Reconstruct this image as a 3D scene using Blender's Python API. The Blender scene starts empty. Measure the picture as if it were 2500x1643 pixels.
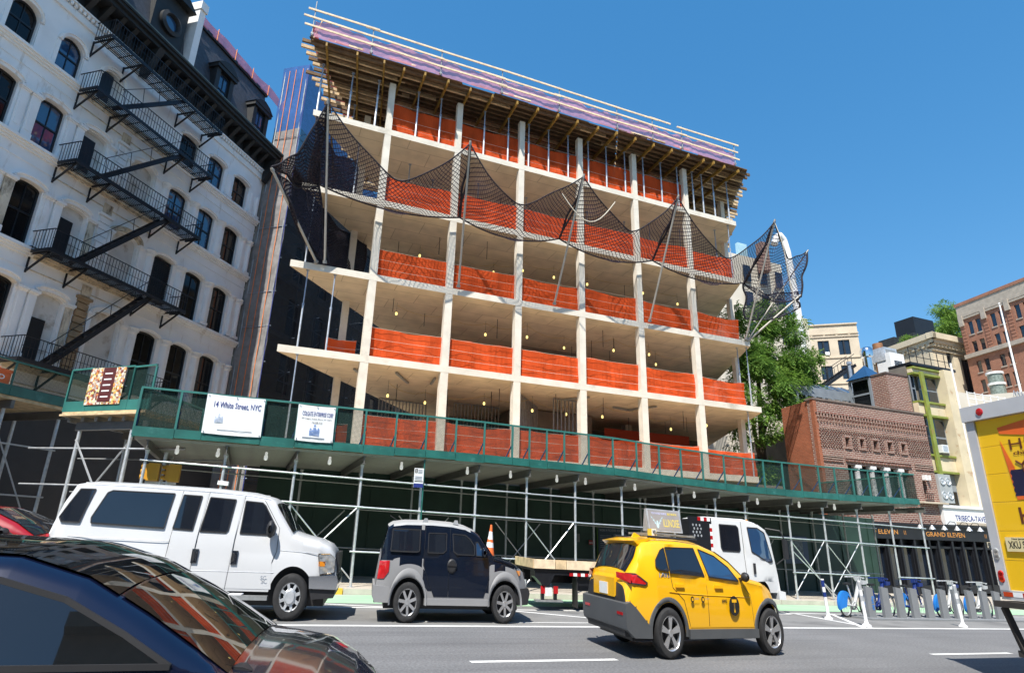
import bpy, math, random
from mathutils import Vector, Matrix
R = math.radians
rnd = random.Random(11)
sc = bpy.context.scene
COL = sc.collection

# ---------------------------------------------------------------- camera, sky, sun, exposure
CAM_H, CAM_F, PITCH, ROLL = 1.4, 1492.8, R(18.45), R(1.45)
cp, sp, cr, sr = math.cos(PITCH), math.sin(PITCH), math.cos(ROLL), math.sin(ROLL)
fw = Vector((0, cp, sp)); up0 = Vector((0, -sp, cp)); rt0 = Vector((1, 0, 0))
rt = rt0 * cr + up0 * sr
up = up0 * cr - rt0 * sr
cd = bpy.data.cameras.new('camera'); cam = bpy.data.objects.new('camera', cd); COL.objects.link(cam)
cd.sensor_width = 36.0; cd.sensor_fit = 'HORIZONTAL'; cd.lens = CAM_F / 2500 * 36.0
cd.clip_start = 0.05; cd.clip_end = 2000
m3 = Matrix((rt, up, -fw)).transposed()
cam.matrix_world = Matrix.Translation((0, 0, CAM_H)) @ m3.to_4x4()
sc.camera = cam

SUN_AZ, SUN_EL = R(196), R(56)
w = bpy.data.worlds.new('World'); sc.world = w; w.use_nodes = True
nt = w.node_tree; nt.nodes.clear()
wo = nt.nodes.new('ShaderNodeOutputWorld'); bg = nt.nodes.new('ShaderNodeBackground')
sky = nt.nodes.new('ShaderNodeTexSky'); sky.sky_type = 'NISHITA'; sky.sun_disc = False
sky.sun_elevation = SUN_EL; sky.sun_rotation = SUN_AZ
sky.altitude = 0; sky.air_density = 1.0; sky.dust_density = 0.3; sky.ozone_density = 3.0
hs = nt.nodes.new('ShaderNodeHueSaturation'); hs.inputs['Saturation'].default_value = 1.84; hs.inputs['Hue'].default_value = .5; hs.inputs['Value'].default_value = 1.5
ga = nt.nodes.new('ShaderNodeGamma'); ga.inputs[1].default_value = 0.55
nt.links.new(sky.outputs[0], ga.inputs[0]); nt.links.new(ga.outputs[0], hs.inputs['Color']); nt.links.new(hs.outputs[0], bg.inputs[0])
bg.inputs[1].default_value = 0.15; nt.links.new(bg.outputs[0], wo.inputs[0])
sl = bpy.data.lights.new('sun', 'SUN'); sun = bpy.data.objects.new('sun', sl); COL.objects.link(sun)
sl.energy = 4.6; sl.angle = R(0.5); sl.color = (1.0, 0.95, 0.87)
sdir = Vector((math.sin(SUN_AZ) * math.cos(SUN_EL), math.cos(SUN_AZ) * math.cos(SUN_EL), math.sin(SUN_EL)))
sun.rotation_euler = (-sdir).to_track_quat('-Z', 'Y').to_euler(); sun.location = (0, 0, 60)
sc.view_settings.view_transform = 'Standard'; sc.view_settings.look = 'None'
sc.view_settings.exposure = 0.72; sc.view_settings.gamma = 1.0
sc.render.engine = 'CYCLES'
sc.cycles.max_bounces = 8; sc.cycles.transparent_max_bounces = 24; sc.cycles.diffuse_bounces = 4
sc.cycles.caustics_reflective = False; sc.cycles.caustics_refractive = False

# ---------------------------------------------------------------- frames
AZ = R(67.83)
EX, EY = math.sin(AZ), math.cos(AZ)                 # u: along the avenue and the new facade
NX, NY = -EY, EX                                    # v: away from the camera, square to u
SLOPE = 0.031
def gxy(x, y): return -SLOPE * (x + 3.7)            # the street falls gently to the right
def gz(u, v): return gxy(u * EX + v * NX, u * EY + v * NY)
def F(p): return Vector((p[0] * EX + p[1] * NX, p[0] * EY + p[1] * NY, p[2]))          # (u,v,z) -> world
def G(p): return Vector((p[0] * EX + p[1] * NX, p[0] * EY + p[1] * NY, p[2] + gz(p[0], p[1])))  # z above street
WA = R(15)
WX, WY = math.sin(WA), math.cos(WA)
def S(p):                                           # (s, t, z): s along the side street, t to the right of it
    return Vector((p[0] * WX + p[1] * WY, p[0] * WY - p[1] * WX, p[2]))
SQ = 0.72                                           # vehicles: real metres -> this block's proportions
def vehicle_frame(u, v, yaw_deg=16.3):
    o = F((u, v, 0)); c, s = math.cos(R(yaw_deg)), math.sin(R(yaw_deg))
    def T(p):
        x = SQ * (p[0] * c - p[1] * s) + o.x; y = p[0] * s + p[1] * c + o.y
        return Vector((x, y, p[2] + gxy(x, y)))
    return T

# ---------------------------------------------------------------- mesh builder
class MB:
    def __init__(self, T=None):
        self.v, self.f, self.m, self.uvf, self.T = [], [], [], {}, T or (lambda p: Vector(p))
    def add(self, vs, fs, m=0):
        n = len(self.v); self.v += [Vector(p) for p in vs]
        for f in fs: self.f.append([n + i for i in f]); self.m.append(m)
        return self
    def box(self, x0, x1, y0, y1, z0, z1, m=0):
        return self.add([(x0,y0,z0),(x1,y0,z0),(x1,y1,z0),(x0,y1,z0),(x0,y0,z1),(x1,y0,z1),(x1,y1,z1),(x0,y1,z1)],
                        [(0,3,2,1),(4,5,6,7),(0,1,5,4),(1,2,6,5),(2,3,7,6),(3,0,4,7)], m)
    def bar(self, p, q, a, b=None, m=0, upv=(0,0,1)):
        p, q = Vector(p), Vector(q); b = b or a
        d = (q - p).normalized(); U = Vector(upv)
        if abs(d.dot(U)) > 0.98: U = Vector((0, 1, 0))
        X = d.cross(U).normalized() * (a / 2); Y = X.cross(d).normalized() * (b / 2)
        c = [-X - Y, X - Y, X + Y, -X + Y]
        return self.add([p + k for k in c] + [q + k for k in c],
                        [(0,3,2,1),(4,5,6,7),(0,1,5,4),(1,2,6,5),(2,3,7,6),(3,0,4,7)], m)
    def tube(self, p, q, r, n=6, m=0, r2=None, cap=True):
        p, q = Vector(p), Vector(q); r2 = r if r2 is None else r2
        d = (q - p).normalized(); U = Vector((0,0,1)) if abs(d.z) < .9 else Vector((0,1,0))
        X = d.cross(U).normalized(); Y = d.cross(X).normalized()
        vs = [p + (X * math.cos(2*math.pi*i/n) + Y * math.sin(2*math.pi*i/n)) * r for i in range(n)] + \
             [q + (X * math.cos(2*math.pi*i/n) + Y * math.sin(2*math.pi*i/n)) * r2 for i in range(n)]
        fs = [(i, (i+1) % n, n + (i+1) % n, n + i) for i in range(n)]
        if cap: fs += [tuple(range(n-1, -1, -1)), tuple(range(n, 2*n))]
        return self.add(vs, fs, m)
    def path(self, pts, r, n=5, m=0):
        for a, b in zip(pts, pts[1:]): self.tube(a, b, r, n, m)
        return self
    def prism(self, poly, a, b, ax=1, m=0):          # polygon in the other two axes, extruded along ax
        def P(p, t):
            return (t, p[0], p[1]) if ax == 0 else ((p[0], t, p[1]) if ax == 1 else (p[0], p[1], t))
        n = len(poly)
        return self.add([P(p, a) for p in poly] + [P(p, b) for p in poly],
                        [tuple(range(n-1, -1, -1)), tuple(range(n, 2*n))] + [(i, (i+1) % n, n+(i+1) % n, n+i) for i in range(n)], m)
    def lathe(self, prof, o, axis=(0,0,1), n=24, m=0, ref=None):   # prof: (r, h) pairs along axis
        A = Vector(axis).normalized(); U = Vector((0,0,1)) if abs(A.z) < .9 else Vector((1,0,0))
        X = A.cross(U).normalized(); Y = A.cross(X); o = Vector(o); vs = []
        for r, h in prof:
            vs += [o + A*h + (X*math.cos(2*math.pi*i/n) + Y*math.sin(2*math.pi*i/n))*r for i in range(n)]
        fs = [(k*n+i, k*n+(i+1) % n, (k+1)*n+(i+1) % n, (k+1)*n+i) for k in range(len(prof)-1) for i in range(n)]
        return self.add(vs, fs, m)
    def grid(self, rows, m=0, close=False):          # list of rows of points
        n = len(rows[0]); vs = [p for r in rows for p in r]
        fs = [(k*n+i, k*n+i+1, (k+1)*n+i+1, (k+1)*n+i) for k in range(len(rows)-1) for i in range(n-1)]
        return self.add(vs, fs, m)
    def build(self, name, mats, parent=None, smooth=None, uvs=None, wrap=False):
        W_ = [self.T(p) for p in self.v]
        off = Vector((0,0,0)); r_ = parent
        while r_ is not None: off += r_.location; r_ = r_.parent
        me = bpy.data.meshes.new(name)
        me.from_pydata([tuple(p - off) for p in W_], [], self.f)
        for mt in (mats if isinstance(mats, (list, tuple)) else [mats]): me.materials.append(mt)
        me.polygons.foreach_set('material_index', self.m)
        if uvs is None:                               # box projection in the local frame, in metres
            ul = me.uv_layers.new(name='UVMap'); data = []
            for f in self.f:
                p = [self.v[i] for i in f]; n = Vector((0,0,0))
                for i in range(len(p)):
                    a, b = p[i], p[(i+1) % len(p)]
                    n += Vector(((a.y-b.y)*(a.z+b.z), (a.z-b.z)*(a.x+b.x), (a.x-b.x)*(a.y+b.y)))
                ax = max(range(3), key=lambda i: abs(n[i]))
                for q in p: data += ([q.y, q.z] if ax == 0 else ([q.x, q.z] if ax == 1 else [q.x, q.y]))
            ul.data.foreach_set('uv', data)
        else:
            ul = me.uv_layers.new(name='UVMap'); data = []
            for f in self.f:
                for i in f: data += list(uvs[i])
            ul.data.foreach_set('uv', data)
        if smooth is not None:
            me.polygons.foreach_set('use_smooth', [True] * len(self.f))
            if smooth < 180: me.set_sharp_from_angle(angle=R(smooth))
        me.validate(); me.update()
        o = bpy.data.objects.new(name, me); COL.objects.link(o)
        if parent is not None: o.parent = parent
        return o

def tag(o, label, cat, group=None, kind=None):
    if label: o['label'] = label
    if cat: o['category'] = cat
    if group: o['group'] = group
    if kind: o['kind'] = kind
    return o
def thing(name, label, cat, loc, group=None):
    o = bpy.data.objects.new(name, None); COL.objects.link(o); o.location = loc; o.empty_display_size = .2
    return tag(o, label, cat, group)
def copy_tree(o, parent=None, delta=None):
    c = o.copy(); COL.objects.link(c)
    if parent is not None: c.parent = parent
    if delta is not None: c.location = Vector(o.location) + Vector(delta)
    for ch in list(o.children): copy_tree(ch, c)
    return c
def lettering(body, T, cx, cz, wd, ht, y, mt, parent, name='lettering', bold=0.02, flip=1, ax='xz'):
    """text centred at (cx,cz) on the local x-z plane at depth y, fitted to wd x ht"""
    cu = bpy.data.curves.new(name, 'FONT'); cu.body = body; cu.size = 1; cu.offset = bold; cu.resolution_u = 3
    ob = bpy.data.objects.new(name, cu); COL.objects.link(ob)
    dg = bpy.context.evaluated_depsgraph_get()
    me = bpy.data.meshes.new_from_object(ob.evaluated_get(dg))
    bpy.data.objects.remove(ob); bpy.data.curves.remove(cu)
    xs = [q.co.x for q in me.vertices]; ys = [q.co.y for q in me.vertices]
    x0, x1, y0, y1 = min(xs), max(xs), min(ys), max(ys)
    off = Vector((0,0,0)); r_ = parent
    while r_ is not None: off += r_.location; r_ = r_.parent
    for q in me.vertices:
        X = cx + flip * ((q.co.x - x0) / (x1 - x0) - .5) * wd; Z = cz + ((q.co.y - y0) / (y1 - y0) - .5) * ht
        q.co = T((X, y, Z) if ax == 'xz' else (y, X, Z)) - off
    me.materials.clear(); me.materials.append(mt)
    o = bpy.data.objects.new(name, me); COL.objects.link(o); o.parent = parent
    return o
def rail_pts(a, b, n): return [a + (b - a) * i / n for i in range(n + 1)]
def interp(tab, x):
    if x <= tab[0][0]: return tab[0][1]
    for (a, b), (c, d) in zip(tab, tab[1:]):
        if x <= c: return b + (d - b) * (x - a) / (c - a)
    return tab[-1][1]
ORD = ['zeroth', 'first', 'second', 'third', 'fourth', 'fifth', 'sixth', 'seventh', 'eighth', 'ninth', 'tenth', 'eleventh', 'twelfth',
       'thirteenth', 'fourteenth', 'fifteenth', 'sixteenth', 'seventeenth', 'eighteenth', 'nineteenth', 'twentieth',
       'twenty-first', 'twenty-second', 'twenty-third', 'twenty-fourth', 'twenty-fifth', 'twenty-sixth']

# ---------------------------------------------------------------- materials
def lin(c):
    return tuple(((x/255)/12.92 if x/255 <= .04045 else ((x/255+.055)/1.055)**2.4) for x in c)
def mat(name, col, rough=.6, metal=0., var=.12, scale=2.5, bump=0., bscale=None, spec=.5, coat=0., stain=None, coord='UV', detail=6):
    m = bpy.data.materials.new(name); m.use_nodes = True; t = m.node_tree; b = t.nodes['Principled BSDF']
    b.inputs['Roughness'].default_value = rough; b.inputs['Metallic'].default_value = metal
    b.inputs['Specular IOR Level'].default_value = spec; b.inputs['Coat Weight'].default_value = coat
    b.inputs['Coat Roughness'].default_value = .04
    tc = t.nodes.new('ShaderNodeTexCoord'); out = tc.outputs[coord]
    n = t.nodes.new('ShaderNodeTexNoise'); n.inputs['Scale'].default_value = scale; n.inputs['Detail'].default_value = detail
    t.links.new(out, n.inputs['Vector'])
    r = t.nodes.new('ShaderNodeValToRGB')
    lo = [max(0, c*(1-var)) for c in col]; hi = [min(1, c*(1+var)) for c in col]
    r.color_ramp.elements[0].position = .3; r.color_ramp.elements[1].position = .7
    r.color_ramp.elements[0].color = (*lo, 1); r.color_ramp.elements[1].color = (*hi, 1)
    t.links.new(n.outputs['Fac'], r.inputs[0]); last = r.outputs[0]
    if stain:
        c2, sc2, lo2, hi2 = stain
        n2 = t.nodes.new('ShaderNodeTexNoise'); n2.inputs['Scale'].default_value = sc2; n2.inputs['Detail'].default_value = 8
        n2.inputs['Roughness'].default_value = .65
        t.links.new(out, n2.inputs['Vector'])
        mr = t.nodes.new('ShaderNodeMapRange'); mr.inputs['From Min'].default_value = lo2; mr.inputs['From Max'].default_value = hi2
        t.links.new(n2.outputs['Fac'], mr.inputs['Value'])
        mx = t.nodes.new('ShaderNodeMix'); mx.data_type = 'RGBA'; mx.inputs[7].default_value = (*c2, 1)
        t.links.new(mr.outputs[0], mx.inputs[0]); t.links.new(last, mx.inputs[6]); last = mx.outputs[2]
    t.links.new(last, b.inputs['Base Color'])
    if bump:
        nb = t.nodes.new('ShaderNodeTexNoise'); nb.inputs['Scale'].default_value = bscale or scale*4; nb.inputs['Detail'].default_value = 8
        t.links.new(out, nb.inputs['Vector'])
        bp = t.nodes.new('ShaderNodeBump'); bp.inputs['Strength'].default_value = bump; bp.inputs['Distance'].default_value = .05
        t.links.new(nb.outputs['Fac'], bp.inputs['Height']); t.links.new(bp.outputs[0], b.inputs['Normal'])
    m['b'] = 1
    return m
def bsdf(m): return m.node_tree.nodes['Principled BSDF']
def emit(m, col, s):
    b = bsdf(m); b.inputs['Emission Color'].default_value = (*col, 1); b.inputs['Emission Strength'].default_value = s; return m
def brick(name, c1, c2, mortar, bw=.2, bh=.07, msize=.012, bump=.6):
    m = mat(name, c1, .85); t = m.node_tree; b = bsdf(m)
    tc = [x for x in t.nodes if x.type == 'TEX_COORD'][0]
    br = t.nodes.new('ShaderNodeTexBrick'); br.inputs['Color1'].default_value = (*c1, 1); br.inputs['Color2'].default_value = (*c2, 1)
    br.inputs['Mortar'].default_value = (*mortar, 1); br.inputs['Scale'].default_value = 1; br.inputs['Brick Width'].default_value = bw
    br.inputs['Row Height'].default_value = bh; br.inputs['Mortar Size'].default_value = msize; br.inputs['Bias'].default_value = 0
    t.links.new(tc.outputs['UV'], br.inputs['Vector'])
    n = t.nodes.new('ShaderNodeTexNoise'); n.inputs['Scale'].default_value = 1.3; n.inputs['Detail'].default_value = 6
    t.links.new(tc.outputs['UV'], n.inputs['Vector'])
    mr = t.nodes.new('ShaderNodeMapRange'); mr.inputs['To Min'].default_value = .65; mr.inputs['To Max'].default_value = 1.3
    t.links.new(n.outputs['Fac'], mr.inputs['Value'])
    mx = t.nodes.new('ShaderNodeMix'); mx.data_type = 'RGBA'; mx.blend_type = 'MULTIPLY'; mx.inputs[0].default_value = 1
    t.links.new(br.outputs['Color'], mx.inputs[6]); t.links.new(mr.outputs[0], mx.inputs[7]); t.links.new(mx.outputs[2], b.inputs['Base Color'])
    bp = t.nodes.new('ShaderNodeBump'); bp.inputs['Strength'].default_value = bump; bp.inputs['Distance'].default_value = .01; bp.invert = True
    t.links.new(br.outputs['Fac'], bp.inputs['Height']); t.links.new(bp.outputs[0], b.inputs['Normal'])
    return m
def mesh_mat(name, col, cell=.12, wire=.28, rot=45, trans=0., fill=0., spec=.2):
    """net: threads on a UV grid, open between them; fill = opacity of the openings"""
    m = mat(name, col, .8, var=.2, scale=3, spec=spec); t = m.node_tree; b = bsdf(m)
    tc = [x for x in t.nodes if x.type == 'TEX_COORD'][0]
    mp = t.nodes.new('ShaderNodeMapping'); mp.inputs['Rotation'].default_value = (0, 0, R(rot)); mp.inputs['Scale'].default_value = (1/cell,)*3
    t.links.new(tc.outputs['UV'], mp.inputs['Vector'])
    sx = t.nodes.new('ShaderNodeSeparateXYZ'); t.links.new(mp.outputs[0], sx.inputs[0])
    def line(o):
        fr = t.nodes.new('ShaderNodeMath'); fr.operation = 'FRACT'; t.links.new(o, fr.inputs[0])
        lt = t.nodes.new('ShaderNodeMath'); lt.operation = 'LESS_THAN'; lt.inputs[1].default_value = wire
        t.links.new(fr.outputs[0], lt.inputs[0]); return lt.outputs[0]
    mxm = t.nodes.new('ShaderNodeMath'); mxm.operation = 'MAXIMUM'
    t.links.new(line(sx.outputs[0]), mxm.inputs[0]); t.links.new(line(sx.outputs[1]), mxm.inputs[1])
    mf = t.nodes.new('ShaderNodeMath'); mf.operation = 'MAXIMUM'; mf.inputs[1].default_value = fill
    t.links.new(mxm.outputs[0], mf.inputs[0])
    t.links.new(mf.outputs[0], b.inputs['Alpha'])
    return m
def cloth(name, col, transl=.4, alpha=1., var=.15, bump=.5, bscale=5, thread=None):
    """thin woven sheet: diffuse + translucent, optionally part see-through"""
    m = mat(name, col, .85, var=var, scale=1.2, bump=bump, bscale=bscale, spec=.2); t = m.node_tree; b = bsdf(m)
    tr = t.nodes.new('ShaderNodeBsdfTranslucent'); tr.inputs[0].default_value = (*col, 1)
    mx = t.nodes.new('ShaderNodeMixShader'); mx.inputs[0].default_value = transl
    out = [x for x in t.nodes if x.type == 'OUTPUT_MATERIAL'][0]
    t.links.new(b.outputs[0], mx.inputs[1]); t.links.new(tr.outputs[0], mx.inputs[2]); last = mx.outputs[0]
    if alpha < 1:
        tp = t.nodes.new('ShaderNodeBsdfTransparent'); m2 = t.nodes.new('ShaderNodeMixShader'); m2.inputs[0].default_value = alpha
        t.links.new(tp.outputs[0], m2.inputs[1]); t.links.new(last, m2.inputs[2]); last = m2.outputs[0]
    t.links.new(last, out.inputs[0]); return m
def glass(name, col=(.012,.014,.016), rough=.02, spec=.8):
    return mat(name, col, rough, var=.3, scale=.6, spec=spec)
def clear_glass(name, tint=(.75,.85,.82), alpha=.35, refl=1.0):
    """window glass you can see through: tinted transparency plus a mirror-like film"""
    m = bpy.data.materials.new(name); m.use_nodes = True; t = m.node_tree
    out = [x for x in t.nodes if x.type == 'OUTPUT_MATERIAL'][0]; t.nodes.remove(t.nodes['Principled BSDF'])
    tp = t.nodes.new('ShaderNodeBsdfTransparent'); tp.inputs[0].default_value = (*[c*(1-alpha) for c in tint], 1)
    gl = t.nodes.new('ShaderNodeBsdfGlossy'); gl.inputs['Roughness'].default_value = .02
    fr = t.nodes.new('ShaderNodeFresnel'); fr.inputs[0].default_value = 1.5
    mu = t.nodes.new('ShaderNodeMath'); mu.operation = 'MULTIPLY'; mu.inputs[1].default_value = refl; mu.use_clamp = True
    t.links.new(fr.outputs[0], mu.inputs[0])
    mx = t.nodes.new('ShaderNodeMixShader'); t.links.new(mu.outputs[0], mx.inputs[0])
    t.links.new(tp.outputs[0], mx.inputs[1]); t.links.new(gl.outputs[0], mx.inputs[2]); t.links.new(mx.outputs[0], out.inputs[0])
    return m

K = {}
K['concrete'] = mat('concrete', (.72,.67,.57), .85, var=.12, scale=1.6, bump=.25, bscale=18, stain=((.42,.38,.31), .8, .55, .75))
K['soffit'] = brick('board_marked_concrete', (.74,.61,.43), (.68,.56,.40), (.47,.37,.25), bw=2.1, bh=1.05, msize=.016, bump=.15)
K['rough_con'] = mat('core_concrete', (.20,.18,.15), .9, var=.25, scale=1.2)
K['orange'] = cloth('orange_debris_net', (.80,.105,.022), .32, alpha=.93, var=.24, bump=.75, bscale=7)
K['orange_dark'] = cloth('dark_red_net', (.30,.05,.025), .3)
K['pink'] = cloth('pink_mesh', (.84,.42,.56), .5, alpha=.74, bump=.8, bscale=4)
K['pink_solid'] = cloth('pink_roof_mesh', (.80,.34,.46), .5, alpha=.9, bump=.6, bscale=4)
K['cable'] = mat('steel_cable', (.65,.6,.55), .4, .5)
K['lumber'] = mat('lumber', (.62,.46,.27), .8, var=.3, scale=5)
K['lumber_pale'] = mat('pale_lumber', (.78,.62,.42), .8, var=.2, scale=5)
K['ply'] = mat('plywood', (.15,.095,.05), .85, var=.4, scale=3)
K['yellow_beam'] = mat('yellow_formwork_beam', (.30,.175,.030), .7, var=.3, scale=4)
K['galv'] = mat('galvanised_steel', (.62,.64,.66), .42, .55, var=.18, scale=6)
K['galv_dark'] = mat('weathered_steel', (.33,.34,.34), .55, .5, var=.2, scale=6)
K['post_blue'] = mat('blue_grey_steel', (.32,.38,.47), .5, .4, var=.2, scale=6)
K['net_cloth'] = mat('bunched_black_net', (.022,.020,.030), .9, var=.4, scale=14, bump=.8, bscale=30)
K['black_net'] = mesh_mat('black_net', (.040,.033,.058), .125, .19, 45, fill=.27)
K['black_net2'] = mesh_mat('doubled_black_net', (.020,.018,.028), .10, .42, 45, fill=.66)
K['dark_mesh'] = mesh_mat('dark_debris_mesh', (.017,.017,.020), .05, .35, 0, fill=.42)
K['blue_mesh'] = mesh_mat('blue_debris_mesh', (.035,.09,.28), .06, .35, 0, fill=.45)
K['grey_mesh'] = mesh_mat('grey_debris_mesh', (.24,.23,.225), .06, .5, 0, fill=.9)
K['orange_cord'] = mat('orange_cord', (.8,.25,.08), .7)
K['rope'] = mat('rope', (.62,.58,.48), .8)
K['pole'] = mat('net_pole_steel', (.50,.47,.41), .55, .2)
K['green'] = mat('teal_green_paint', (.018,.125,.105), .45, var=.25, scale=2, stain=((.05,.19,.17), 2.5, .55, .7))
K['green_lit'] = mat('sunlit_green_paint', (.03,.16,.14), .5, var=.15)  # lighter copy of the teal, its sunlit tone put into the colour
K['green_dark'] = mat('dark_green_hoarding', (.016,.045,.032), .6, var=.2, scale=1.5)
K['green_mesh'] = mesh_mat('green_screen_mesh', (.012,.035,.03), .035, .22, 0, fill=.34)
K['deck_metal'] = mat('corrugated_deck', (.34,.33,.30), .55, .3, var=.15)
K['beam_steel'] = mat('primed_steel_beam', (.15,.145,.135), .6, .2, var=.2)
K['blue_brace'] = mat('blue_brace_paint', (.04,.14,.5), .5)
K['vinyl'] = mat('white_vinyl', (.84,.85,.86), .5, var=.04, scale=2, bump=.25, bscale=2.5)
K['ink_blue'] = mat('navy_ink', (.015,.03,.20), .6, var=.05)
K['ink_black'] = mat('black_ink', (.012,.012,.012), .6, var=.05)
K['ink_grey'] = mat('grey_ink', (.22,.25,.30), .6, var=.05)
K['white_paint'] = mat('white_paint', (.80,.80,.79), .5, var=.05)
K['facade_white'] = mat('painted_cast_iron', (.87,.87,.86), .7, var=.05, scale=1.1, bump=.08, bscale=8, stain=((.46,.38,.28), .9, .58, .78))
K['facade_stain'] = mat('stained_stone', (.66,.58,.45), .8, var=.2, scale=1.5, stain=((.17,.13,.09), 1.7, .47, .66))
K['stone_tan'] = mat('tan_sandstone', (.34,.24,.14), .85, var=.25, scale=2.5, bump=.3, bscale=9)
K['black_iron'] = mat('black_iron', (.012,.013,.017), .45, .2, var=.2)
K['slate'] = mat('dark_slate', (.05,.055,.068), .6, var=.3, scale=4, bump=.4, bscale=14)
K['dark_cornice'] = mat('dark_cornice_paint', (.016,.018,.020), .6, var=.3)
K['frame_black'] = mat('black_window_frame', (.010,.011,.013), .4)
K['pane'] = glass('window_glass', (.010,.016,.028), .03, 1.0)
K['pane_dark'] = glass('shaded_window_glass', (.008,.009,.010), .06, .35)
K['asphalt'] = mat('asphalt', (.160,.161,.164), .85, var=.12, scale=.5, bump=.3, bscale=45, stain=((.118,.118,.122), .3, .48, .7))
t_ = K['asphalt'].node_tree; tc_ = [x for x in t_.nodes if x.type == 'TEX_COORD'][0]
mp_ = t_.nodes.new('ShaderNodeMapping'); mp_.inputs['Scale'].default_value = (.12, 1.6, 1)
t_.links.new(tc_.outputs['UV'], mp_.inputs['Vector'])
ns_ = [x for x in t_.nodes if x.type == 'TEX_NOISE']
t_.links.new(mp_.outputs[0], ns_[1].inputs['Vector']); ns_[1].inputs['Scale'].default_value = 1.0
n3_ = t_.nodes.new('ShaderNodeTexNoise'); n3_.inputs['Scale'].default_value = 28; n3_.inputs['Detail'].default_value = 4; t_.links.new(tc_.outputs['UV'], n3_.inputs['Vector'])
r3_ = t_.nodes.new('ShaderNodeMapRange'); r3_.inputs['From Min'].default_value = .3; r3_.inputs['From Max'].default_value = .7; r3_.inputs['To Min'].default_value = .72; r3_.inputs['To Max'].default_value = 1.28; t_.links.new(n3_.outputs['Fac'], r3_.inputs['Value'])
m3_ = t_.nodes.new('ShaderNodeMix'); m3_.data_type = 'RGBA'; m3_.blend_type = 'MULTIPLY'; m3_.inputs[0].default_value = 1
l_ = bsdf(K['asphalt']).inputs['Base Color'].links[0].from_socket; t_.links.new(l_, m3_.inputs[6]); t_.links.new(r3_.outputs[0], m3_.inputs[7]); t_.links.new(m3_.outputs[2], bsdf(K['asphalt']).inputs['Base Color'])
K['worn_asphalt'] = mat('worn_asphalt', (.205,.203,.198), .88, var=.14, scale=.8, bump=.3, bscale=45, stain=((.12,.12,.12), .7, .5, .68))
K['road_white'] = mat('road_marking', (.74,.74,.72), .7, var=.1, scale=3, stain=((.45,.45,.45), 3, .58, .75))
K['road_green'] = mat('green_lane_paint', (.33,.55,.34), .8, var=.1, scale=.8, stain=((.42,.50,.40), 1.2, .5, .7))
K['sidewalk'] = mat('sidewalk_concrete', (.46,.41,.34), .85, var=.12, scale=.8, bump=.15, bscale=20, stain=((.33,.29,.24), 1.1, .55, .72))
K['kerb_stone'] = mat('kerb_stone', (.50,.46,.40), .8, var=.12, scale=3)
K['kerb_yellow'] = mat('yellow_kerb_paint', (.78,.48,.05), .7, var=.15, scale=4)
K['bulb'] = emit(mat('caged_bulb', (.8,.68,.25), .3), (1.0, .78, .25), 1.1)
K['bulb_white'] = emit(mat('white_lamp_glass', (.9,.9,.88), .3), (1, 1, .95), .25)
K['cord'] = mat('yellow_cord', (.55,.38,.10), .7)
K['rubber'] = mat('tyre_rubber', (.022,.022,.023), .8, var=.3, scale=8)
K['rim'] = mat('alloy_rim', (.62,.62,.63), .3, .75, var=.05)
K['chrome'] = mat('chrome', (.75,.76,.78), .12, 1.0, var=.02)
K['black_plastic'] = mat('black_plastic', (.02,.02,.022), .55)
K['car_glass'] = glass('tinted_car_glass', (.010,.013,.020), .02, .9)
K['brick'] = brick('brown_brick', (.17,.062,.045), (.26,.115,.085), (.44,.37,.31), bw=.27, bh=.10, msize=.014)
K['brick_orange'] = brick('orange_brick', (.40,.115,.05), (.31,.085,.035), (.33,.15,.09))
K['brick_red'] = brick('terracotta_brick', (.33,.145,.09), (.28,.115,.07), (.38,.22,.15), bh=.1, bw=.3)
K['cream'] = mat('cream_stone', (.60,.52,.38), .8, var=.1, scale=.8)
K['cream_stain'] = mat('stained_cream_paint', (.66,.56,.38), .75, var=.12, scale=1.2, stain=((.42,.22,.10), 1.1, .58, .7))
K['tan_stone'] = mat('tan_stone', (.54,.46,.35), .8, var=.1, scale=.8)
K['pale_wall'] = mat('pale_render', (.62,.57,.48), .85, var=.08, scale=.6)
K['leaf'] = cloth('leaf', (.12,.23,.045), .3, var=.4, bump=.1)
K['leaf_light'] = cloth('bright_leaf', (.20,.33,.06), .35, var=.35, bump=.1)
K['bark'] = mat('bark', (.12,.09,.06), .9, var=.3, scale=6)

def stretch(m, idx, sc3):
    """run one of a material's noises along the cloth or down the wall"""
    t = m.node_tree; tc = [x for x in t.nodes if x.type == 'TEX_COORD'][0]; n = [x for x in t.nodes if x.type == 'TEX_NOISE'][idx]
    mp = t.nodes.new('ShaderNodeMapping'); mp.inputs['Scale'].default_value = sc3
    t.links.new(tc.outputs['UV'], mp.inputs['Vector']); t.links.new(mp.outputs[0], n.inputs['Vector'])
stretch(K['facade_white'], 1, (2.6, .55, 1)); stretch(K['facade_stain'], 1, (2.0, .7, 1))
stretch(K['orange'], 1, (1.6, .42, 1)); stretch(K['orange'], 0, (1.5, .5, 1))
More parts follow.
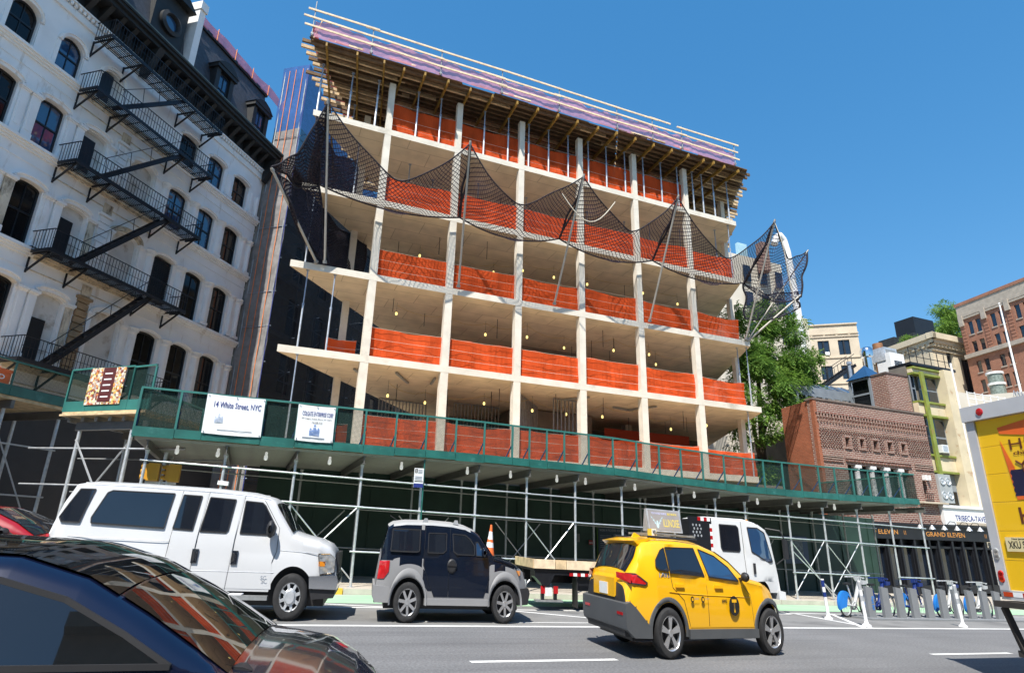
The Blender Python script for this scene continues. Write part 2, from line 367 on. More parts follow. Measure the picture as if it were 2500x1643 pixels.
# ================================================================ street and ground
def sheet(name, poly, dz, m, kind='structure', T=G):
    b = MB(T); b.add([(p[0], p[1], dz) for p in poly], [tuple(range(len(poly)))])
    return tag(b.build(name, m), None, None, kind=kind)
sheet('road', [(-140, -60), (190, -60), (190, 160), (-140, 160)], 0, K['asphalt'])
sheet('parking_lane', [(-14, 11.72), (60, 11.72), (60, 15.06), (-14, 15.06)], .002, K['worn_asphalt'])
sheet('bike_lane', [(-2.5, 15.05), (60, 15.25), (60, 16.98), (-2.5, 16.98)], .004, K['road_green'])
b = MB(G)
b.box(-12, 60, 11.50, 11.66, .004, .0045)
for u in (-14.9, -5.95, 2.94, 11.7, 20.4): b.box(u, u + 2.2, 8.30, 8.42, .004, .0045)
b.box(-2.5, 14.5, 14.22, 14.34, .004, .0045); b.box(14.3, 60, 14.42, 14.53, .004, .0045)
b.box(2.9, 9.5, 12.12, 12.18, .004, .0045)
for p, q in [((14.75, 14.36), (14.40, 11.70)), ((1.4, 14.98), (3.3, 14.36)), ((5.6, 14.34), (8.2, 12.2)), ((10.4, 14.98), (12.4, 14.36)), ((14.1, 11.66), (16.2, 14.42))]:
    p, q = Vector((*p, .0043)), Vector((*q, .0043)); d = (q - p).normalized(); nrm = Vector((-d.y, d.x, 0)) * .06
    b.add([p - nrm, q - nrm, q + nrm, p + nrm], [(0, 1, 2, 3)])
tag(b.build('road_markings', K['road_white']), None, None, kind='structure')
sw = [(-2.3, 17.16), (70, 17.16), (70, 60), (16, 60), (-2.3, 19.5)]
b = MB(G); b.prism(sw, -.05, .14, ax=2); tag(b.build('sidewalk', K['sidewalk']), None, None, kind='structure')
b = MB(G)
for k in range(30):
    u0 = -2.3 + k * 2.4
    b.box(u0 + .01, u0 + 2.39, 17.0, 17.157, -.05, .143, 1 if .6 < u0 + 1.5 < 3.6 else 0)
tag(b.build('kerb', [K['kerb_stone'], K['kerb_yellow']]), None, None, kind='structure')
b = MB(S)
b.box(-6, 75, -22.4, -18.6, -.4, .62); tag(b.build('side_street_sidewalk', K['sidewalk']), None, None, kind='structure')

# ================================================================ the concrete frame under construction
FV = 22.44
LEV = [4.50, 7.85, 11.17, 14.49, 17.91]
TH = .27
COLU = [3.22, 6.33, 9.42, 12.51, 15.61, 18.75]
UL, UR = .14, 21.98
def lu(v): return UL + .793 * (v - FV)
def ru(v): return UR + .50 * (v - FV)
BACK = 36.0
bld = thing('concrete_building', 'bare concrete building frame of open floors under construction', 'building', F((11, 29, 0)))
for i, z in enumerate(LEV):
    ur = UR + (-.25, .35, .05, -.2, -.05)[i]
    b = MB(F); b.prism([(UL, FV), (ur, FV), (ru(BACK) + ur - UR, BACK), (lu(BACK), BACK)], z - TH, z, ax=2)
    b.m[0] = 1                                        # the underside keeps the marks of its boards
    b.build('floor_slab', [K['concrete'], K['soffit']], bld)
tops = [z - TH for z in LEV[1:]] + [20.30]
CW = .155
def column(u, v, z0, z1, w=CW, m='concrete'):
    MB(F).box(u - w, u + w, v, v + 2 * w, z0, z1).build('column', K[m], bld)
for i, z in enumerate(LEV):
    for u in COLU: column(u, FV + .006, z, tops[i], CW - .012 * i / 2)
    column(2.50 + .1, 25.1, z, tops[i], .14); column(22.75, 24.2, z, tops[i], .13)
    for u, v in ((8.2, 28.5), (13.4, 29.0), (18.6, 28.4)): column(u, v, z, tops[i], .2)
    MB(F).box(8.6, 26.0, 31.0, 31.2, z, tops[i]).build('shade_backing_wall', K['rough_con'], bld)  # wall added so that the open floors stay dark inside
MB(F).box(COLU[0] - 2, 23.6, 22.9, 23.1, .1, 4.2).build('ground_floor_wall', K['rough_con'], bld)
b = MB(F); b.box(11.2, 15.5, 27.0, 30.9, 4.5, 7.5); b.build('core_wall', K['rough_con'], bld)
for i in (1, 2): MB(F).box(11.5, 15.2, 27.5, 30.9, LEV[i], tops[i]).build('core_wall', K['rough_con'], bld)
# metal studs standing on the lowest open floor
def studs(u0, u1, v0, v1, n, z0=4.5, z1=7.55):
    b = MB(F)
    for k in range(n):
        t = k / (n - 1); u, v = u0 + (u1 - u0) * t, v0 + (v1 - v0) * t
        b.box(u - .02, u + .02, v - .03, v + .03, z0, z1)
    b.bar((u0, v0, z1 - .02), (u1, v1, z1 - .02), .07, .05); b.bar((u0, v0, z0 + .02), (u1, v1, z0 + .02), .07, .05)
    return b
for k, a in enumerate([(6.9, 8.2, 24.6, 28.2, 16), (8.3, 10.6, 27.4, 27.5, 14), (10.1, 12.2, 24.0, 26.5, 14), (4.9, 7.2, 28.2, 28.4, 15), (12.0, 13.6, 24.3, 24.4, 9)]):
    t = thing('stud_partition', ['line of grey metal studs running back into the lowest open floor', 'grey metal stud wall standing square to the view deep behind the second bay',
        'tall bright metal studs just past the third front column', 'dark metal stud wall deep behind the second front column', 'short row of metal studs just before the fourth front column'][k], 'stud wall',
        F((a[0], a[2], 4.5)), 'metal stud partitions on the lowest open floor')
    studs(*a).build('stud_row', K['galv_dark'], t)
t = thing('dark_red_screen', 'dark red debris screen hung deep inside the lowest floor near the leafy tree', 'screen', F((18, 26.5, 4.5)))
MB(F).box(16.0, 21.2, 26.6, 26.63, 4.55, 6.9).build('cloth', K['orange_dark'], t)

# ---- orange debris nets, one for each bay of each floor
def net_panel(u0, u1, z0, h, v, label, depth=None, dark=False):
    o = thing('debris_net', label, 'safety netting', F(((u0 + u1) / 2, v, z0)), 'orange debris nets between the columns')
    nu, nz = max(6, int((u1 - u0) / .045)), 8
    ph = [rnd.uniform(0, 6.3) for _ in range(8)]; rows = []
    sag = rnd.uniform(.02, .09)
    for j in range(nz + 1):
        q = j / nz; r = []
        for i in range(nu + 1):
            p = i / nu; u = u0 + (u1 - u0) * p
            fold = (.016 * math.sin(5.3*u + ph[0] + .6*math.sin(2*q + u)) + .010 * math.sin(13*u + ph[1] + .8*q) * max(0, math.sin(1.7*u + ph[4])) + .010 * math.sin(27*u + ph[2] + 1.1*q) * max(0, math.sin(2.3*u + ph[6]))) + .028 * math.sin(2.4*u + 3.1*q + ph[3]) + .026 * math.sin(2.2*u - 5*q + ph[5]) * (1 - q) + .018 * math.sin(6*u + 9*q + ph[7]) * (1 - q)
            top = h - sag * math.sin(math.pi * p) - .035 * abs(math.sin(7*p + ph[4])) - .05 * max(0, math.sin(3*p + ph[6])) * (ph[7] > 4)
            r.append((u, v + fold, z0 + .02 + (top - .02) * q))
        rows.append(r)
    MB(F).grid(rows).build('net_sheet', K['orange_dark' if dark else 'orange'], o, smooth=180)
    for zc in (.34, .72, h - .08):
        MB(F).path([(u0 + (u1-u0)*k/4, v - .10, z0 + zc - .02*math.sin(math.pi*k/4)) for k in range(5)], .007, 4).build('cable', K['cable'], o)
    return o
edges = [None] + COLU
fl_name = ['lowest open floor', 'second open floor', 'third open floor', 'fourth open floor', 'top open floor']
for i, z in enumerate(LEV):
    h = (1.22, 1.27, 1.24, 1.28, 1.50)[i]
    for k in range(5):
        net_panel(COLU[k] + .14, COLU[k+1] - .14, z, h * rnd.uniform(.97, 1.03), FV + .2,
                  'orange debris net on the %s between the %s and %s front columns' % (fl_name[i], ORD[k+1], ORD[k+2]))
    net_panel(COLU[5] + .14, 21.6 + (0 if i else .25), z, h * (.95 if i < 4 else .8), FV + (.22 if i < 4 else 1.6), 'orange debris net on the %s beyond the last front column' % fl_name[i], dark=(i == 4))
net_panel(2.0, 3.1, 4.5, 1.1, FV + 1.9, 'short orange debris net on the lowest open floor before the first front column')
net_panel(1.9, 3.1, 7.85, 1.15, FV + 2.0, 'short orange debris net on the second open floor before the first front column')

# ---- work light strings
bulbs = {0: [(4.6, 24.6), (6.4, 25.5), (8.9, 24.9), (11.0, 24.4), (13.1, 25.2), (14.4, 24.1), (16.4, 24.0), (17.3, 25.0), (19.0, 25.2), (20.4, 24.2)],
         1: [(4.6, 24.3), (6.9, 24.6), (8.8, 24.8), (10.6, 24.2), (12.9, 25.0), (15.1, 24.1), (17.2, 24.2), (18.3, 25.2), (20.2, 24.6)],
         2: [(5.6, 25.2), (7.6, 25.4), (9.3, 25.4), (10.4, 24.4), (12.1, 24.5), (14.0, 24.6), (17.0, 24.2), (19.6, 24.8)]}
for i, L in bulbs.items():
    zc = tops[i] - .03
    t = thing('work_light_string', 'string of yellow caged work bulbs drooping under the ceiling of the %s' % fl_name[i], 'string light', F((L[0][0], L[0][1], zc)), 'strings of work lights')
    b = MB(F)
    for (u0, v0), (u1, v1) in zip(L, L[1:]):
        b.path([(u0 + (u1-u0)*k/6, v0 + (v1-v0)*k/6, zc - .12 - .22 * 4 * (k/6) * (1 - k/6)) for k in range(7)], .008, 4)
    b.build('cord', K['cord'], t)
    for u, v in L:
        d = rnd.uniform(.35, .6)
        MB(F).tube((u, v, zc), (u, v, zc - d), .006, 4).tube((u, v, zc - d), (u, v, zc - d - .05), .025, 6).build('bulb_cord', K['black_plastic'], t)
        MB(F).lathe([(0, .06), (.035, .04), (.055, -.02), (.04, -.08), (0, -.10)], (u, v, zc - d - .09), n=10).build('bulb', K['bulb'], t, smooth=60)
# short threaded hangers left in the slabs
for i in range(4):
    t = None
    b = MB(F)
    for k in range(12):
        u = rnd.uniform(4, 20.5); v = rnd.uniform(23.2, 27); d = rnd.uniform(.5, .95)
        b.tube((u, v, tops[i]), (u, v, tops[i] - d), .014, 4)
    b.build('hanger_rods', K['black_iron'], bld)['kind'] = 'stuff'
for p, q in [((3.0, 23.4), (3.5, 24.2)), ((4.6, 23.2), (5.4, 24.6)), ((6.2, 23.3), (6.3, 24.3)), ((12.5, 24.3), (13.3, 23.3)), ((15.3, 24.6), (16.6, 24.9)), ((17.0, 23.5), (16.2, 24.9))]:
    MB(F).bar((*p, tops[0] - .06), (*q, tops[0] - .06), .09, .07).build('ceiling_duct', K['galv_dark'], bld)

# ---- steel props under the timber deck and along the open left corner
def prop(u, v, z0, z1, label, group, r=.042, blue=.55):
    o = thing('steel_prop', label, 'prop', F((u, v, z0)), group)
    zm = z0 + (z1 - z0) * blue
    MB(F).tube((u, v, z0 + .015), (u, v, zm), r, 8).box(u-.07, u+.07, v-.07, v+.07, z0, z0 + .015).build('outer_tube', K['galv'], o, smooth=40)
    MB(F).tube((u, v, zm), (u, v, z1), r * .72, 8).tube((u, v, zm - .06), (u, v, zm + .03), r * 1.45, 8).box(u-.06, u+.06, v-.06, v+.06, z1 - .01, z1).build('inner_tube', K['post_blue'], o, smooth=40)
    return o
PU = [.27, 1.51, 2.63, 4.40, 5.45, 7.55, 8.74, 9.79, 10.83, 11.88, 13.0, 14.02, 15.1, 16.2, 17.29, 18.32, 19.3, 19.92, 20.66, 21.6]
def where(u):
    k = sum(1 for c in COLU if c < u)
    if k == 0: return 'before the first front column', 0
    return 'after the %s front column' % ORD[k], k
cnt = {}
for u in PU:
    wtxt, k = where(u); cnt[k] = cnt.get(k, 0) + 1
    prop(u, FV + .1, LEV[4], 20.30, 'front row steel prop under the timber deck, %s %s' % (ORD[cnt[k]], wtxt), 'steel props under the timber deck', blue=rnd.uniform(.5, .68))
for n, (u, v) in enumerate([(1.9, 24.6), (3.6, 25.0), (6.9, 24.8), (9.4, 25.0), (11.6, 25.1), (14.2, 25.0), (16.8, 25.2), (18.9, 25.0)]):
    prop(u, v, LEV[4], 20.30, 'steel prop in the back row under the timber deck, %s counting from the white building' % ORD[n+1], 'steel props under the timber deck', r=.038)
for n, (u, v) in enumerate([(2.2, 23.6), (4.6, 24.2), (5.9, 25.0), (8.0, 24.4), (10.6, 24.6), (12.3, 25.2), (14.0, 24.5), (16.3, 24.6), (17.6, 24.2), (19.5, 24.1), (21.2, 23.3)]):
    prop(u, v, LEV[3], tops[3], 'prop on the fourth open floor behind the black net, %s counting from the white building' % ORD[n+1], 'steel props on the fourth open floor', r=.036)
for lab, u, v, z0, z1 in [('tall steel prop at the white building corner of the third open floor', .66, 22.55, LEV[2], tops[2]),
        ('outer steel prop at the white building corner of the second open floor', .80, 22.55, LEV[1], tops[1]),
        ('inner steel prop at the white building corner of the second open floor', 1.80, 22.55, LEV[1], tops[1]),
        ('long steel prop rising from the shed to the lowest slab corner facing the white building', .84, 22.50, 3.7, tops[0]),
        ('steel prop at the tree corner of the lowest open floor', 21.6, 22.6, LEV[0], tops[0]),
        ('outer steel prop at the tree corner of the second open floor', 22.0, 22.7, LEV[1], tops[1]),
        ('inner steel prop at the tree corner of the second open floor', 21.6, 22.9, LEV[1], tops[1]),
        ('steel prop at the tree corner of the fourth open floor', 21.5, 22.6, LEV[3], tops[3])]:
    prop(u, v, z0, z1, lab, 'steel props at the slab corners', r=.034)

# ---- timber formwork deck on top
dk = thing('timber_formwork_deck', 'dark timber formwork deck of joists and yellow beams on top of the frame', 'formwork', F((11, 26, 20.3)))
DL = lambda v: -.46 + .434 * (v - 21.55)
DR = lambda v: 22.1 + .66 * (v - 21.5)
b = MB(F); n = 14
for k in range(n):                                    # plywood sheets with an uneven front lip
    u0, u1 = DL(21.6) + (DR(21.6) - DL(21.6)) * k / n, DL(21.6) + (DR(21.6) - DL(21.6)) * (k + 1) / n + .05
    v0 = 21.55 + rnd.uniform(-.10, .10); zz = .006 * (k % 3)
    du = .55 * (33 - v0)
    b.prism([(u0, v0), (u1, v0), (u1 + du, 33), (u0 + du, 33)], 20.62 + zz, 20.66 + zz, ax=2)
b.build('plywood_sheet', K['ply'], dk)
v = 21.72; k = 0
while v < 32:
    l = DL(v) - rnd.choice([.05, .12, .2, .35, .55, .1, .4]); r = DR(v) + rnd.uniform(-.15, .35)
    b = MB(F); cuts = sorted([l, r] + [rnd.uniform(l + 2, r - 2) for _ in range(5)])
    for a, c in zip(cuts, cuts[1:]):
        dz = rnd.uniform(-.012, .012); dv = rnd.uniform(-.03, .03)
        b.box(a - .25, c + .1, v + dv, v + dv + .085, 20.47 + dz, 20.615 + dz, 1 if rnd.random() < .3 else 0)
    b.build('joist', [K['ply'], K['lumber']], dk); v += rnd.uniform(.26, .34); k += 1
for k, u in enumerate(PU + [3.5, 6.5]):
    v0 = 21.5 - rnd.uniform(0, .12)
    b = MB(F); tilt = .16 if u < 3.4 else 0
    b.bar((u - .02, v0, 20.39), (u + tilt * 9, 31, 20.39), .07, .17)
    b.build('yellow_beam', K['yellow_beam'], dk)
for k in range(16):                                   # loose offcuts along the lip
    u = rnd.uniform(0, 21); L = rnd.uniform(.3, 1.5)
    MB(F).box(u, u + L, 21.42 + rnd.uniform(0, .1), 21.52, 20.67, 20.71 + rnd.uniform(0, .06)).build('loose_board', K['lumber_pale' if k % 2 else 'lumber'], dk)

gr = thing('roof_guardrail', 'lumber guardrail with pink mesh along the edge of the timber deck', 'guardrail', F((11, 21.6, 20.66)))
GPU = [-.36, 2.03, 5.05, 7.93, 10.84, 14.02, 16.1, 17.9, 21.33]
for k, u in enumerate(GPU):
    MB(F).tube((u, 21.42, 20.6), (u, 21.42, 21.98 if k else 22.35), .022, 6).box(u-.05, u+.05, 21.40, 21.60, 20.661, 20.75).build('post', K['galv_dark'], gr)
MB(F).tube((-.30, 21.66, 20.6), (-.02, 21.9, 22.0), .03, 6).build('post', K['lumber'], gr)
for z, ends, mm in ((21.87, [(-.42, 16.95), (17.85, 21.4)], 'lumber_pale'), (21.45, [(-.42, 21.4)], 'lumber_pale'), (21.03, [(-.45, 21.4)], 'lumber_pale')):
    for e0, e1 in ends:
        us = [e0] + [g for g in GPU if e0 + .5 < g < e1 - .5] + [e1]
        for a, c in zip(us, us[1:]):
            dz = rnd.uniform(-.03, .03); d2 = rnd.uniform(-.03, .03)
            MB(F).bar((a - rnd.uniform(.05, .35), 21.38, z + dz), (c + rnd.uniform(.05, .3), 21.38 + rnd.uniform(-.02, .02), z + d2), .035, .085).build('rail', K[mm], gr)
rows = []
for j in range(7):
    q = j / 6; r = []
    for i in range(181):
        u = -.30 + 21.6 * i / 180
        r.append((u, 21.46 + .014 * math.sin(5*u + 3*q) + .012 * math.sin(1.3*u + 4*q) + .008 * math.sin(17*u), 20.60 + q * (.82 + .10 * math.sin(2.3*u) * math.sin(.7*u) + .05 * math.sin(9*u))))
    rows.append(r)
MB(F).grid(rows).build('mesh_sheet', K['pink'], gr, smooth=180)
rows = [[(DL(21.72 + 6*i/30) + .05*math.sin(i), 21.72 + 6*i/30, 20.66 + .85*j/3) for i in range(31)] for j in range(4)]
MB(F).grid(rows).build('mesh_sheet', K['orange'], gr, smooth=180)

# ---- black catch net on leaning poles
TIP = {'A': (.58, 20, 16.6), 'B': (6.13, 20, 16.45), 'C': (11.29, 20, 16.32), 'D': (16.24, 20, 16.58), 'E': (22.03, 20, 16.68)}
FOOT = {'A': (1.35, 22.3), 'B': (6.66, 22.3), 'C': (11.03, 22.3), 'D': (15.96, 22.3), 'E': (21.7, 22.36)}
plab = {'A': 'grey net pole standing at the slab corner facing the white building', 'B': 'grey net pole leaning between the first and second bays', 'C': 'grey net pole leaning over the third bay',
        'D': 'grey net pole leaning over the fifth bay', 'E': 'tallest grey net pole leaning out over the leafy tree'}
def pole(p, q, label, r=.045):
    o = thing('net_pole', label, 'pole', F(p), 'poles that hold out the black net')
    d = Vector(q) - Vector(p)
    MB(F).tube(p, q, r, 8).build('shaft', K['pole'], o, smooth=50)
    MB(F).tube(Vector(p) + d*.0, Vector(p) + d*.02, r*1.8, 8).build('clamp', K['galv_dark'], o, smooth=50); MB(F).tube(Vector(p) + d*.965, Vector(p) + d*.985, r*1.4, 8).build('clamp', K['galv_dark'], o, smooth=50)
for k in TIP:
    d = (Vector(TIP[k]) - Vector((*FOOT[k], 11.18))).normalized()
    pole((*FOOT[k], 11.18), Vector(TIP[k]) + d * .12, plab[k])
pole((1.06, 22.36, 11.18), (-.95, 20.35, 13.55), 'pale net pole reaching out low towards the netted scaffold', .05)
pole((21.95, 22.5, 11.18), (24.0, 20.75, 13.4), 'pale net pole reaching out low beneath the black net near the leafy tree', .05)
pole((21.85, 22.4, 11.18), (24.55, 20.4, 15.85), 'thin net pole reaching out towards the white flue pipe', .035)
def net_surface(outer, inner, nu, nq, sag, wob=.05):
    rows = []
    for j in range(nq + 1):
        q = j / nq; r = []
        for i in range(nu + 1):
            p = i / nu; a, c = Vector(outer(p)), Vector(inner(p))
            P = a.lerp(c, q); P.z -= sag(p) * 4 * q * (1 - q)
            P += Vector((wob*math.sin(14*p + 5*q), wob*math.sin(9*p + 9*q + 1), wob*math.sin(22*p + 6*q))) * math.sin(math.pi*q)
            r.append(P)
        rows.append(r)
    return rows
cn = thing('catch_net', 'black catch net sagging between leaning poles across the facade', 'safety net', F((11, 21, 13)))
def span(name, t0, t1, drop, in0, in1, idrop, sag, uscale=1.0, matk='black_net', pw=1.0):
    a, c = Vector(t0), Vector(t1); A, C_ = Vector(in0), Vector(in1); skew = rnd.uniform(-.08, .08)
    def outer(p):
        P = a.lerp(c, p); pp = min(1, max(0, p + skew * math.sin(math.pi * p))); P.z -= drop * (1 - abs(2*pp - 1) ** 1.55) + .06 * math.sin(15*p) * math.sin(math.pi*p); P.y += .35 * (1 - abs(2*p-1)) ; return P
    def inner(p):
        P = A.lerp(C_, p); P.z -= idrop * (1 - (2*p - 1) ** 2); return P
    f1, f2 = rnd.uniform(-.35, .35), rnd.uniform(0, 6)
    rows = net_surface(outer, inner, 48, 16, lambda p: sag * (.35 + .65 * math.sin(math.pi * p)) * (1 + f1 * math.sin(4*p + f2)), wob=.09)
    n = len(rows[0]); mid = rows[8]; cu = [0]
    for i in range(1, n): cu.append(cu[-1] + (mid[i] - mid[i-1]).length)
    acc = [[0]*n]
    for j in range(1, 17): acc.append([acc[-1][i] + (rows[j][i] - rows[j-1][i]).length for i in range(n)])
    uvs = [(cu[i], acc[j][i] - acc[8][i]) for j in range(17) for i in range(n)]
    MB(F).grid(rows).build('net_span', K[matk], cn, smooth=180, uvs=uvs)
    MB(F).path(rows[0], .03, 5).build('edge_rope', K['net_cloth'], cn); MB(F).path(rows[-1], .035, 5).build('edge_rope', K['net_cloth'], cn)
    for e_, q0 in ((0, a), (-1, c)):                  # the net is gathered into a bunch at each pole
        P = [r_[e_] for r_ in rows]
        MB(F).path(P, .05 if matk == 'black_net' else .04, 6).build('gathered_edge', K['net_cloth'], cn, smooth=60)
zi = 14.25
span('s', TIP['A'], TIP['B'], 2.25, (.5, 22.15, zi + .2), (6.5, 22.15, zi + .05), .45, .4)
span('s', TIP['B'], TIP['C'], 1.95, (6.5, 22.15, zi + .05), (11.2, 22.15, zi + .1), .5, .55)
span('s', TIP['C'], TIP['D'], 1.95, (11.2, 22.15, zi + .1), (16.2, 22.15, zi + .05), .5, .55)
span('s', TIP['D'], TIP['E'], 2.35, (16.2, 22.15, zi + .05), (21.9, 22.25, zi - .0), .45, .5)
span('s', TIP['E'], (24.5, 20.45, 15.8), 1.0, (21.9, 22.3, zi), (24.0, 20.75, 13.3), .6, .3)
span('s', (21.9, 22.35, zi), (23.9, 20.85, 13.6), .2, (21.9, 22.45, 12.35), (23.9, 20.8, 12.75), .3, .2)
# the doubled, darker net wrapped round the left corner
span('s', (-.95, 20.35, 13.6), TIP['A'], .55, (.30, 22.1, 14.1), (.75, 22.0, 14.2), .0, .25, matk='black_net2')
span('s', (-.95, 20.35, 13.55), (.75, 22.0, 14.2), .2, (.95, 22.3, 11.5), (1.5, 22.35, 11.25), .0, .35, matk='black_net2')
span('s', (.35, 22.5, 14.2), (3.3, 26.3, 14.2), .1, (.75, 22.6, 11.3), (3.3, 25.6, 11.25), .0, .25, matk='black_net2')
span('s', (.30, 22.42, 17.6), (2.3, 24.9, 17.6), .5, (.35, 22.5, 14.6), (2.6, 25.2, 14.5), .0, .2, matk='black_net2')
b = MB(F)
b.path([(12.9 - 2.6*k/10*1.0, 20.1, 15.55 - 1.15 * math.sin(math.pi * k/10) - .25*k/10) for k in range(11)], .022, 5)
tag(b.build('white_rope', K['rope']), 'white rope looped over the black net beside the pole over the third bay', 'rope')
b = MB(F); b.path([(22.03 + 1.25*k/8, 20 - .1*math.sin(k), 16.7 - 6.3*k/8) for k in range(9)], .016, 5)
tag(b.build('hanging_rope', K['rope']), 'thin pale rope hanging from the net pole over the leafy tree', 'rope')
# ================================================================ sidewalk sheds
ZS = [(-3, .03), (6, 0), (8.9, -.06), (10.6, -.10), (13.4, -.26), (16, -.38), (20, -.43), (25, -.41)]
zs = lambda u: interp(ZS, u)
def HS(p): return F((p[0], p[1], p[2] + zs(p[0])))     # z on the shed, which steps down with the street
PV = 17.2
shed = thing('sidewalk_shed', 'long sidewalk shed with teal parapet and steel posts under the new building', 'sidewalk shed', F((11, 19, 0)))
pu = [-2.85, -1.96, -1.35, .03, .88, 1.87, 2.68, 3.55, 4.44, 5.33, 6.22, 7.13, 7.70, 8.29, 8.90, 9.78, 10.67, 11.57, 12.46, 13.34, 14.24, 15.17, 16.07, 16.95, 17.84, 18.7, 19.62, 20.45, 21.37, 22.25, 23.12, 24.05, 24.92]
for k, (a, c) in enumerate(zip(pu, pu[1:])):
    pan = MB(HS).box(a + .006, c - .006, PV, PV + .03, 3.56 + (.02 if k % 3 else 0), 3.80).build('toe_board', K['green'], shed)
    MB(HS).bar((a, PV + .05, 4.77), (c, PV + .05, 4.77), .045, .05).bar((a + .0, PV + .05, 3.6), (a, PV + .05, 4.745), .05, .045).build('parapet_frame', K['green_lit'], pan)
    b = MB(HS); b.add([(a, PV + .082, 3.8), (c, PV + .082, 3.8), (c, PV + .082, 4.76), (a, PV + .082, 4.76)], [(0, 1, 2, 3)])
    b.build('screen_mesh', K['green_mesh'], pan)
    b = MB(HS); b.bar((a + .04, PV + .1, 4.25), (a - .1, PV + .55, 3.66), .03, .03).bar((a + .03, PV + .1, 3.66), (a + .03, PV + .1, 4.1), .03); b.build('brace', K['blue_brace'], pan)
# side return at the left end
rt_pan = MB(F).bar((-2.85, 17.25, 4.8), (-.4, 22.0, 4.8), .05).bar((-2.85, 17.25, 3.7), (-.4, 22.0, 3.7), .04, .26).bar((-1.6, 19.6, 3.7), (-1.6, 19.6, 4.8), .05).build('side_parapet', K['green_lit'], shed)
b = MB(F); b.add([(-2.85, 17.26, 3.8), (-.4, 22.0, 3.8), (-.4, 22.0, 4.78), (-2.85, 17.26, 4.78)], [(0, 1, 2, 3)]); b.build('screen_mesh', K['green_mesh'], rt_pan)
rp = MB(F).bar((24.92, 17.25, 4.36), (24.92, 21.9, 4.36), .05).bar((24.92, 17.3, 3.28), (24.92, 21.9, 3.28), .04, .26).build('side_parapet', K['green_lit'], shed)
b = MB(F); b.add([(24.93, 17.26, 3.4), (24.93, 21.9, 3.4), (24.93, 21.9, 4.34), (24.93, 17.26, 4.34)], [(0, 1, 2, 3)]); b.build('screen_mesh', K['green_mesh'], rp)
# ribbed deck
us = rail_pts(-2.8, 24.9, 60); prof = []; v = PV + .04
while v < 22.2:
    prof += [(v, 3.56), (v + .05, 3.56), (v + .07, 3.50), (v + .13, 3.50), (v + .15, 3.56)]; v += .2
rows = [[(u, pv, pz) for u in us] for pv, pz in prof]
MB(HS).grid(rows).build('ribbed_deck', K['deck_metal'], shed)
MB(HS).add([(-2.8, PV + .04, 3.585), (24.9, PV + .04, 3.585), (24.9, 22.2, 3.585), (-2.8, 22.2, 3.585)], [(0, 1, 2, 3)])
b = MB(HS)
for a, c in zip(us, us[1:]): b.box(a, c, PV + .04, 22.2, 3.575, 3.59)
b.build('deck_top', K['lumber'], shed)
fp = [-2.5, -.72, 1.0, 2.76, 4.46, 6.12, 7.76, 9.43, 11.13, 13.14, 13.36, 14.9, 16.2, 18.2, 19.92, 21.7, 23.5, 25.3]
def ground_z(u, v): return gz(u, v) + .14
for u in fp:
    zt = 3.27 + zs(u)
    b = MB(F)
    b.box(u - .05, u + .05, 17.3, 22.0, zt + .02, zt + .035).box(u - .05, u + .05, 17.3, 22.0, zt + .215, zt + .23).box(u - .012, u + .012, 17.3, 22.0, zt + .035, zt + .215)
    b.build('deck_beam', K['beam_steel'], shed)
    for v in (17.55, 20.0):
        uu = u if v < 18 else u + .35
        zb = ground_z(uu, v)
        MB(F).tube((uu, v, zb), (uu, v, zt - .1), .036, 8).tube((uu, v, zt - .1), (uu, v, zt + .02), .034, 8, r2=.06).box(uu - .09, uu + .09, v - .09, v + .09, zb, zb + .012).build('post', K['galv' if v < 18 else 'galv_dark'], shed, smooth=40)
for v, off in ((17.50, 0), (19.96, .35)):
    for z in (3.0, 2.26, 1.12):
        for a, c in zip(fp, fp[1:]):
            if c - a < .5: continue
            if z == 1.12 and v < 18 and rnd.random() < .25: continue
            za = min(z, 3.05) + (gz(a, v) - gz(0, v)) - .01; zc = z + (gz(c, v) - gz(0, v)) - .01
            zz = .04 if v > 18 else 0
            MB(F).tube((a + off - .12, v, za + zz), (c + off + .12, v, zc + zz), .024 if v < 18 else .02, 6).build('ledger_pipe', K['galv' if v < 18 else 'galv_dark'], shed)
for k, v in [(2, 17.6), (4, 20.1), (6, 17.6), (10, 17.6), (13, 17.6), (14, 17.6), (0, 17.6), (6, 20.1), (2, 20.1), (13, 20.1), (11, 20.1)]:
    a, c = fp[k], fp[k+1]
    d = gz(a, v) - gz(0, v)
    MB(F).tube((a, v, 2.2 + d), (c, v, .35 + d), .018, 5).build('cross_brace', K['galv'], shed)
    MB(F).tube((a, v + .04, .35 + d), (c, v + .04, 2.2 + d), .018, 5).build('cross_brace', K['galv'], shed)
MB(F).tube((18.2, 17.6, 1.85 - .5), (19.9, 17.4, -.2), .018, 5).build('cross_brace', K['galv'], shed)
for u in (-1.88, -.93, .24, 1.89, 3.9, 5.9, 7.3, 8.89, 9.92, 11.79, 14.2, 17.0, 19.0, 20.8):
    b = MB(HS).lathe([(.0, .12), (.035, .1), (.035, .03), (.05, -.01), (.045, -.09), (.0, -.12)], (u, 17.75, 3.36), n=8)
    b.build('lamp', K['bulb_white'], shed, smooth=50)
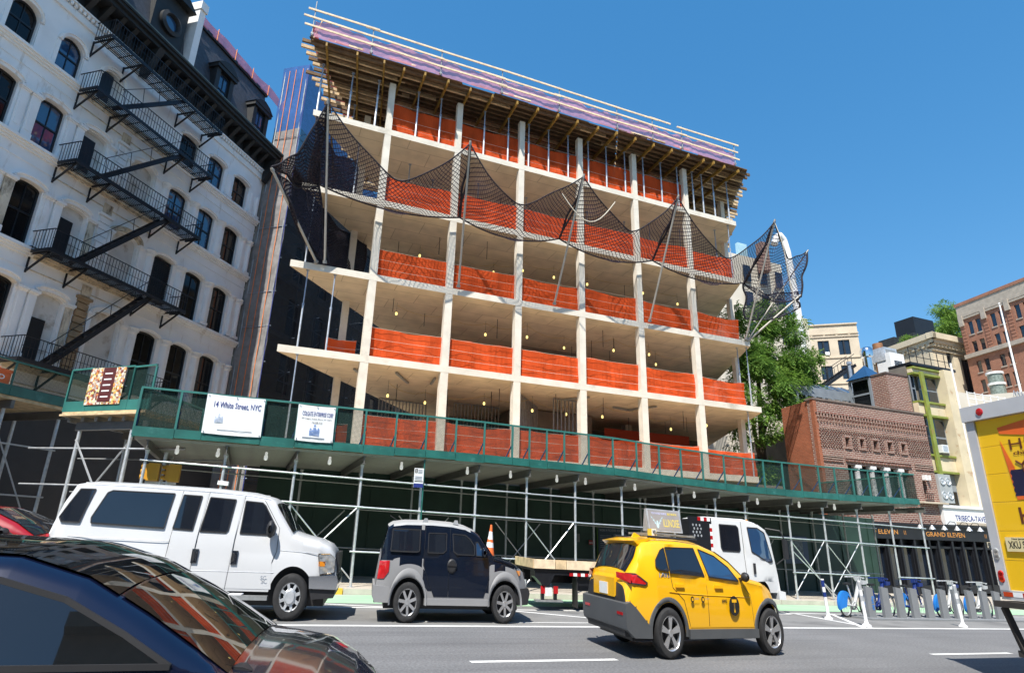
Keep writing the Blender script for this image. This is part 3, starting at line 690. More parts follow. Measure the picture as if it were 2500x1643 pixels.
# ---- hoarding behind the posts
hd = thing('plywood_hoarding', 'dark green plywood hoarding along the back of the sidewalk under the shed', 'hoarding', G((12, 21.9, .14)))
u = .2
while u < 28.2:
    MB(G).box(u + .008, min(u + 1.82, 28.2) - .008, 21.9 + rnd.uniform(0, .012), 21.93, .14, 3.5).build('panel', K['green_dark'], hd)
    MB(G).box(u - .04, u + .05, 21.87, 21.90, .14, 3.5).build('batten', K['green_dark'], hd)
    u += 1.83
def board(name, u0, u1, z0, z1, v, m, label, cat, border=None):
    t = thing(name, label, cat, F(((u0+u1)/2, v, z0)))
    MB(F).box(u0, u1, v, v + .02, z0, z1).build('panel', K[m] if isinstance(m, str) else m, t)
    if border is not None: 
        MB(F).box(u0-.05, u1+.05, v + .021, v + .03, z0-.05, z1+.05).build('border', border, t)
    return t
K['permit_blue'] = mat('permit_board_blue', (.012, .03, .055), .5); K['lime'] = mat('lime_green', (.05, .13, .015), .6)
t = board('permit_board', 12.72, 14.1, .95, 1.98, 21.8, 'permit_blue', 'dark blue permit board with lime border on the green hoarding', 'notice board', K['lime'])
lettering('WORK IN PROGRESS: RESIDENTIAL', F, 13.4, 1.88, 1.25, .09, 21.795, K['ink_grey'], t)
MB(F).box(13.4, 14.0, 21.79, 21.795, 1.55, 1.74).build('white_field', mat('pale_blue_field', (.12,.17,.2), .6), t)
for k in range(7): MB(F).box(12.8, 13.3 + .05*(k % 3), 21.79, 21.795, 1.25 + .07*k, 1.265 + .07*k).build('text_line', K['ink_grey'], t)
K['sign_red'] = mat('danger_red', (.28, .02, .02), .5)
t = board('warning_sign', 12.3, 12.57, 1.33, 1.5, 21.8, 'sign_red', 'small red and white sign on the green hoarding beside the permit board', 'sign')
lettering('NO SMOKING', F, 12.435, 1.40, .22, .035, 21.795, K['white_paint'], t)
t = board('small_notice', 11.8, 11.9, 1.42, 1.72, 21.8, mat('notice_grey', (.2,.2,.19), .6), 'narrow grey notice strip on the hoarding', 'sign')
K['map_blue'] = mat('map_blue', (.01, .045, .12), .4)
t = board('map_panel', 22.12, 23.5, .75, 1.9, 21.75, 'map_blue', 'blue station map panel under the shed near the storefront', 'map board')
MB(F).box(22.35, 23.2, 21.742, 21.748, .95, 1.8).build('map_print', mat('map_print', (.10, .13, .16), .5, var=.6, scale=9), t)

# ---- banners on the parapet
def banner(name, u0, u1, z0, z1, label):
    t = thing(name, label, 'banner', F(((u0+u1)/2, PV - .05, z0)))
    rows = [[(u0 + (u1-u0)*i/16 - .012*j/10*1.0, PV - .036 + .004*math.sin(7*i/16*3 + j) + .003*math.sin(j*1.7 + i*.6), z0 + (z1-z0)*j/10 + .015*math.sin(math.pi*i/16)*(-1)) for i in range(17)] for j in range(11)]
    MB(HS).grid(rows).build('sheet', K['vinyl'], t, smooth=180)
    for p in ((u0+.04, z0+.04), (u1-.04, z0+.04), (u0+.04, z1-.04), (u1-.04, z1-.04), ((u0+u1)/2, z1-.04)): MB(HS).tube((p[0], PV-.06, p[1]), (p[0], PV-.02, p[1]), .015, 6).build('eyelet', K['galv_dark'], t)
    return t
def castle(T, parent, cx, z0, s, y, m):
    b = MB(T)
    for dx, h, w in ((-.5, .75, .32), (0, 1.25, .38), (.5, .85, .32), (-.25, .5, .3), (.25, .6, .3)):
        x0, x1 = cx + (dx - w/2)*s, cx + (dx + w/2)*s
        for r in range(int(h / .14)):
            b.box(x0, x1, y, y + .003, z0 + r*.14*s, z0 + (r*.14 + .085)*s)
        b.add([(x0, y, z0 + h*s), (x1, y, z0 + h*s), ((x0+x1)/2, y, z0 + (h+.28)*s)], [(0, 1, 2)])
    b.build('emblem', m, parent)
t = banner('address_banner', -1.36, .03, 3.76, 4.76, 'white vinyl banner reading 14 White Street, NYC on the teal parapet')
lettering('14 White Street, NYC', HS, -.62, 4.50, 1.12, .18, PV - .0455, K['ink_blue'], t, bold=.012)
castle(HS, t, -1.02, 4.05, .15, PV - .0455, mat('faded_blue_ink', (.50, .58, .72), .6))
MB(HS).box(-1.02, -.2, PV - .0465, PV - .0445, 3.86, 3.875).build('text_line', K['ink_grey'], t)
t = banner('contractor_banner', .87, 1.84, 3.77, 4.73, 'white contractor banner with blue castle emblem on the teal parapet')
lettering('COLGATE ENTERPRISE CORP', HS, 1.38, 4.50, .80, .12, PV - .0455, K['ink_blue'], t, bold=.012)
lettering('970 Colgate Avenue, Bronx, NY 10473', HS, 1.36, 4.36, .78, .06, PV - .0455, K['ink_black'], t, bold=.0)
lettering('718-328-3125', HS, 1.38, 4.265, .28, .06, PV - .0455, K['ink_black'], t, bold=.0)
castle(HS, t, 1.34, 3.92, .2, PV - .0455, mat('castle_blue_ink', (.20, .32, .62), .6))
MB(HS).box(1.05, 1.62, PV - .0465, PV - .0445, 3.84, 3.87).build('text_line', K['ink_grey'], t)

# ---- higher shed across the side street, seen end on
ps = thing('end_shed', 'higher shed end with teal screen crossing the mouth of the side street', 'sidewalk shed', S((13.6, -15.5, .2)))
PS = 13.6
for t0, t1 in ((-17.0, -16.2), (-16.2, -14.75), (-14.75, -14.0)):
    pan = MB(S).bar((PS, t0, 5.85), (PS, t1, 5.88), .05).bar((PS, t0, 4.62), (PS, t0, 5.84), .05).bar((PS, t1, 4.62), (PS, t1, 5.84), .05).build('parapet_frame', K['green_lit'], ps)
    b = MB(S); b.add([(PS + .02, t0, 4.9), (PS + .02, t1, 4.9), (PS + .02, t1, 5.84), (PS + .02, t0, 5.84)], [(0, 1, 2, 3)]); b.build('screen_mesh', K['green_mesh'], pan)
    MB(S).box(PS - .03, PS, t0, t1 - .01, 4.6, 4.9).build('toe_board', K['green_lit'], pan)
MB(S).box(PS - .1, PS + 3.2, -16.9, -14.0, 4.50, 4.58).box(PS - .25, PS + 2.5, -16.8, -14.1, 4.44, 4.49).build('timber_deck', K['lumber'], ps)
for k in range(6):
    MB(S).box(PS - .05 + .0*k, PS + 3, -16.7 + .48*k, -16.6 + .48*k, 4.30, 4.43).build('joist', K['galv_dark'], ps)
for s_ in (PS, PS + 1.6): MB(S).box(s_, s_ + .12, -16.4, -13.9, 4.06, 4.29).build('deck_beam', K['beam_steel'], ps)
for t0 in (-16.28, -14.46):
    for s_ in (PS + .06, PS + 1.66):
        MB(S).tube((s_, t0, .2), (s_, t0, 4.06), .05, 8).build('post', K['galv'], ps, smooth=40)
MB(S).tube((PS + .0, -16.28, 3.8), (PS, -14.5, 1.5), .026, 5).build('cross_brace', K['galv'], ps)
MB(S).tube((PS + .1, -14.46, 3.8), (PS + .1, -16.2, 1.5), .026, 5).build('cross_brace', K['galv'], ps)
for z in (3.6, 2.6, 1.5):
    MB(S).tube((PS + .06, -18.0, z), (PS + .06, -12.6, z - .1), .026, 6).build('ledger_pipe', K['galv'], ps)
    MB(S).tube((PS + 1.66, -18.0, z - .1), (PS + 1.66, -12.6, z - .2), .024, 6).build('ledger_pipe', K['galv_dark'], ps)
K['food_print'] = None
m = mat('food_poster_print', (.4,.2,.12), .5); tt = m.node_tree
tc = [x for x in tt.nodes if x.type == 'TEX_COORD'][0]
vo = tt.nodes.new('ShaderNodeTexVoronoi'); vo.inputs['Scale'].default_value = 17; tt.links.new(tc.outputs['UV'], vo.inputs['Vector'])
cr_ = tt.nodes.new('ShaderNodeValToRGB'); e = cr_.color_ramp
e.elements[0].color = (.75,.70,.60,1); e.elements[1].color = (.75,.70,.62,1)
for pos, c in ((.2,(.20,.04,.03,1)), (.35,(.78,.36,.08,1)), (.5,(.80,.76,.68,1)), (.62,(.05,.03,.03,1)), (.75,(.55,.12,.06,1)), (.88,(.70,.62,.15,1))):
    q = e.elements.new(pos); q.color = c
sp_ = tt.nodes.new('ShaderNodeSeparateColor'); tt.links.new(vo.outputs['Color'], sp_.inputs[0]); tt.links.new(sp_.outputs[0], cr_.inputs[0])
tt.links.new(cr_.outputs[0], bsdf(m).inputs['Base Color'])
po = thing('food_poster', 'colourful food poster hanging on the teal screen of the end shed', 'poster', S((PS, -15.6, 4.8)))
MB(S).box(PS - .06, PS - .045, -16.25, -15.0, 4.78, 5.86).build('print', m, po)
MB(S).box(PS - .064, PS - .062, -15.8, -15.35, 4.85, 5.86).build('dark_band', mat('maroon_print', (.10,.02,.02), .5), po)
for k in range(5): MB(S).box(PS - .068, PS - .066, -15.72, -15.45 , 4.98 + .17*k, 5.02 + .17*k).build('text_line', K['white_paint'], po)

# ---- darker shed along the old building
ls = thing('side_street_shed', 'shaded sidewalk shed with dark green screen in front of the white building', 'sidewalk shed', S((8, -20, .3)))
T0 = -18.3
for k in range(9):
    s0, s1 = -1.5 + 1.8*k, -1.5 + 1.8*(k+1)
    if s1 > 14.7: s1 = 14.7
    pan = MB(S).box(s0, s1 - .01, T0, T0 + .04, 5.0, 5.28).build('toe_board', K['green'], ls)
    MB(S).bar((s0, T0, 5.98), (s1, T0, 5.98), .05).bar((s0, T0, 5.0), (s0, T0, 5.96), .045).build('parapet_frame', K['green'], pan)
    b = MB(S)
    if s0 < 11.2 < s1 or s0 < 12.9 < s1: pass
    else: b.add([(s0, T0 - .03, 5.28), (s1, T0 - .03, 5.28), (s1, T0 - .03, 5.97), (s0, T0 - .03, 5.97)], [(0, 1, 2, 3)]); b.build('screen_mesh', K['green_mesh'], pan)
MB(S).box(-1.5, 14.7, -22.35, T0, 4.90, 4.99).build('deck', K['lumber'], ls)
for k in range(9):
    s0 = 1.2 + 1.7*k
    MB(S).box(s0 - .05, s0 + .05, -22.3, T0, 4.66, 4.89).build('deck_beam', K['beam_steel'], ls)
    for t0 in (-18.6, -20.4):
        MB(S).tube((s0, t0, .3), (s0, t0, 4.66), .05, 7).build('post', K['galv'], ls, smooth=40)
    if k < 8:
        MB(S).tube((s0, -18.6, 4.0), (s0 + 1.7, -18.6, 1.2), .022, 5).build('cross_brace', K['galv'], ls)
        for z in (3.7, 2.3): MB(S).tube((s0 - .1, -18.55, z), (s0 + 1.8, -18.55, z), .026, 5).build('ledger_pipe', K['galv'], ls)
tb = thing('toolbox', 'orange toolbox standing on the shaded shed deck before the white building', 'toolbox', S((12.3, -18.6, 5.0)))
K['tool_orange'] = mat('tool_orange', (.75, .14, .03), .5)
MB(S).box(11.6, 12.95, -18.9, -18.33, 4.995, 5.30).build('timber_block', K['lumber'], tb)
MB(S).box(11.7, 12.86, -18.85, -18.34, 5.301, 5.62).build('case', K['tool_orange'], tb)
MB(S).box(11.68, 12.88, -18.87, -18.32, 5.62, 5.70).build('lid', K['tool_orange'], tb)
MB(S).path([(12.45, -18.6, 5.7), (12.5, -18.55, 5.8), (12.65, -18.55, 5.8), (12.7, -18.6, 5.7)], .02, 6).build('handle', K['galv'], tb)
lettering('RIDGID', lambda p: S((p[0], -18.335, p[2])), 12.28, 5.47, .85, .14, 0, K['white_paint'], tb)

# ---- traffic signal, bus stop sign, camera
K['signal_yellow'] = mat('signal_yellow', (.62, .30, .02), .45)
sg = thing('traffic_signal', 'pair of yellow traffic signal heads hanging among the shed posts', 'traffic light', F((-2, 18, 0)))
for u0, u1 in ((-2.54, -2.22), (-2.07, -1.75)):
    hd_ = MB(F).box(u0 + .06, u1, 18, 18.28, 2.62, 3.05).box(u0, u0 + .06, 18.03, 18.25, 2.65, 3.02).build('signal_head', K['signal_yellow'], sg)
    for k in range(3):
        MB(F).lathe([(.055, 0), (.06, .10)], (u0 - .0, 18.14, 2.71 + .13*k), axis=(-1, 0, 0), n=10).build('visor', K['signal_yellow'], hd_)
MB(F).tube((-2.15, 18.15, gz(-2.15, 18.15)), (-2.15, 18.15, 3.35), .05, 8).bar((-2.5, 18.15, 2.58), (-1.8, 18.15, 2.58), .05).build('pole', K['galv'], sg)
bs = thing('bus_stop_sign', 'white bus stop sign numbered 2 on a slim green pole at the kerb', 'street sign', G((4.45, 17.25, .14)))
MB(F).tube((4.46, 17.3, gz(4.46, 17.3) + .14), (4.46, 17.3, 3.54), .022, 8).build('pole', K['green'], bs)
MB(F).box(4.17, 4.44, 17.25, 17.262, 2.75, 3.28).build('plate', K['vinyl'], bs)
MB(F).box(4.17, 4.44, 17.243, 17.248, 2.75, 2.86).build('blue_band', K['ink_blue'], bs)
MB(F).box(4.19, 4.26, 17.243, 17.248, 3.15, 3.26).build('black_square', K['ink_black'], bs)
lettering('2', F, 4.225, 3.205, .035, .075, 17.24, K['white_paint'], bs)
for k in range(6): MB(F).box(4.28 if k < 3 else 4.2, 4.40, 17.243, 17.248, 3.22 - .04*k - (.06 if k > 2 else 0), 3.235 - .04*k - (.06 if k > 2 else 0)).build('text_line', K['ink_grey'], bs)
MB(F).box(4.19, 4.42, 17.243, 17.248, 2.91, 2.93).build('text_line', K['ink_black'], bs)
sc_ = thing('security_camera', 'small pale security camera on the shed beyond the van roof', 'camera', F((-.75, 17.6, 2.6)))
MB(F).bar((-.80, 17.55, 2.62), (-.55, 17.5, 2.60), .10, .10).build('housing', K['vinyl'], sc_)
MB(F).bar((-.74, 17.6, 2.42), (-.72, 17.6, 2.62), .05).box(-.84, -.70, 17.55, 17.65, 2.36, 2.44).build('bracket', K['vinyl'], sc_)
# ================================================================ old white building on the side street
WT = -22.5                                             # its facade plane
wb = thing('white_building', 'white cast iron facade building with black fire escapes and dark mansard roof', 'building', S((19, -25, 0)))
def arch_pts(s0, s1, z1, rise, n=12):
    c = (s0 + s1) / 2; w = (s1 - s0) / 2
    return [(c - w*math.cos(math.pi*i/n), z1 - rise + rise*math.sin(math.pi*i/n)) for i in range(n + 1)]
def wall_open(T, s0, s1, z0, z1, t0, t1, ops, m=0):
    """wall from t0 (back) to t1 (face) with rectangular openings (a,b,c,d, rise); arched heads filled with spandrels"""
    b = MB(T)
    ss = sorted({s0, s1} | {x for o in ops for x in o[:2] if s0 < x < s1}); zz = sorted({z0, z1} | {x for o in ops for x in o[2:4] if z0 < x < z1})
    for a, c in zip(ss, ss[1:]):
        run = None
        for d, e in zip(zz, zz[1:]):
            mid = ((a + c)/2, (d + e)/2)
            if any(o[0] < mid[0] < o[1] and o[2] < mid[1] < o[3] for o in ops):
                if run: b.box(a, c, t0, t1, run[0], run[1], m); run = None
            else: run = (run[0], e) if run else (d, e)
        if run: b.box(a, c, t0, t1, run[0], run[1], m)
    for o in ops:
        if len(o) > 4 and o[4] > 0:
            P = arch_pts(o[0], o[1], o[3], o[4]); h = len(P)//2
            for part, cx in ((P[:h+1], o[0]), (P[h:], o[1])):
                poly = [(p[0], p[1]) for p in part] + [(o[1] if cx == o[1] else (o[0]+o[1])/2, o[3] + .002), (cx, o[3] + .002)]
                if cx == o[0]: poly = [(p[0], p[1]) for p in part] + [((o[0]+o[1])/2, o[3] + .002), (o[0], o[3] + .002)]
                else: poly = [(p[0], p[1]) for p in part] + [(o[1], o[3] + .002), ((o[0]+o[1])/2, o[3] + .002)]
                b.prism(poly, t0 + .01, t1 - .002, ax=1, m=m)
    return b
ROWS = [(7.12, 9.85), (11.25, 13.56), (15.0, 17.06), (18.50, 20.15)]
LW = [(10.2, 11.2), (12.10, 13.12), (14.02, 15.0)]
RWN = [(20.41, 21.52), (22.33, 23.46), (24.24, 25.36)]
ops = []
for r, (z0, z1) in enumerate(ROWS):
    for a, c in LW: ops.append((a, c, z0, z1, (.16, .16, .14, .49)[r]))
    ops.append((15.86, 16.92, z0 - .05, z1 - .05, (.16, .16, .14, .49)[r]))
    if r < 3: ops.append((18.12, 19.46, z0, z1 + .1, .35))
    for a, c in RWN: ops.append((a, c, z0, z1, .17))
wall_open(S, 6.0, 26.45, 6.2, 22.2, WT - .45, WT, ops).build('wall', K['facade_white'], wb)
MB(S).box(6.0, 26.4, WT - .8, WT - .46, 6.2, 22.2).build('back_wall', K['rough_con'], wb)
K['niche'] = mat('niche_plaster', (.66, .64, .60), .8, var=.08, stain=((.32, .25, .17), 1.2, .52, .7))
for r, (z0, z1) in enumerate(ROWS):                    # blind niches keep a plastered back
    MB(S).box(15.8, 16.98, WT - .35, WT - .2, z0 - .06, z1 + .02).build('blind_niche', K['niche'], wb)
    if r < 3: MB(S).box(18.05, 19.52, WT - .35, WT - .18, z0 - .02, z1 + .12).build('blind_niche', K['niche'], wb)
MB(S).box(6.0, 26.45, WT - .45, WT, -.4, 6.2).build('shopfront_base', mat('dark_shopfront', (.035, .035, .037), .6), wb)
MB(S).box(6.0, 26.4, WT - 9, WT - .81, -.4, 23).build('party_wall', K['rough_con'], wb)
def window(T, s0, s1, z0, z1, t, parent, glassm, rise=.15, sash=.5, mull=True, fr='frame_black'):
    f = MB(T); d = .055
    P = arch_pts(s0, s1, z1, rise) if rise else [(s0, z1), (s1, z1)]
    f.box(s0, s0 + .07, t - .06, t, z0, z1 - rise).box(s1 - .07, s1, t - .06, t, z0, z1 - rise).box(s0 + .07, s1 - .07, t - .06, t, z0, z0 + .07)
    for (a, c), (e, g) in zip(P, P[1:]): f.bar((a, t - .03, c - .03), (e, t - .03, g - .03), .10, .06, upv=(0, 1, 0))
    zm = z0 + (z1 - z0) * sash
    f.box(s0 + .07, s1 - .07, t - .055, t + .004, zm - .035, zm + .035)
    if mull: f.box((s0+s1)/2 - .016, (s0+s1)/2 + .016, t - .05, t - .004, z0 + .07, z1 - .04)
    fo = f.build('window', K[fr], parent)
    MB(T).add([(s0, t - .04, z0), (s1, t - .04, z0), (s1, t - .035, zm), (s1, t - .045, z1), (s0, t - .045, z1), (s0, t - .035, zm)], [(0, 1, 2, 5), (5, 2, 3, 4)]).build('pane', K[glassm] if isinstance(glassm, str) else glassm, fo)
    return fo
K['pane_tall'] = glass('sky_tinted_glass', (.02, .06, .14), .03, 1.6)  # blue base colour stands in for reflected sky
bsdf(K['pane_tall']).inputs['Metallic'].default_value = .0
for r, (z0, z1) in enumerate(ROWS):
    for k, (a, c) in enumerate(LW): window(S, a, c, z0, z1, WT - .14, wb, 'pane_tall' if r > 1 and k != 1 else 'pane_dark', (.16, .16, .14, .49)[r])
    for k, (a, c) in enumerate(RWN):
        if (r, k) == (1, 0):
            b = MB(S); z = z0
            while z < z1 - .12: b.box(a, c, WT - .2, WT - .12, z, z + .05); z += .085
            b.build('louvre_panel', K['black_iron'], wb); continue
        window(S, a, c, z0, z1, WT - .14, wb, 'pane_tall' if (r == 2 and k < 2) or (r == 3 and k == 1) else 'pane_dark', .17)
    MB(S).box(15.90, 16.48, WT - .2, WT - .08, z0 - .05, z0 + (1.68 if r < 3 else 1.5)).build('niche_door', K['black_iron'], wb)
# hoods, pilasters, capitals, string courses
def hood(s0, s1, z1, rise, w, parent, m):
    P = arch_pts(s0 - w/2, s1 + w/2, z1 + w/2, rise)
    b = MB(S)
    for (a, c), (e, g) in zip(P, P[1:]):
        b.bar((a, WT + .05, c), (e, WT + .05, g), w, .12, upv=(0, 1, 0)); b.bar((a, WT + .09, c + w*.35), (e, WT + .09, g + w*.35), w*.3, .14, upv=(0, 1, 0))
    b.build('hood_moulding', m, parent)
for r, (z0, z1) in enumerate(ROWS):
    st = K['facade_white']
    for a, c in LW + [(15.86, 16.92)]:
        hood(a, c, z1, (.16, .16, .14, .49)[r] + .03, .2 if r < 3 else .16, wb, st)
        if r == 3:
            for x in (a - .16, c + .02): MB(S).box(x, x + .14, WT, WT + .07, z0, z1 - .5).build('architrave', st, wb)
    if r < 3: hood(18.12, 19.46, z1 + .1, .38, .2, wb, K['facade_stain'] if r == 1 else st)
    for a, c in RWN: hood(a, c, z1, .20, .12, wb, st)
    if r < 3:
        pl = [(11.25, 11.6), (11.72, 12.06), (13.2, 13.52), (13.62, 13.96), (15.1, 15.42), (15.5, 15.82), (17.0, 17.26), (17.92, 18.1), (19.5, 19.72)]
        for a, c in pl:
            q = MB(S).box(a, c, WT + .001, WT + .09, z0, z1 - .3).box(a + .07, c - .07, WT + .09, WT + .11, z0 + .3, z1 - .55).build('pilaster', K['facade_stain'] if a in (17.0, 13.62) and r < 2 else st, wb)
            MB(S).box(a - .03, c + .03, WT + .001, WT + .13, z1 - .30, z1 - .24).box(a - .06, c + .06, WT + .001, WT + .17, z1 - .24, z1 - .14).build('capital', st, q); MB(S).box(a - .02, c + .02, WT + .001, WT + .12, z0 - .0, z0 + .22).build('column_base', st, q)
    for a, c in [(19.92, 20.34), (21.68, 22.18), (23.6, 24.1), (25.5, 25.85)] + [(26.0, 26.4)]:
        q = MB(S).tube(((a+c)/2, WT + .02, z0 + .12), ((a+c)/2, WT + .02, z1 - .38), (c - a)*.36, 12).box(a, c, WT, WT + .19, z0 - .0, z0 + .14).build('engaged_column', st, wb, smooth=40)
        if r < 3:
            b = MB(S); b.lathe([((c-a)*.36, 0), ((c-a)*.52, .1), ((c-a)*.42, .14), ((c-a)*.62, .28), ((c-a)*.5, .32)], ((a+c)/2, WT + .02, z1 - .38), n=12)
            for i in range(7): b.lathe([(.0, .04), (.05, 0), (0, -.04)], ((a+c)/2 + (c-a)*.55*math.cos(i), WT + .08 + .12*abs(math.sin(i)), z1 - .2 + .1*(i % 2)), n=5)
            b.build('capital', st, q, smooth=60)
    if r < 3:                                          # rusticated pier between the two halves
        z = z0 - .05
        b = MB(S); b.box(17.40, 17.83, WT + .0005, WT + .03, z, z1 + .3)
        while z < z1 + .2: b.box(17.37, 17.86, WT + .001, WT + .10, z, z + .24); z += .29
        b.box(17.3, 17.95, WT + .001, WT + .15, z1 + .25, z1 + .36)
        b.build('rusticated_pier', K['stone_tan'] if r == 0 else st, wb)
        MB(S).box(17.45, 17.85, WT + .001, WT + .06, z1 + .42, z1 + .85).build('panel', K['facade_stain'], wb)
    zb = (7.0, 11.1, 14.92, 18.4)[r]
    for a, c, mm in ((6.0, 15.3, st), (15.301, 20.0, K['facade_stain']), (20.001, 26.5, st)):
        MB(S).box(a, c, WT + .001, WT + .22, zb - .07, zb + .04).box(a, c, WT + .001, WT + .15, zb - .16, zb - .072).box(a, c, WT + .001, WT + .08, zb - .26, zb - .162).box(a, c, WT + .001, WT + .03, zb - .72, zb - .68).build('string_course', mm, wb)
# frieze with dentils, dark bracketed cornice
b = MB(S); b.box(6, 26.5, WT + .001, WT + .10, 21.05, 21.17).box(6, 26.5, WT + .001, WT + .06, 21.172, 21.38)
s = 6.05
while s < 26.4: b.box(s, s + .11, WT + .061, WT + .16, 21.40, 21.56); s += .19
b.box(6, 26.5, WT + .001, WT + .20, 21.565, 21.64)
b.build('dentil_frieze', K['facade_white'], wb)
b = MB(S); b.box(6, 26.5, WT - .1, WT + .12, 21.645, 22.30).box(6, 26.55, WT - .1, WT + .85, 22.30, 22.48).box(6, 26.6, WT - .1, WT + 1.0, 22.48, 22.62).box(6, 26.62, WT - .4, WT + 1.08, 22.622, 22.75)
s = 6.3
while s < 26.4:
    b.prism([(WT + .121, 21.7), (WT + .2, 21.7), (WT + .75, 22.295), (WT + .121, 22.295)], s, s + .2, ax=0); s += .62
for s in (17.35, 26.15): b.prism([(WT + .13, 20.9), (WT + .25, 20.9), (WT + .98, 22.29), (WT + .13, 22.29)], s, s + .32, ax=0)
b.build('cornice', K['dark_cornice'], wb)
MB(S).box(6, 26.6, WT + 1.085, WT + 1.10, 22.70, 22.76).build('gutter', mat('verdigris_gutter', (.12, .16, .15), .6), wb)
b = MB(S); b.add([(6, WT - .1, 22.76), (26.5, WT - .1, 22.76), (26.5, WT - 1.0, 27.4), (6, WT - 1.0, 27.4), (26.5, -32, 27.5), (6, -32, 27.5), (26.5, -32, 22.7)], [(0, 1, 2, 3), (3, 2, 4, 5), (1, 6, 4, 2)])
b.build('mansard_roof', K['slate'], wb)
K['pale_slate'] = mat('pale_slate_band', (.30, .29, .26), .7, var=.3, scale=5, bump=.5, bscale=10)
MB(S).bar((6, WT - 1.0, 27.45), (26.6, WT - 1.0, 27.45), .25, .2).build('roof_edge', K['dark_cornice'], wb)
for s0 in (14.6, 21.65, 24.75):
    tt0 = WT - .05
    d = MB(S).box(s0, s0 + .28, tt0 - 1.2, tt0, 23.1, 25.2).box(s0 + 1.05, s0 + 1.33, tt0 - 1.2, tt0, 23.1, 25.2).box(s0 + .282, s0 + 1.048, tt0 - 1.2, tt0 - .02, 22.9, 23.2).box(s0 - .1, s0 + 1.43, tt0 - 1.3, tt0 + .12, 25.2, 25.42).prism([(s0 - .15, 25.422), (s0 + 1.48, 25.422), (s0 + 1.1, 25.75), (s0 + .66, 25.9), (s0 + .23, 25.75)], tt0 - 1.4, tt0 + .16, ax=1).build('dormer', K['dark_cornice'], wb)
    window(S, s0 + .29, s0 + 1.04, 23.22, 25.15, tt0 - .1, wb, 'pane_tall', .12)
oc = MB(S).lathe([(.62, -.3), (.62, .05), (.45, .12), (.38, .02), (.36, -.2)], (18.55, WT - .2, 25.1), axis=(0, 1, 0), n=24).box(17.6, 19.5, WT - 1.1, WT - .32, 23.0, 26.6).prism([(17.5, 26.6), (19.6, 26.6), (19.1, 27.0), (18.55, 27.2), (18.0, 27.0)], WT - 1.2, WT + .05, ax=1).build('round_dormer', K['dark_cornice'], wb, smooth=35)
MB(S).lathe([(0, 0), (.37, 0)], (18.55, WT - .27, 25.1), axis=(0, 1, 0), n=20).build('pane', K['pane_tall'], oc)
MB(S).box(19.75, 20.12, WT - 1.3, WT + .02, 22.9, 27.2).box(19.7, 20.17, WT - 1.3, WT + .1, 27.2, 27.7).build('fire_wall', K['white_paint'], wb)
MB(S).box(17.2, 20.3, WT - 3.2, WT - 1.6, 27.4, 29.0).build('chimney', K['brick'], wb)
rows = [[(s_, WT - .85 - .03*math.sin(3*s_), 27.45 + .62*q/3 + .06*math.sin(1.7*s_)*q/3) for s_ in rail_pts(20.2, 28.2, 50)] for q in range(4)]
MB(S).grid(rows).build('roof_screen', K['pink_solid'], wb, smooth=180)
for s_ in rail_pts(20.4, 28, 5): MB(S).tube((s_, WT - .8, 27.4), (s_, WT - .8, 28.15), .025, 5).build('screen_post', K['orange_cord'], wb)
# fire escape: landings, railings, stairs
fe = MB(S)
FEZ = [6.93, 11.03, 14.78, 18.15, 20.75]
for i, z in enumerate(FEZ):
    b = MB(S); s0, s1 = 15.05, 21.65
    t0, t1 = WT + .25, WT + 1.12
    for k in range(9): b.box(s0, s1, t0 + .105*k, t0 + .105*k + .04, z - .02, z)
    for k in range(12): b.box(s0 + .55*k, s0 + .55*k + .03, t0, t1, z - .05, z - .021)
    b.bar((s0, t1, z - .05), (s1, t1, z - .05), .05, .14).bar((s0, t0, z - .05), (s0, t1, z - .05), .05, .12).bar((s1, t0, z - .05), (s1, t1, z - .05), .05, .12)
    lo = b.build('landing', K['black_iron'], wb)
    b = MB(S); h = .78
    b.bar((s0, t1, z + h), (s1, t1, z + h), .03).bar((s0, t0 - .2, z + h), (s0, t1, z + h), .03).bar((s1, t0 - .2, z + h), (s1, t1, z + h), .03).bar((s0, t1, z + .42), (s1, t1, z + .42), .015)
    s = s0
    while s <= s1 + .01: b.bar((s, t1, z), (s, t1, z + h), .016); s += .14
    for k in range(6): b.bar((s0, t0 + .15*k, z), (s0, t0 + .15*k, z + h), .016).bar((s1, t0 + .15*k, z), (s1, t0 + .15*k, z + h), .016)
    b.build('railing', K['black_iron'], lo)
    for s in (15.2, 16.7, 19.85, 21.5):
        b = MB(S); b.bar((s, WT, z - .07), (s, t1, z - .07), .05, .07).bar((s, WT + .02, z - .75), (s, t1 - .15, z - .1), .05, .07).bar((s, WT + .03, z - .8), (s, WT + .03, z), .05).build('bracket', K['black_iron'], lo)
for i in range(4):
    z0, z1 = FEZ[i], FEZ[i+1]; a, c = (16.3 if i else 16.15), (19.75 if i < 3 else 19.2)
    b = MB(S)
    for t in (WT + .55, WT + 1.02): b.bar((a, t, z0), (c, t, z1), .035, .17)
    n = 13
    for k in range(1, n): 
        q = k / n; b.box(a + (c-a)*q - .09, a + (c-a)*q + .09, WT + .56, WT + 1.01, z0 + (z1-z0)*q - .01, z0 + (z1-z0)*q + .01)
    for t in (WT + 1.04,):
        b.bar((a - .15, t, z0 + .75), (c - .3, t, z1 + .55), .025)
        for q in (.02, .3, .55, .8): b.bar((a + (c-a)*q, t, z0 + (z1-z0)*q), (a + (c-a)*q - .1, t, z0 + (z1-z0)*q + .75), .018)
    b.build('stair', K['black_iron'], wb)

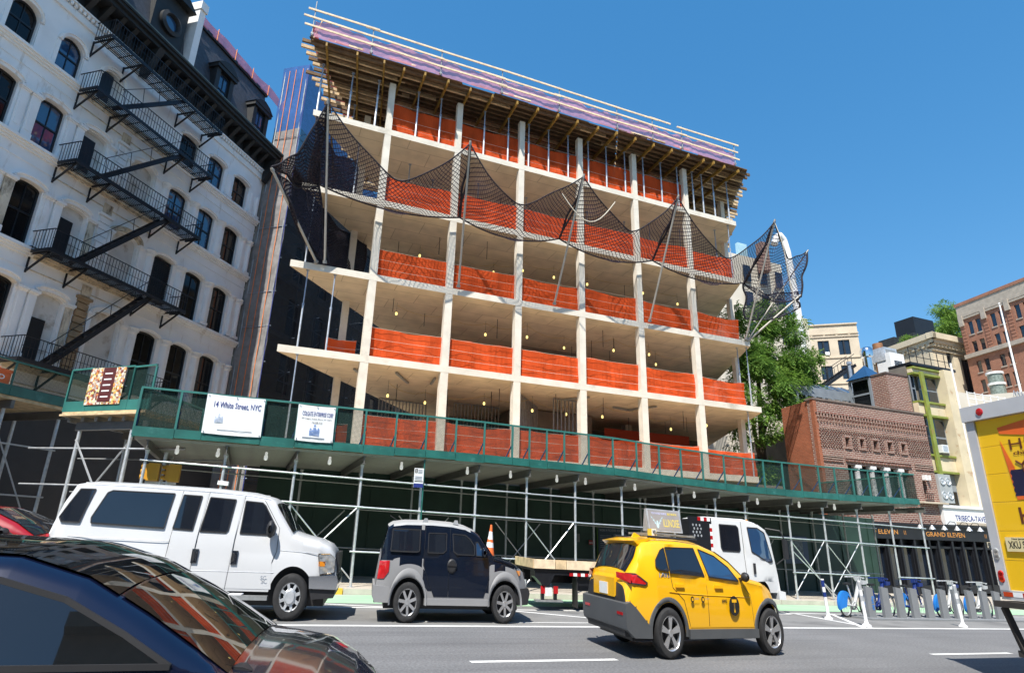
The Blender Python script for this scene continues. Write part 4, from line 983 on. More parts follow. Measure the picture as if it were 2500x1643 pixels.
# ================================================================ scaffold wrapped in mesh beyond it
sf = thing('netted_scaffold', 'tall scaffold wrapped in grey and dark blue mesh beyond the white building', 'scaffold', S((30, -21, 0)))
A0, A1, TO = 26.55, 46, -20.6
b = MB(S)
for s in rail_pts(A0, A1, 9):
    for t in (-22.3, TO - .12):
        b.tube((s, t, 0), (s, t, 25.2 if s > 28 else 29.0), .035, 5)
b.build('upright', K['galv_dark'], sf)['kind'] = 'stuff'
b = MB(S)
z = 2.0
while z < 25:
    for t in (-22.3, TO - .12): b.tube((A0, t, z), (A1, t, z), .025, 4)
    for s in rail_pts(A0, A1, 9): b.tube((s, -22.3, z), (s, TO + .12, z), .025, 4)
    for k in range(9):
        s = A0 + (A1 - A0) * k / 9
        b.tube((s, TO - .14, z), (s + 2.1, TO - .14, z + 1.9), .014, 4)
    z += 2.0
b.build('scaffold_tubes', K['post_blue'], sf)['kind'] = 'stuff'
def msheet(rows, m): 
    o = MB(S).grid(rows).build('mesh_wrap', K[m], sf, smooth=180); return o
zz = rail_pts(0, 24.6, 40)
msheet([[(A0 + .05*math.sin(2*z + t), t, z) for t in rail_pts(-22.45, TO, 10)] for z in zz], 'grey_mesh')
msheet([[(s, TO + .06*math.sin(1.3*s + z), z) for s in rail_pts(A0, A1, 50)] for z in zz], 'dark_mesh')
zz = rail_pts(24.6, 29.3, 10)
msheet([[(A0 + .04*math.sin(2*z + t), t, z) for t in rail_pts(-22.45, TO, 8)] for z in zz], 'blue_mesh')
msheet([[(s, TO + .05*math.sin(2*s + z), 24.6 + (z - 24.6) * max(.25, 1 - (s - A0) / 9)) for s in rail_pts(A0, A1, 30)] for z in zz], 'blue_mesh')
for t in (-22.0, -21.55, -21.05): MB(S).tube((A0 - .06, t, 3), (A0 - .06, t + .05, 29), .022, 5).build('orange_line', K['orange_cord'], sf)
MB(S).tube((A0 - .05, TO + .02, 2), (A0 - .05, TO + .02, 29.2), .025, 5).build('corner_rope', K['ink_blue'], sf)
# ================================================================ older buildings farther down the side street
def simple_block(name, label, T, s0, s1, t0, t1, z0, z1, wins, wm, parent=None, rows=None, cols=None, face='t', wm2='frame_black', gl='pane_dark', cat='building'):
    cx = T(((s0+s1)/2, (t0+t1)/2, z0))
    o = thing(name, label, cat, cx)
    return o
fb = thing('stone_building', 'grey stone building with balconies seen behind the scaffold down the side street', 'building', S((55, -26, 0)))
ops = []
for r in range(6):
    for k in range(9):
        a = 30.5 + 2.9*k; ops.append((a, a + 1.3, 2.2 + 3.6*r, 4.6 + 3.6*r, .15))
wall_open(S, 26.6, 58, -1, 23.5, WT - .4, WT, ops).build('wall', mat('grey_stone', (.40, .38, .34), .85, var=.15), fb)
MB(S).box(26.6, 58, WT - 8, WT - .41, -1, 23.4).build('body', K['rough_con'], fb)
for o in ops: 
    fo = MB(S).box(o[0], o[1], WT - .25, WT - .2, o[2], o[3]).build('window', K['frame_black'], fb); MB(S).box(o[0] + .1, o[1] - .1, WT - .199, WT - .195, o[2] + .1, o[3] - .2).build('pane', K['pane'], fo)
b = MB(S)
for r in range(6): b.box(26.6, 58, WT + .001, WT + .2, 5.3 + 3.6*r, 5.5 + 3.6*r)
b.build('string_course', mat('grey_stone_trim', (.44, .42, .38), .85), fb)
for r in range(1, 4):
    b = MB(S); s0 = 47; z = 2.0 + 3.6*r
    b.box(s0, s0 + 5.5, WT, WT + 1, z - .1, z)
    for k in range(20): b.bar((s0 + .29*k, WT + 1, z), (s0 + .29*k, WT + 1, z + .9), .03)
    b.bar((s0, WT + 1, z + .9), (s0 + 5.5, WT + 1, z + .9), .05).bar((s0 + .5, WT + .9, z - 3.4), (s0 + 4.5, WT + .9, z - .1), .06, .2)
    b.build('fire_escape', K['post_blue'], fb)
eb = thing('end_building', 'pale block closing the far end of the side street', 'building', S((68, -15, 0)))
ops = [(-26 + 2.2*k, -24.8 + 2.2*k, 2 + 3.4*r, 4.1 + 3.4*r) for r in range(5) for k in range(8)]
def ST(p): return S((p[1], p[0], p[2]))
wall_open(ST, -28, -6, -1, 19.5, 64, 64.4, ops).build('wall', K['pale_wall'], eb)
MB(ST).box(-28, -6, 64.41, 72, -1, 19.4).build('body', K['rough_con'], eb)
for o in ops: MB(ST).box(o[0], o[1], 64.2, 64.25, o[2], o[3]).build('window', K['pane'], eb)

# ================================================================ across the avenue, behind the viewer: seen only as reflections in glass and paint
K['loft_brick'] = mat('dark_loft_brick', (.17, .10, .075), .85, var=.15); K['loft_stone'] = mat('loft_stone', (.36, .33, .28), .85, var=.12)
for n, (u0, u1, h, mk, lab) in enumerate([(-34, -12, 17, 'loft_stone', 'stone loft building across the avenue seen mirrored in the dark car'), (-3.0, 17, 13, 'loft_stone', 'lower loft building across the avenue seen mirrored in the taxi'), (17.1, 42, 20, 'loft_brick', 'long brick loft building across the avenue behind the yellow truck')]):
    o = thing('loft_building', lab, 'building', F(((u0+u1)/2, -13, 0)), 'loft buildings across the avenue')
    MB(F).box(u0, u1, -22, -13, -2, h).box(u0, u1, -22, -12.6, h, h + .5).build('wall', K[mk], o)
    for r in range(int(h / 3.6)):
        b = MB(F); u = u0 + .8
        while u < u1 - 1.4: b.box(u, u + 1.1, -13, -12.97, .8 + 3.6*r, 3.1 + 3.6*r); u += 1.75
        b.build('window_row', K['pane'], o)
# ================================================================ brick tavern building
bb = thing('brick_building', 'low brown brick building with patterned brickwork and white columns beyond the sidewalk shed', 'building', F((30, 22.6, 0)))
B0, B1, BZ = 25.78, 34.1, 8.62
SMALL = [(27.69, 27.96), (28.73, 29.0), (29.70, 30.0), (30.76, 31.07), (31.81, 32.1)]
ops = [(a, c, 6.35, 6.82) for a, c in SMALL] + [(27.6, 32.1, 3.7, 5.48), (33.0, 33.3, 4.02, 4.95)]
wall_open(F, B0 + .02, B1, 2.6, BZ, FV, FV + .4, ops).m.__len__()
def flip_wall(s0, s1, z0, z1, v, ops, m, parent, name='wall', th=.4, T=F):
    b = MB(T)
    ss = sorted({s0, s1} | {x for o in ops for x in o[:2]}); zz = sorted({z0, z1} | {x for o in ops for x in o[2:4]})
    for a, c in zip(ss, ss[1:]):
        run = None
        for d, e in zip(zz, zz[1:]):
            if any(o[0] < (a+c)/2 < o[1] and o[2] < (d+e)/2 < o[3] for o in ops):
                if run: b.box(a, c, v, v + th, *run); run = None
            else: run = (run[0], e) if run else (d, e)
        if run: b.box(a, c, v, v + th, *run)
    return b.build(name, m, parent)
flip_wall(B0 + .04, B1, 2.6, BZ, FV, ops, K['brick'], bb)
b = MB(F)
b.prism([(B0, FV + .004), (B0 + .038, FV + .004), (B0 + .55, 24.9), (B0 + .41, 24.9)], -.6, BZ - .01, ax=2).box(B0 + .001, B0 + .2, FV - .012, FV - .001, 2.6, BZ - .01)
b.build('side_wall', K['brick_orange'], bb)
b = MB(F); b.prism([(B0 + .2, FV + .42), (29.6, FV + .42), (30.2, 24.85), (B0 + .62, 24.85)], -.5, 8.2, ax=2).prism([(29.7, FV + .42), (B1, FV + .42), (B1 + 1.8, 33), (31.5, 33)], -.5, 8.25, ax=2)
b.build('body', K['rough_con'], bb)
b = MB(F); b.box(B0 - .03, B1 + .02, FV - .05, FV + .45, BZ + .001, BZ + .09); b.build('coping', mat('brick_coping', (.17, .13, .11), .8, var=.2), bb)
b = MB(F)                                              # corbel teeth and the two lozenge fields of projecting headers
u = B0 + .1
while u < B1 - .12: b.box(u, u + .1, FV - .10, FV - .001, 7.72, 7.93).box(u + .02, u + .08, FV - .07, FV - .001, 7.52, 7.715); u += .21
b.box(B0 + .05, B1, FV - .11, FV - .001, 7.935, 7.99)
z = 6.25; k = 0
while z < 7.2:
    u = B0 + .15 + (.09 if k % 2 else 0)
    while u < B1 - .15:
        if not any(a - .26 < u < c + .14 and 6.2 < z < 6.98 for a, c in SMALL): b.box(u, u + .075, FV - .055, FV - .001, z, z + .06)
        u += .18
    z += .085; k += 1
for a, c in SMALL: b.box(a - .12, c + .12, FV - .06, FV - .001, 6.83, 6.93).box(a - .12, a - .03, FV - .05, FV - .001, 6.25, 6.829).box(c + .03, c + .12, FV - .05, FV - .001, 6.25, 6.829).box(a - .029, c + .029, FV - .07, FV - .001, 6.25, 6.34)
for z in (5.75, 5.62): b.box(27.5, 32.3, FV - .08, FV - .001, z, z + .07)
for z in (5.78, 5.66, 5.54): b.box(B0 + .2, 27.3, FV - .06, FV - .001, z, z + .06).box(32.6, B1 - .05, FV - .06, FV - .001, z, z + .06)
b.build('brick_relief', K['brick'], bb)
for a, c in SMALL: 
    fo = MB(F).box(a, c, FV + .2, FV + .24, 6.35, 6.82).build('window', K['frame_black'], bb); MB(F).box(a + .04, c - .04, FV + .19, FV + .199, 6.4, 6.78).build('pane', K['pane'], fo)
fo = MB(F).box(33.0, 33.3, FV + .2, FV + .24, 4.02, 4.95).build('window', K['frame_black'], bb); MB(F).box(33.03, 33.27, FV + .19, FV + .199, 4.05, 4.92).build('pane', K['pane'], fo)
b = MB(F)
for k in range(4): b.box(32.9 + .15*k, 32.92 + .15*k, FV - .2, FV - .18, 3.9, 4.3)
b.box(32.85, 33.5, FV - .21, FV - .17, 4.28, 4.31); b.build('window_guard', K['black_iron'], bb)
b = MB(F)
for k in range(5):
    u0 = 27.62 + .9*k; b.box(u0, u0 + .86, FV + .30, FV + .34, 3.7, 5.46)
fo = b.build('tall_window', K['frame_black'], bb)
for k in range(5): MB(F).box(27.68 + .9*k, 28.42 + .9*k, FV + .28, FV + .299, 3.8, 5.4).build('pane', K['pane_dark'], fo)
for u in (28.36, 29.42, 30.44, 31.48):
    MB(F).lathe([(.17, 3.7), (.17, 3.85), (.14, 3.9), (.12, 5.25), (.15, 5.28), (.15, 5.32)], (u, FV + .12, 0), n=14).box(u - .19, u + .19, FV - .04, FV + .27, 5.33, 5.475).build('column', K['white_paint'], bb, smooth=40)
MB(F).box(32.4, 34.35, FV - .3, FV - .001, 3.78, 3.86).build('sill_course', K['tan_stone'], bb)
MB(F).box(33.0, 33.12, FV - .22, FV - .02, 5.0, 5.25).box(33.3, 33.42, FV - .22, FV - .02, 5.0, 5.25).build('wall_lamp', K['white_paint'], bb)
# roof: stair tower, glass turret, lean-to skylight
MB(F).box(32.4, 35.1, 23.0, 25, 8.2, 10.95).build('stair_tower', K['brick'], bb)
MB(F).box(32.36, 35.14, 22.96, 25.05, 10.951, 11.04).build('stair_tower', mat('dark_coping', (.12,.09,.08), .8), bb)
K['frame_grey'] = mat('grey_blue_frame', (.22, .25, .28), .5)
tr = MB(F); 
for u in (32.3, 33.72): 
    for v in (24.0, 25.3): tr.bar((u, v, 8.2), (u, v, 10.9), .12)
for z in (10.9, 10.0, 9.2): tr.bar((32.25, 24, z), (33.77, 24, z), .1).bar((32.3, 24, z), (32.3, 25.3, z), .1)
tr.add([(32.1, 23.9, 10.96), (33.85, 23.9, 10.96), (33.85, 25.4, 10.96), (32.1, 25.4, 10.96), (32.95, 24.65, 11.9)], [(0, 1, 4), (1, 2, 4), (2, 3, 4), (3, 0, 4)], 1)
tr = tr.build('glass_turret', [K['frame_grey'], K['pane_tall']], bb)
MB(F).box(32.37, 33.65, 24.02, 25.2, 8.3, 10.85).build('pane', K['pane_dark'], tr)
b = MB(F); b.box(28.2, 34.1, 26.0, 26.12, 9.95, 10.5); 
u = 28.6
while u < 34: b.box(u, u + .12, 25.9, 26.0, 9.45, 9.95); u += .7
b.add([(28.3, 26.1, 10.5), (34.0, 26.1, 10.5), (34.0, 27.2, 11.15), (28.3, 27.2, 11.15)], [(0, 1, 2, 3)], 1)
b.box(28.2, 34.2, 26.3, 26.4, 8.2, 9.95, 2)
for u in rail_pts(28.4, 33.9, 6): b.bar((u, 26.1, 10.53), (u, 27.2, 11.18), .06)
b.build('lean_to_skylight', [K['frame_grey'], K['pane_tall'], K['frame_black']], bb)
# storefront
st = thing('tavern_storefront', 'black storefront with gold GRAND ELEVEN lettering and row of gooseneck lamps', 'storefront', G((32, 22.2, .14)))
SV = 22.1
MB(F).box(25.9, 37.35, SV, SV + .3, 1.95, 2.62).box(25.85, 37.4, SV - .14, SV + .3, 2.62, 2.72).build('fascia', K['black_iron'], st)
MB(F).box(25.9, 37.3, SV + .35, SV + .4, -.6, 1.95).build('backing', K['black_iron'], st)
us = [29.2, 30.16, 31.13, 32.22, 32.91, 33.99, 34.8, 35.75, 36.61, 37.25]
for a, c in zip([26.0, 27.05, 28.1] + us, [27.05, 28.1, 29.2] + us[1:]):
    q = MB(F).box(a - .06, a + .07, SV + .02, SV + .33, -.6, 1.94).box(a + .1, a + .16, SV + .1, SV + .3, -.35, 1.55).box(c - .16, c - .1, SV + .1, SV + .3, -.35, 1.55).box(a + .07, c - .06, SV + .08, SV + .3, 1.55, 1.66).box(a + .07, c - .06, SV + .06, SV + .33, -.6, -.2).build('shop_window', K['black_iron'], st)
    MB(F).box(a + .07, c - .06, SV + .25, SV + .26, -.2, 1.54).build('pane', K['pane'], q)
K['gold'] = mat('gold_lettering', (.55, .24, .05), .5)
lettering('GRAND ELEVEN', F, 33.55, 2.24, 3.0, .23, SV - .004, K['gold'], st, bold=.015)
lettering('GRAND ELEVEN', F, 28.5, 2.28, 3.0, .23, SV - .004, K['gold'], st, bold=.015)
lettering('11', F, 36.75, 2.24, .14, .2, SV - .004, K['gold'], st, bold=.015)
lettering('11', F, 30.5, 2.26, .14, .2, SV - .004, K['gold'], st, bold=.015)
for u in (31.04, 31.94, 32.85, 33.84, 34.79, 35.68):
    q = MB(F).lathe([(.03, .14), (.07, .08), (.15, -.06)], (u, SV - .45, 2.52), n=12).build('gooseneck_lamp', K['galv'], st, smooth=50)
    MB(F).path([(u, SV, 2.75), (u, SV - .15, 2.9), (u, SV - .38, 2.86), (u, SV - .45, 2.64)], .015, 5).build('arm', K['black_iron'], q)
b = MB(F)
for k in range(8): b.box(37.32, 37.9, SV + .02, SV + .3, -.6 + .32*k, -.31 + .32*k)
b.build('rusticated_pier', K['white_paint'], st)

# ---- white-signed tavern front with green steel above it
yb = thing('cream_building', 'narrow cream building with green steel beams and rust stains above the white sign', 'building', F((36, 22.8, 0)))
MB(F).box(34.15, 37.6, FV + .55, FV + 1.6, -.6, 11.6).build('body', K['rough_con'], yb)
MB(F).box(33.95, 37.62, FV - .2, FV + .5, 2.76, 3.62).box(33.9, 37.68, FV - .28, FV + .5, 3.62, 3.76).build('sign_fascia', K['white_paint'], yb)
lettering('TRIBECA-TAVERN', F, 36.3, 3.12, 3.0, .30, FV - .204, K['ink_blue'], yb, bold=.015)
MB(F).box(34.8, 37.4, FV - .24, FV - .205, 2.78, 2.92).build('sign_rail', K['tan_stone'], yb)
MB(F).box(36.4, 37.1, FV - .15, FV + .5, 3.77, 11.5).build('pier', K['cream_stain'], yb)
MB(F).tube((37.25, FV - .1, 3.8), (37.25, FV - .1, 12), .06, 8).build('drainpipe', K['white_paint'], yb)
K['green_steel'] = mat('olive_green_steel', (.22, .26, .045), .6, var=.2, stain=((.30, .17, .06), 1.5, .55, .7))
MB(F).box(34.55, 34.82, FV + .0, FV + .12, 5.4, 11.2).build('green_beam', K['green_steel'], yb)
for z0, z1 in ((8.62, 9.5), (5.5, 6.5), (11.05, 11.5)):
    MB(F).box(34.15, 36.38, FV + .2, FV + .5, z0 + .12, z1 - .12).build('spandrel', K['cream_stain'], yb)
    for z in (z0, z1 - .11): MB(F).box(34.15, 36.38, FV + .1, FV + .5, z, z + .11).build('green_beam', K['green_steel'], yb)
for z0, z1 in ((9.52, 11.03), (6.52, 8.6), (3.78, 5.48)):
    for a, c in ((34.16, 34.5), (34.84, 36.36)):
        q = MB(F).box(a, c, FV + .42, FV + .48, z0, z1).build('window', K['frame_grey'], yb)
        for k in range(2 if z0 > 6 else 1): MB(F).box(a + .05, c - .08, FV + .40, FV + .415, z0 + .05 + (z1-z0)*.5*k, z0 + (z1-z0)*(.5*k + .46)).build('pane', K['pane'] if z0 > 5 else K['pane_dark'], q)
ac = thing('window_air_conditioner', 'white air conditioner in the lower window of the cream building', 'air conditioner', F((35.5, FV + .2, 6.6)))
MB(F).box(35.1, 35.62, FV - .05, FV + .4, 6.62, 7.05).build('case', K['white_paint'], ac); MB(F).box(35.16, 35.56, FV - .056, FV - .051, 6.67, 7.0).build('grille', K['galv'], ac)
fu = thing('condenser_fans', 'tall grey condenser unit with four round fans beside the brick building', 'air conditioner', F((34.6, FV - .2, 3.87)))
MB(F).box(34.1, 35.1, FV - .15, FV + .1, 3.88, 5.38).build('case', mat('condenser_grey', (.38, .40, .40), .5), fu)
for zc in (5.02, 4.28):
    for uc in (34.37, 34.83):
        MB(F).lathe([(.21, 0), (.21, .05), (.17, .05), (.15, .02), (.06, .02), (.05, .06), (0, .06)], (uc, FV - .151, zc), axis=(0, -1, 0), n=18).build('fan', K['galv'], fu, smooth=40)
MB(F).box(34.15, 38.1, FV + .2, FV + 1.6, 11.62, 11.78).build('roof_platform', K['black_iron'], yb)
b = MB(F)
for u in rail_pts(34.3, 38.0, 6): b.bar((u, FV + .3, 11.78), (u, FV + .3, 12.7), .03)
for z in (12.2, 12.7): b.bar((34.3, FV + .3, z), (38, FV + .3, z), .03)
b.build('roof_railing', K['black_iron'], yb)
MB(F).box(37.7, 44, FV + .5, FV + 8, -.7, 9.0).build('neighbour_wall', K['cream'], yb)

# ---- roof plant
t = thing('exhaust_fan', 'shiny steel exhaust fan drum on a curb behind the glass turret', 'roof vent', F((37.9, 28, 13.8)))
MB(F).lathe([(.28, -2.2), (.28, .0), (.40, .06), (.43, .4), (.40, .6), (.28, .75), (0, .8)], (37.9, 28, 13.9), n=20).build('drum', K['chrome'], t, smooth=40)
K['rust'] = mat('rusty_metal', (.28, .13, .06), .7, var=.4, scale=2)
t = thing('rusty_duct', 'rusty round roof duct ending in a square louvred hood', 'roof vent', F((39.1, 28, 13.6)))
MB(F).tube((39.1, 28, 12), (39.1, 28, 15.1), .32, 16).build('duct', K['rust'], t, smooth=40); MB(F).box(38.7, 39.95, 27.3, 28.4, 13.7, 14.65).build('hood', K['galv'], t); MB(F).box(38.85, 39.8, 27.28, 27.299, 13.85, 14.5).build('louvre', K['galv_dark'], t)
t = thing('roof_air_conditioner', 'tall cream air conditioning cabinet above the brick stair tower', 'air conditioner', F((39.4, 27, 12.2)))
MB(F).box(38.75, 40.15, 27, 28, 12.2, 14.2).build('cabinet', K['white_paint'], t)
for k in range(8): MB(F).box(39.1, 39.85, 26.98, 26.999, 12.9 + .1*k, 12.95 + .1*k).build('slat', K['black_plastic'], t)
t = thing('vent_pipe', 'slim grey vent pipe with a cap above the skylight', 'pipe', F((34.75, 27, 11.2)))
MB(F).tube((34.7, 27, 10.8), (34.7, 27, 12.8), .1, 8).tube((34.7, 27, 12.78), (34.7, 27, 12.95), .15, 8).build('pipe', K['post_blue'], t)
t = thing('roof_stair', 'black iron stair with railings climbing between the roofs', 'stair', F((35, 28.6, 11)))
b = MB(F)
for v in (28.6, 29.2): b.bar((33.1, v, 11.0), (37.4, v, 13.5), .06, .2).bar((33.1, v, 11.8), (37.4, v, 14.3), .035)
for k in range(12): b.box(33.2 + .35*k, 33.45 + .35*k, 28.6, 29.2, 11.05 + .205*k, 11.09 + .205*k).bar((33.1 + .36*k, 28.6, 11.0 + .21*k), (33.1 + .36*k, 28.6, 11.8 + .21*k), .025)
b.build('flight', K['black_iron'], t)
rw = thing('rooftop_wall', 'low rendered roof wall with white railings and scribbled graffiti behind the yellow truck', 'wall', F((50, 27, 11)))
MB(F).prism([(44.0, 9), (60, 9), (60, 14.2), (47.5, 12.15), (44.0, 12.15)], 27, 27.4, ax=1).build('wall', K['pale_wall'], rw)
b = MB(F)
for z in (11.1, 11.5, 11.9): b.bar((44.8, 26.2, z), (49.0, 26.2, z), .05)
for u in rail_pts(44.8, 49.0, 5): b.bar((u, 26.2, 10.7), (u, 26.2, 12.0), .05)
b.build('railing', K['white_paint'], rw)
b = MB(F); x = 51.6
for k in range(5):
    b.path([(x + .45*k, 26.98, 12.55), (x + .45*k + .15, 26.98, 13.0), (x + .45*k + .3, 26.98, 12.6), (x + .45*k + .38, 26.98, 12.9)], .03, 4)
b.build('graffiti', K['ink_grey'], rw)
MB(F).box(38.5, 62, 27.5, 36, -.7, 11.9).build('body', K['pale_wall'], rw)

# ---- corniced building
cb = thing('corniced_building', 'cream corner building with dentil cornice and tall dark windows behind the roofs', 'building', F((61, 38, 0)))
CU, CV, CZ = 60.9, 38, 22.2
def Lf(p): return F((CU + .174*p[0] , CV + .965*p[0] , p[2])) if True else None
flip_wall(CU, 75, -1, 20.7, CV, [(63.0, 64.0, 19.0, 20.6), (65.2, 68.2, 13.0, 20.2), (69.5, 72, 13, 20.2)], K['cream'], cb)
for a, c, z0, z1 in ((63.0, 64.0, 19.0, 20.6), (65.2, 68.2, 13.0, 20.2), (69.5, 72, 13, 20.2)):
    q = MB(F).box(a, c, CV + .25, CV + .3, z0, z1).build('window', K['frame_black'], cb)
    for k in range(3): MB(F).box(a + .08 + (c-a)*k/3, a + (c-a)*(k+1)/3 - .04, CV + .23, CV + .249, z0 + .15, z1 - .1).build('pane', K['pane'], q)
b = MB(F); b.prism([(CU, CV + .42), (75, CV + .42), (79, 60), (CU + 3.9, 60)], -1, 21.9, ax=2); b.build('body', K['cream'], cb)
b = MB(F)
b.box(CU - .5, 75, CV - .7, CV - .001, 21.6, 22.2).box(CU - .3, 75, CV - .45, CV - .001, 21.2, 21.599)
u = CU
while u < 74: b.box(u, u + .25, CV - .35, CV - .001, 20.9, 21.199); u += .55
b.box(CU, 75, CV - .15, CV - .001, 20.5, 20.7)
b.prism([(CU - .55, CV - .7), (CU - .01, CV - .7), (CU + 3.6, 58), (CU + 3.0, 58)], 21.6, 22.19, ax=2).prism([(CU - .3, CV - .45), (CU - .01, CV - .45), (CU + 3.6, 58), (CU + 3.3, 58)], 21.2, 21.59, ax=2)
k = 0
while k < 18: b.prism([(CU - .25 + .18*k, CV + k), (CU + .18*k - .01, CV + k), (CU + .18*(k+.3) - .01, CV + k + .3), (CU - .25 + .18*(k+.3), CV + k + .3)], 20.9, 21.19, ax=2); k += .6
b.build('cornice', K['cream'], cb)
t = thing('rooftop_plant_box', 'black rooftop plant enclosure in two steps behind the corniced roof', 'roof plant', F((69, 45, 23)))
MB(F).box(69.85, 73.4, 45, 47.4, 25.7, 27.9).build('upper_box', K['black_iron'], t); MB(F).box(69.0, 74, 44.8, 47.8, 22, 25.69).build('lower_box', K['dark_cornice'], t); MB(F).box(66.6, 68.9, 45.5, 47.5, 22, 25.0).build('lower_box', K['dark_cornice'], t)

# ---- two buildings farther back
def plane_frame(x, y, az):
    a = R(az); dx, dy = math.sin(a), math.cos(a)
    return lambda p: Vector((x + p[0]*dx - p[1]*dy, y + p[0]*dy + p[1]*dx, p[2]))   # (along, away to the left of travel, z)
BF = plane_frame(35.98, 60, 105)
bg2 = thing('beige_building', 'plain beige stone building with paired windows rising behind the leafy tree', 'building', BF((-4, 2, 0)))
bw = [(-3.95 + 1.95*k, -2.85 + 1.95*k, z0, z1) for k in range(-2, 2) for z0, z1 in ((20.5, 22.1), (17.9, 19.35), (15.2, 16.8))]
flip_wall(-10, 0, -1, 23.75, 0, bw, K['tan_stone'], bg2, T=BF)
MB(BF).box(-10, -.01, .41, 9, -1, 23.4).build('body', K['tan_stone'], bg2)
for o in bw:
    q = MB(BF).box(o[0], o[1], .2, .25, o[2], o[3]).box((o[0]+o[1])/2 - .08, (o[0]+o[1])/2 + .08, .05, .2, o[2], o[3]).build('window', K['frame_black'], bg2)
    for k in range(2): MB(BF).box(o[0] + .06 + k*.58, o[0] + .48 + k*.58, .18, .199, o[2] + .08, o[3] - .08).build('pane', K['pane'], q)
b = MB(BF)
for z in (22.75, 22.45, 20.15, 17.4): b.box(-10, .05, -.1, -.001, z, z + .12)
b.box(-10, .05, -.15, .4, 23.76, 23.9); b.build('string_course', K['tan_stone'], bg2)
b = MB(BF)
for k in range(8): b.prism([(-9.4 + 1.2*k, 22.58 + .12), (-9.1 + 1.2*k, 22.7), (-9.25 + 1.2*k, 22.58)], -.08, -.001, ax=1)
b.build('ornament', K['cream'], bg2)
t = thing('distant_air_conditioner', 'small white air conditioner in a beige building window', 'air conditioner', BF((-3, 0, 20.5)))
MB(BF).box(-3.35, -2.95, -.1, .2, 20.52, 20.85).build('case', K['white_paint'], t)
K['terra_stone'] = mat('weathered_stone', (.40, .35, .29), .85, var=.15)
TF = plane_frame(45.27, 58, 168)
tb2 = thing('terracotta_building', 'tall red brick building with pale stone parapet behind the flagpole', 'building', TF((6, 1, 0)))
tw = []
for k in range(6):
    for d in (0, .82):
        for z0, z1 in ((21.95, 23.1), (20.0, 21.05), (18.05, 19.03), (16.1, 17.12), (14.1, 15.1)): tw.append((.86 + 2.37*k + d, 1.36 + 2.37*k + d, z0 - .08, z1 + .08))
flip_wall(0, 16, -1, 23.7, 0, tw, K['brick_red'], tb2, T=TF, th=.3)
MB(TF).box(0, 16, -.05, .3, 23.7, 25.05).build('stone_parapet', K['terra_stone'], tb2); MB(TF).box(-.1, 16, -.12, .3, 25.05, 25.35).build('roof_band', K['brick_red'], tb2)
MB(TF).box(.02, 16, .31, 14, -1, 25).build('body', K['brick_red'], tb2)
b = MB(TF); b.box(0, 16, -.25, -.001, 19.55, 19.95).box(0, 16, -.12, -.001, 23.55, 23.72)
for o in tw: b.box(o[0] - .04, o[1] + .04, -.06, -.001, o[2] - .13, o[2] - .02)
b.build('stone_course', K['terra_stone'], tb2)
for k in range(7):
    s0 = .1 + 2.37*k; b = MB(TF); b.box(s0 + .02, s0 + .43, -.03, -.0005, 19.97, 23.5)
    for j in range(11): b.box(s0, s0 + .45, -.07, -.0305, 19.97 + .33*j, 20.22 + .33*j)
    b.build('rusticated_pier', K['brick_red'], tb2)
b = MB(TF)
for k in range(7): b.box(.1 + 2.37*k, .55 + 2.37*k, -.2, -.001, 22.9, 24.0).box(.55 + 2.37*k, 1.6 + 2.37*k + .8, -.1, -.001, 23.8, 24.05)
b.build('cartouche', K['terra_stone'], tb2)
for o in tw: 
    q = MB(TF).box(o[0], o[1], .12, .15, o[2], o[3]).build('window', K['frame_black'], tb2); MB(TF).box(o[0] + .03, o[1] - .03, .1, .119, o[2] + .04, o[3] - .04).build('pane', K['pane'], q)
t = thing('flagpole', 'tall white flagpole against the red brick building', 'flagpole', F((58.5, 30, 12)))
MB(F).tube((58.5, 30, 10.5), (58.5, 30, 22.1), .11, 10, r2=.06).lathe([(0, .12), (.12, 0), (0, -.12)], (58.5, 30, 22.2), n=8).build('pole', K['white_paint'], t, smooth=50)
t = thing('glass_block_drum', 'round glass block stair drum with white rims beside the flagpole', 'stair drum', F((56.8, 30, 12)))
MB(F).lathe([(.55, 12), (.55, 15.85)], (57.3, 31, 0), n=24).build('drum', mat('glass_block', (.20, .24, .21), .3, var=.4, scale=7), t, smooth=60)
for z in (15.85, 14.9): MB(F).lathe([(.5, z), (.64, z), (.64, z + .18), (.5, z + .18)], (57.3, 31, 0), n=24).build('rim', K['white_paint'], t, smooth=40)
pb = thing('pale_block', 'pale rendered block behind the leafy tree with a brick stack', 'building', F((39, 37, 0)))
MB(F).box(33, 43.2, 37, 46, -1, 20.6).box(33, 41.1, 37.2, 46, 20.6, 25.5).build('wall', K['pale_wall'], pb)
for z in (23, 20.5, 17.8, 15): 
    for u in (36.4, 38.2, 40.0): MB(F).box(u, u + .8, 36.95, 36.999, z, z + 1.5).build('window', K['pane'], pb)
MB(F).box(38.0, 38.8, 36.2, 36.9, 24, 26.7).build('chimney', K['brick'], pb); MB(F).box(36.3, 37.3, 37.2, 37.5, 25.5, 26.7).build('tank', mat('pale_blue_tank', (.35, .55, .65), .5), pb)
t = thing('white_flue', 'thick white flue pipe bending over at the top behind the net', 'pipe', F((39.6, 35, 12)))
P = [(39.95, 35, 8), (39.9, 35, 20), (39.6, 35, 25.4), (39.35, 35, 26.5), (38.95, 35, 26.9), (38.55, 35, 26.6), (38.2, 35, 25.9)]
b = MB(F)
for p, q in zip(P, P[1:]): b.tube(p, q, .29, 16)
for p in P[2:6]: b.lathe([(0, -.29), (.205, -.205), (.29, 0), (.205, .205), (0, .29)], p, n=16)
b.build('flue', K['white_paint'], t, smooth=50)
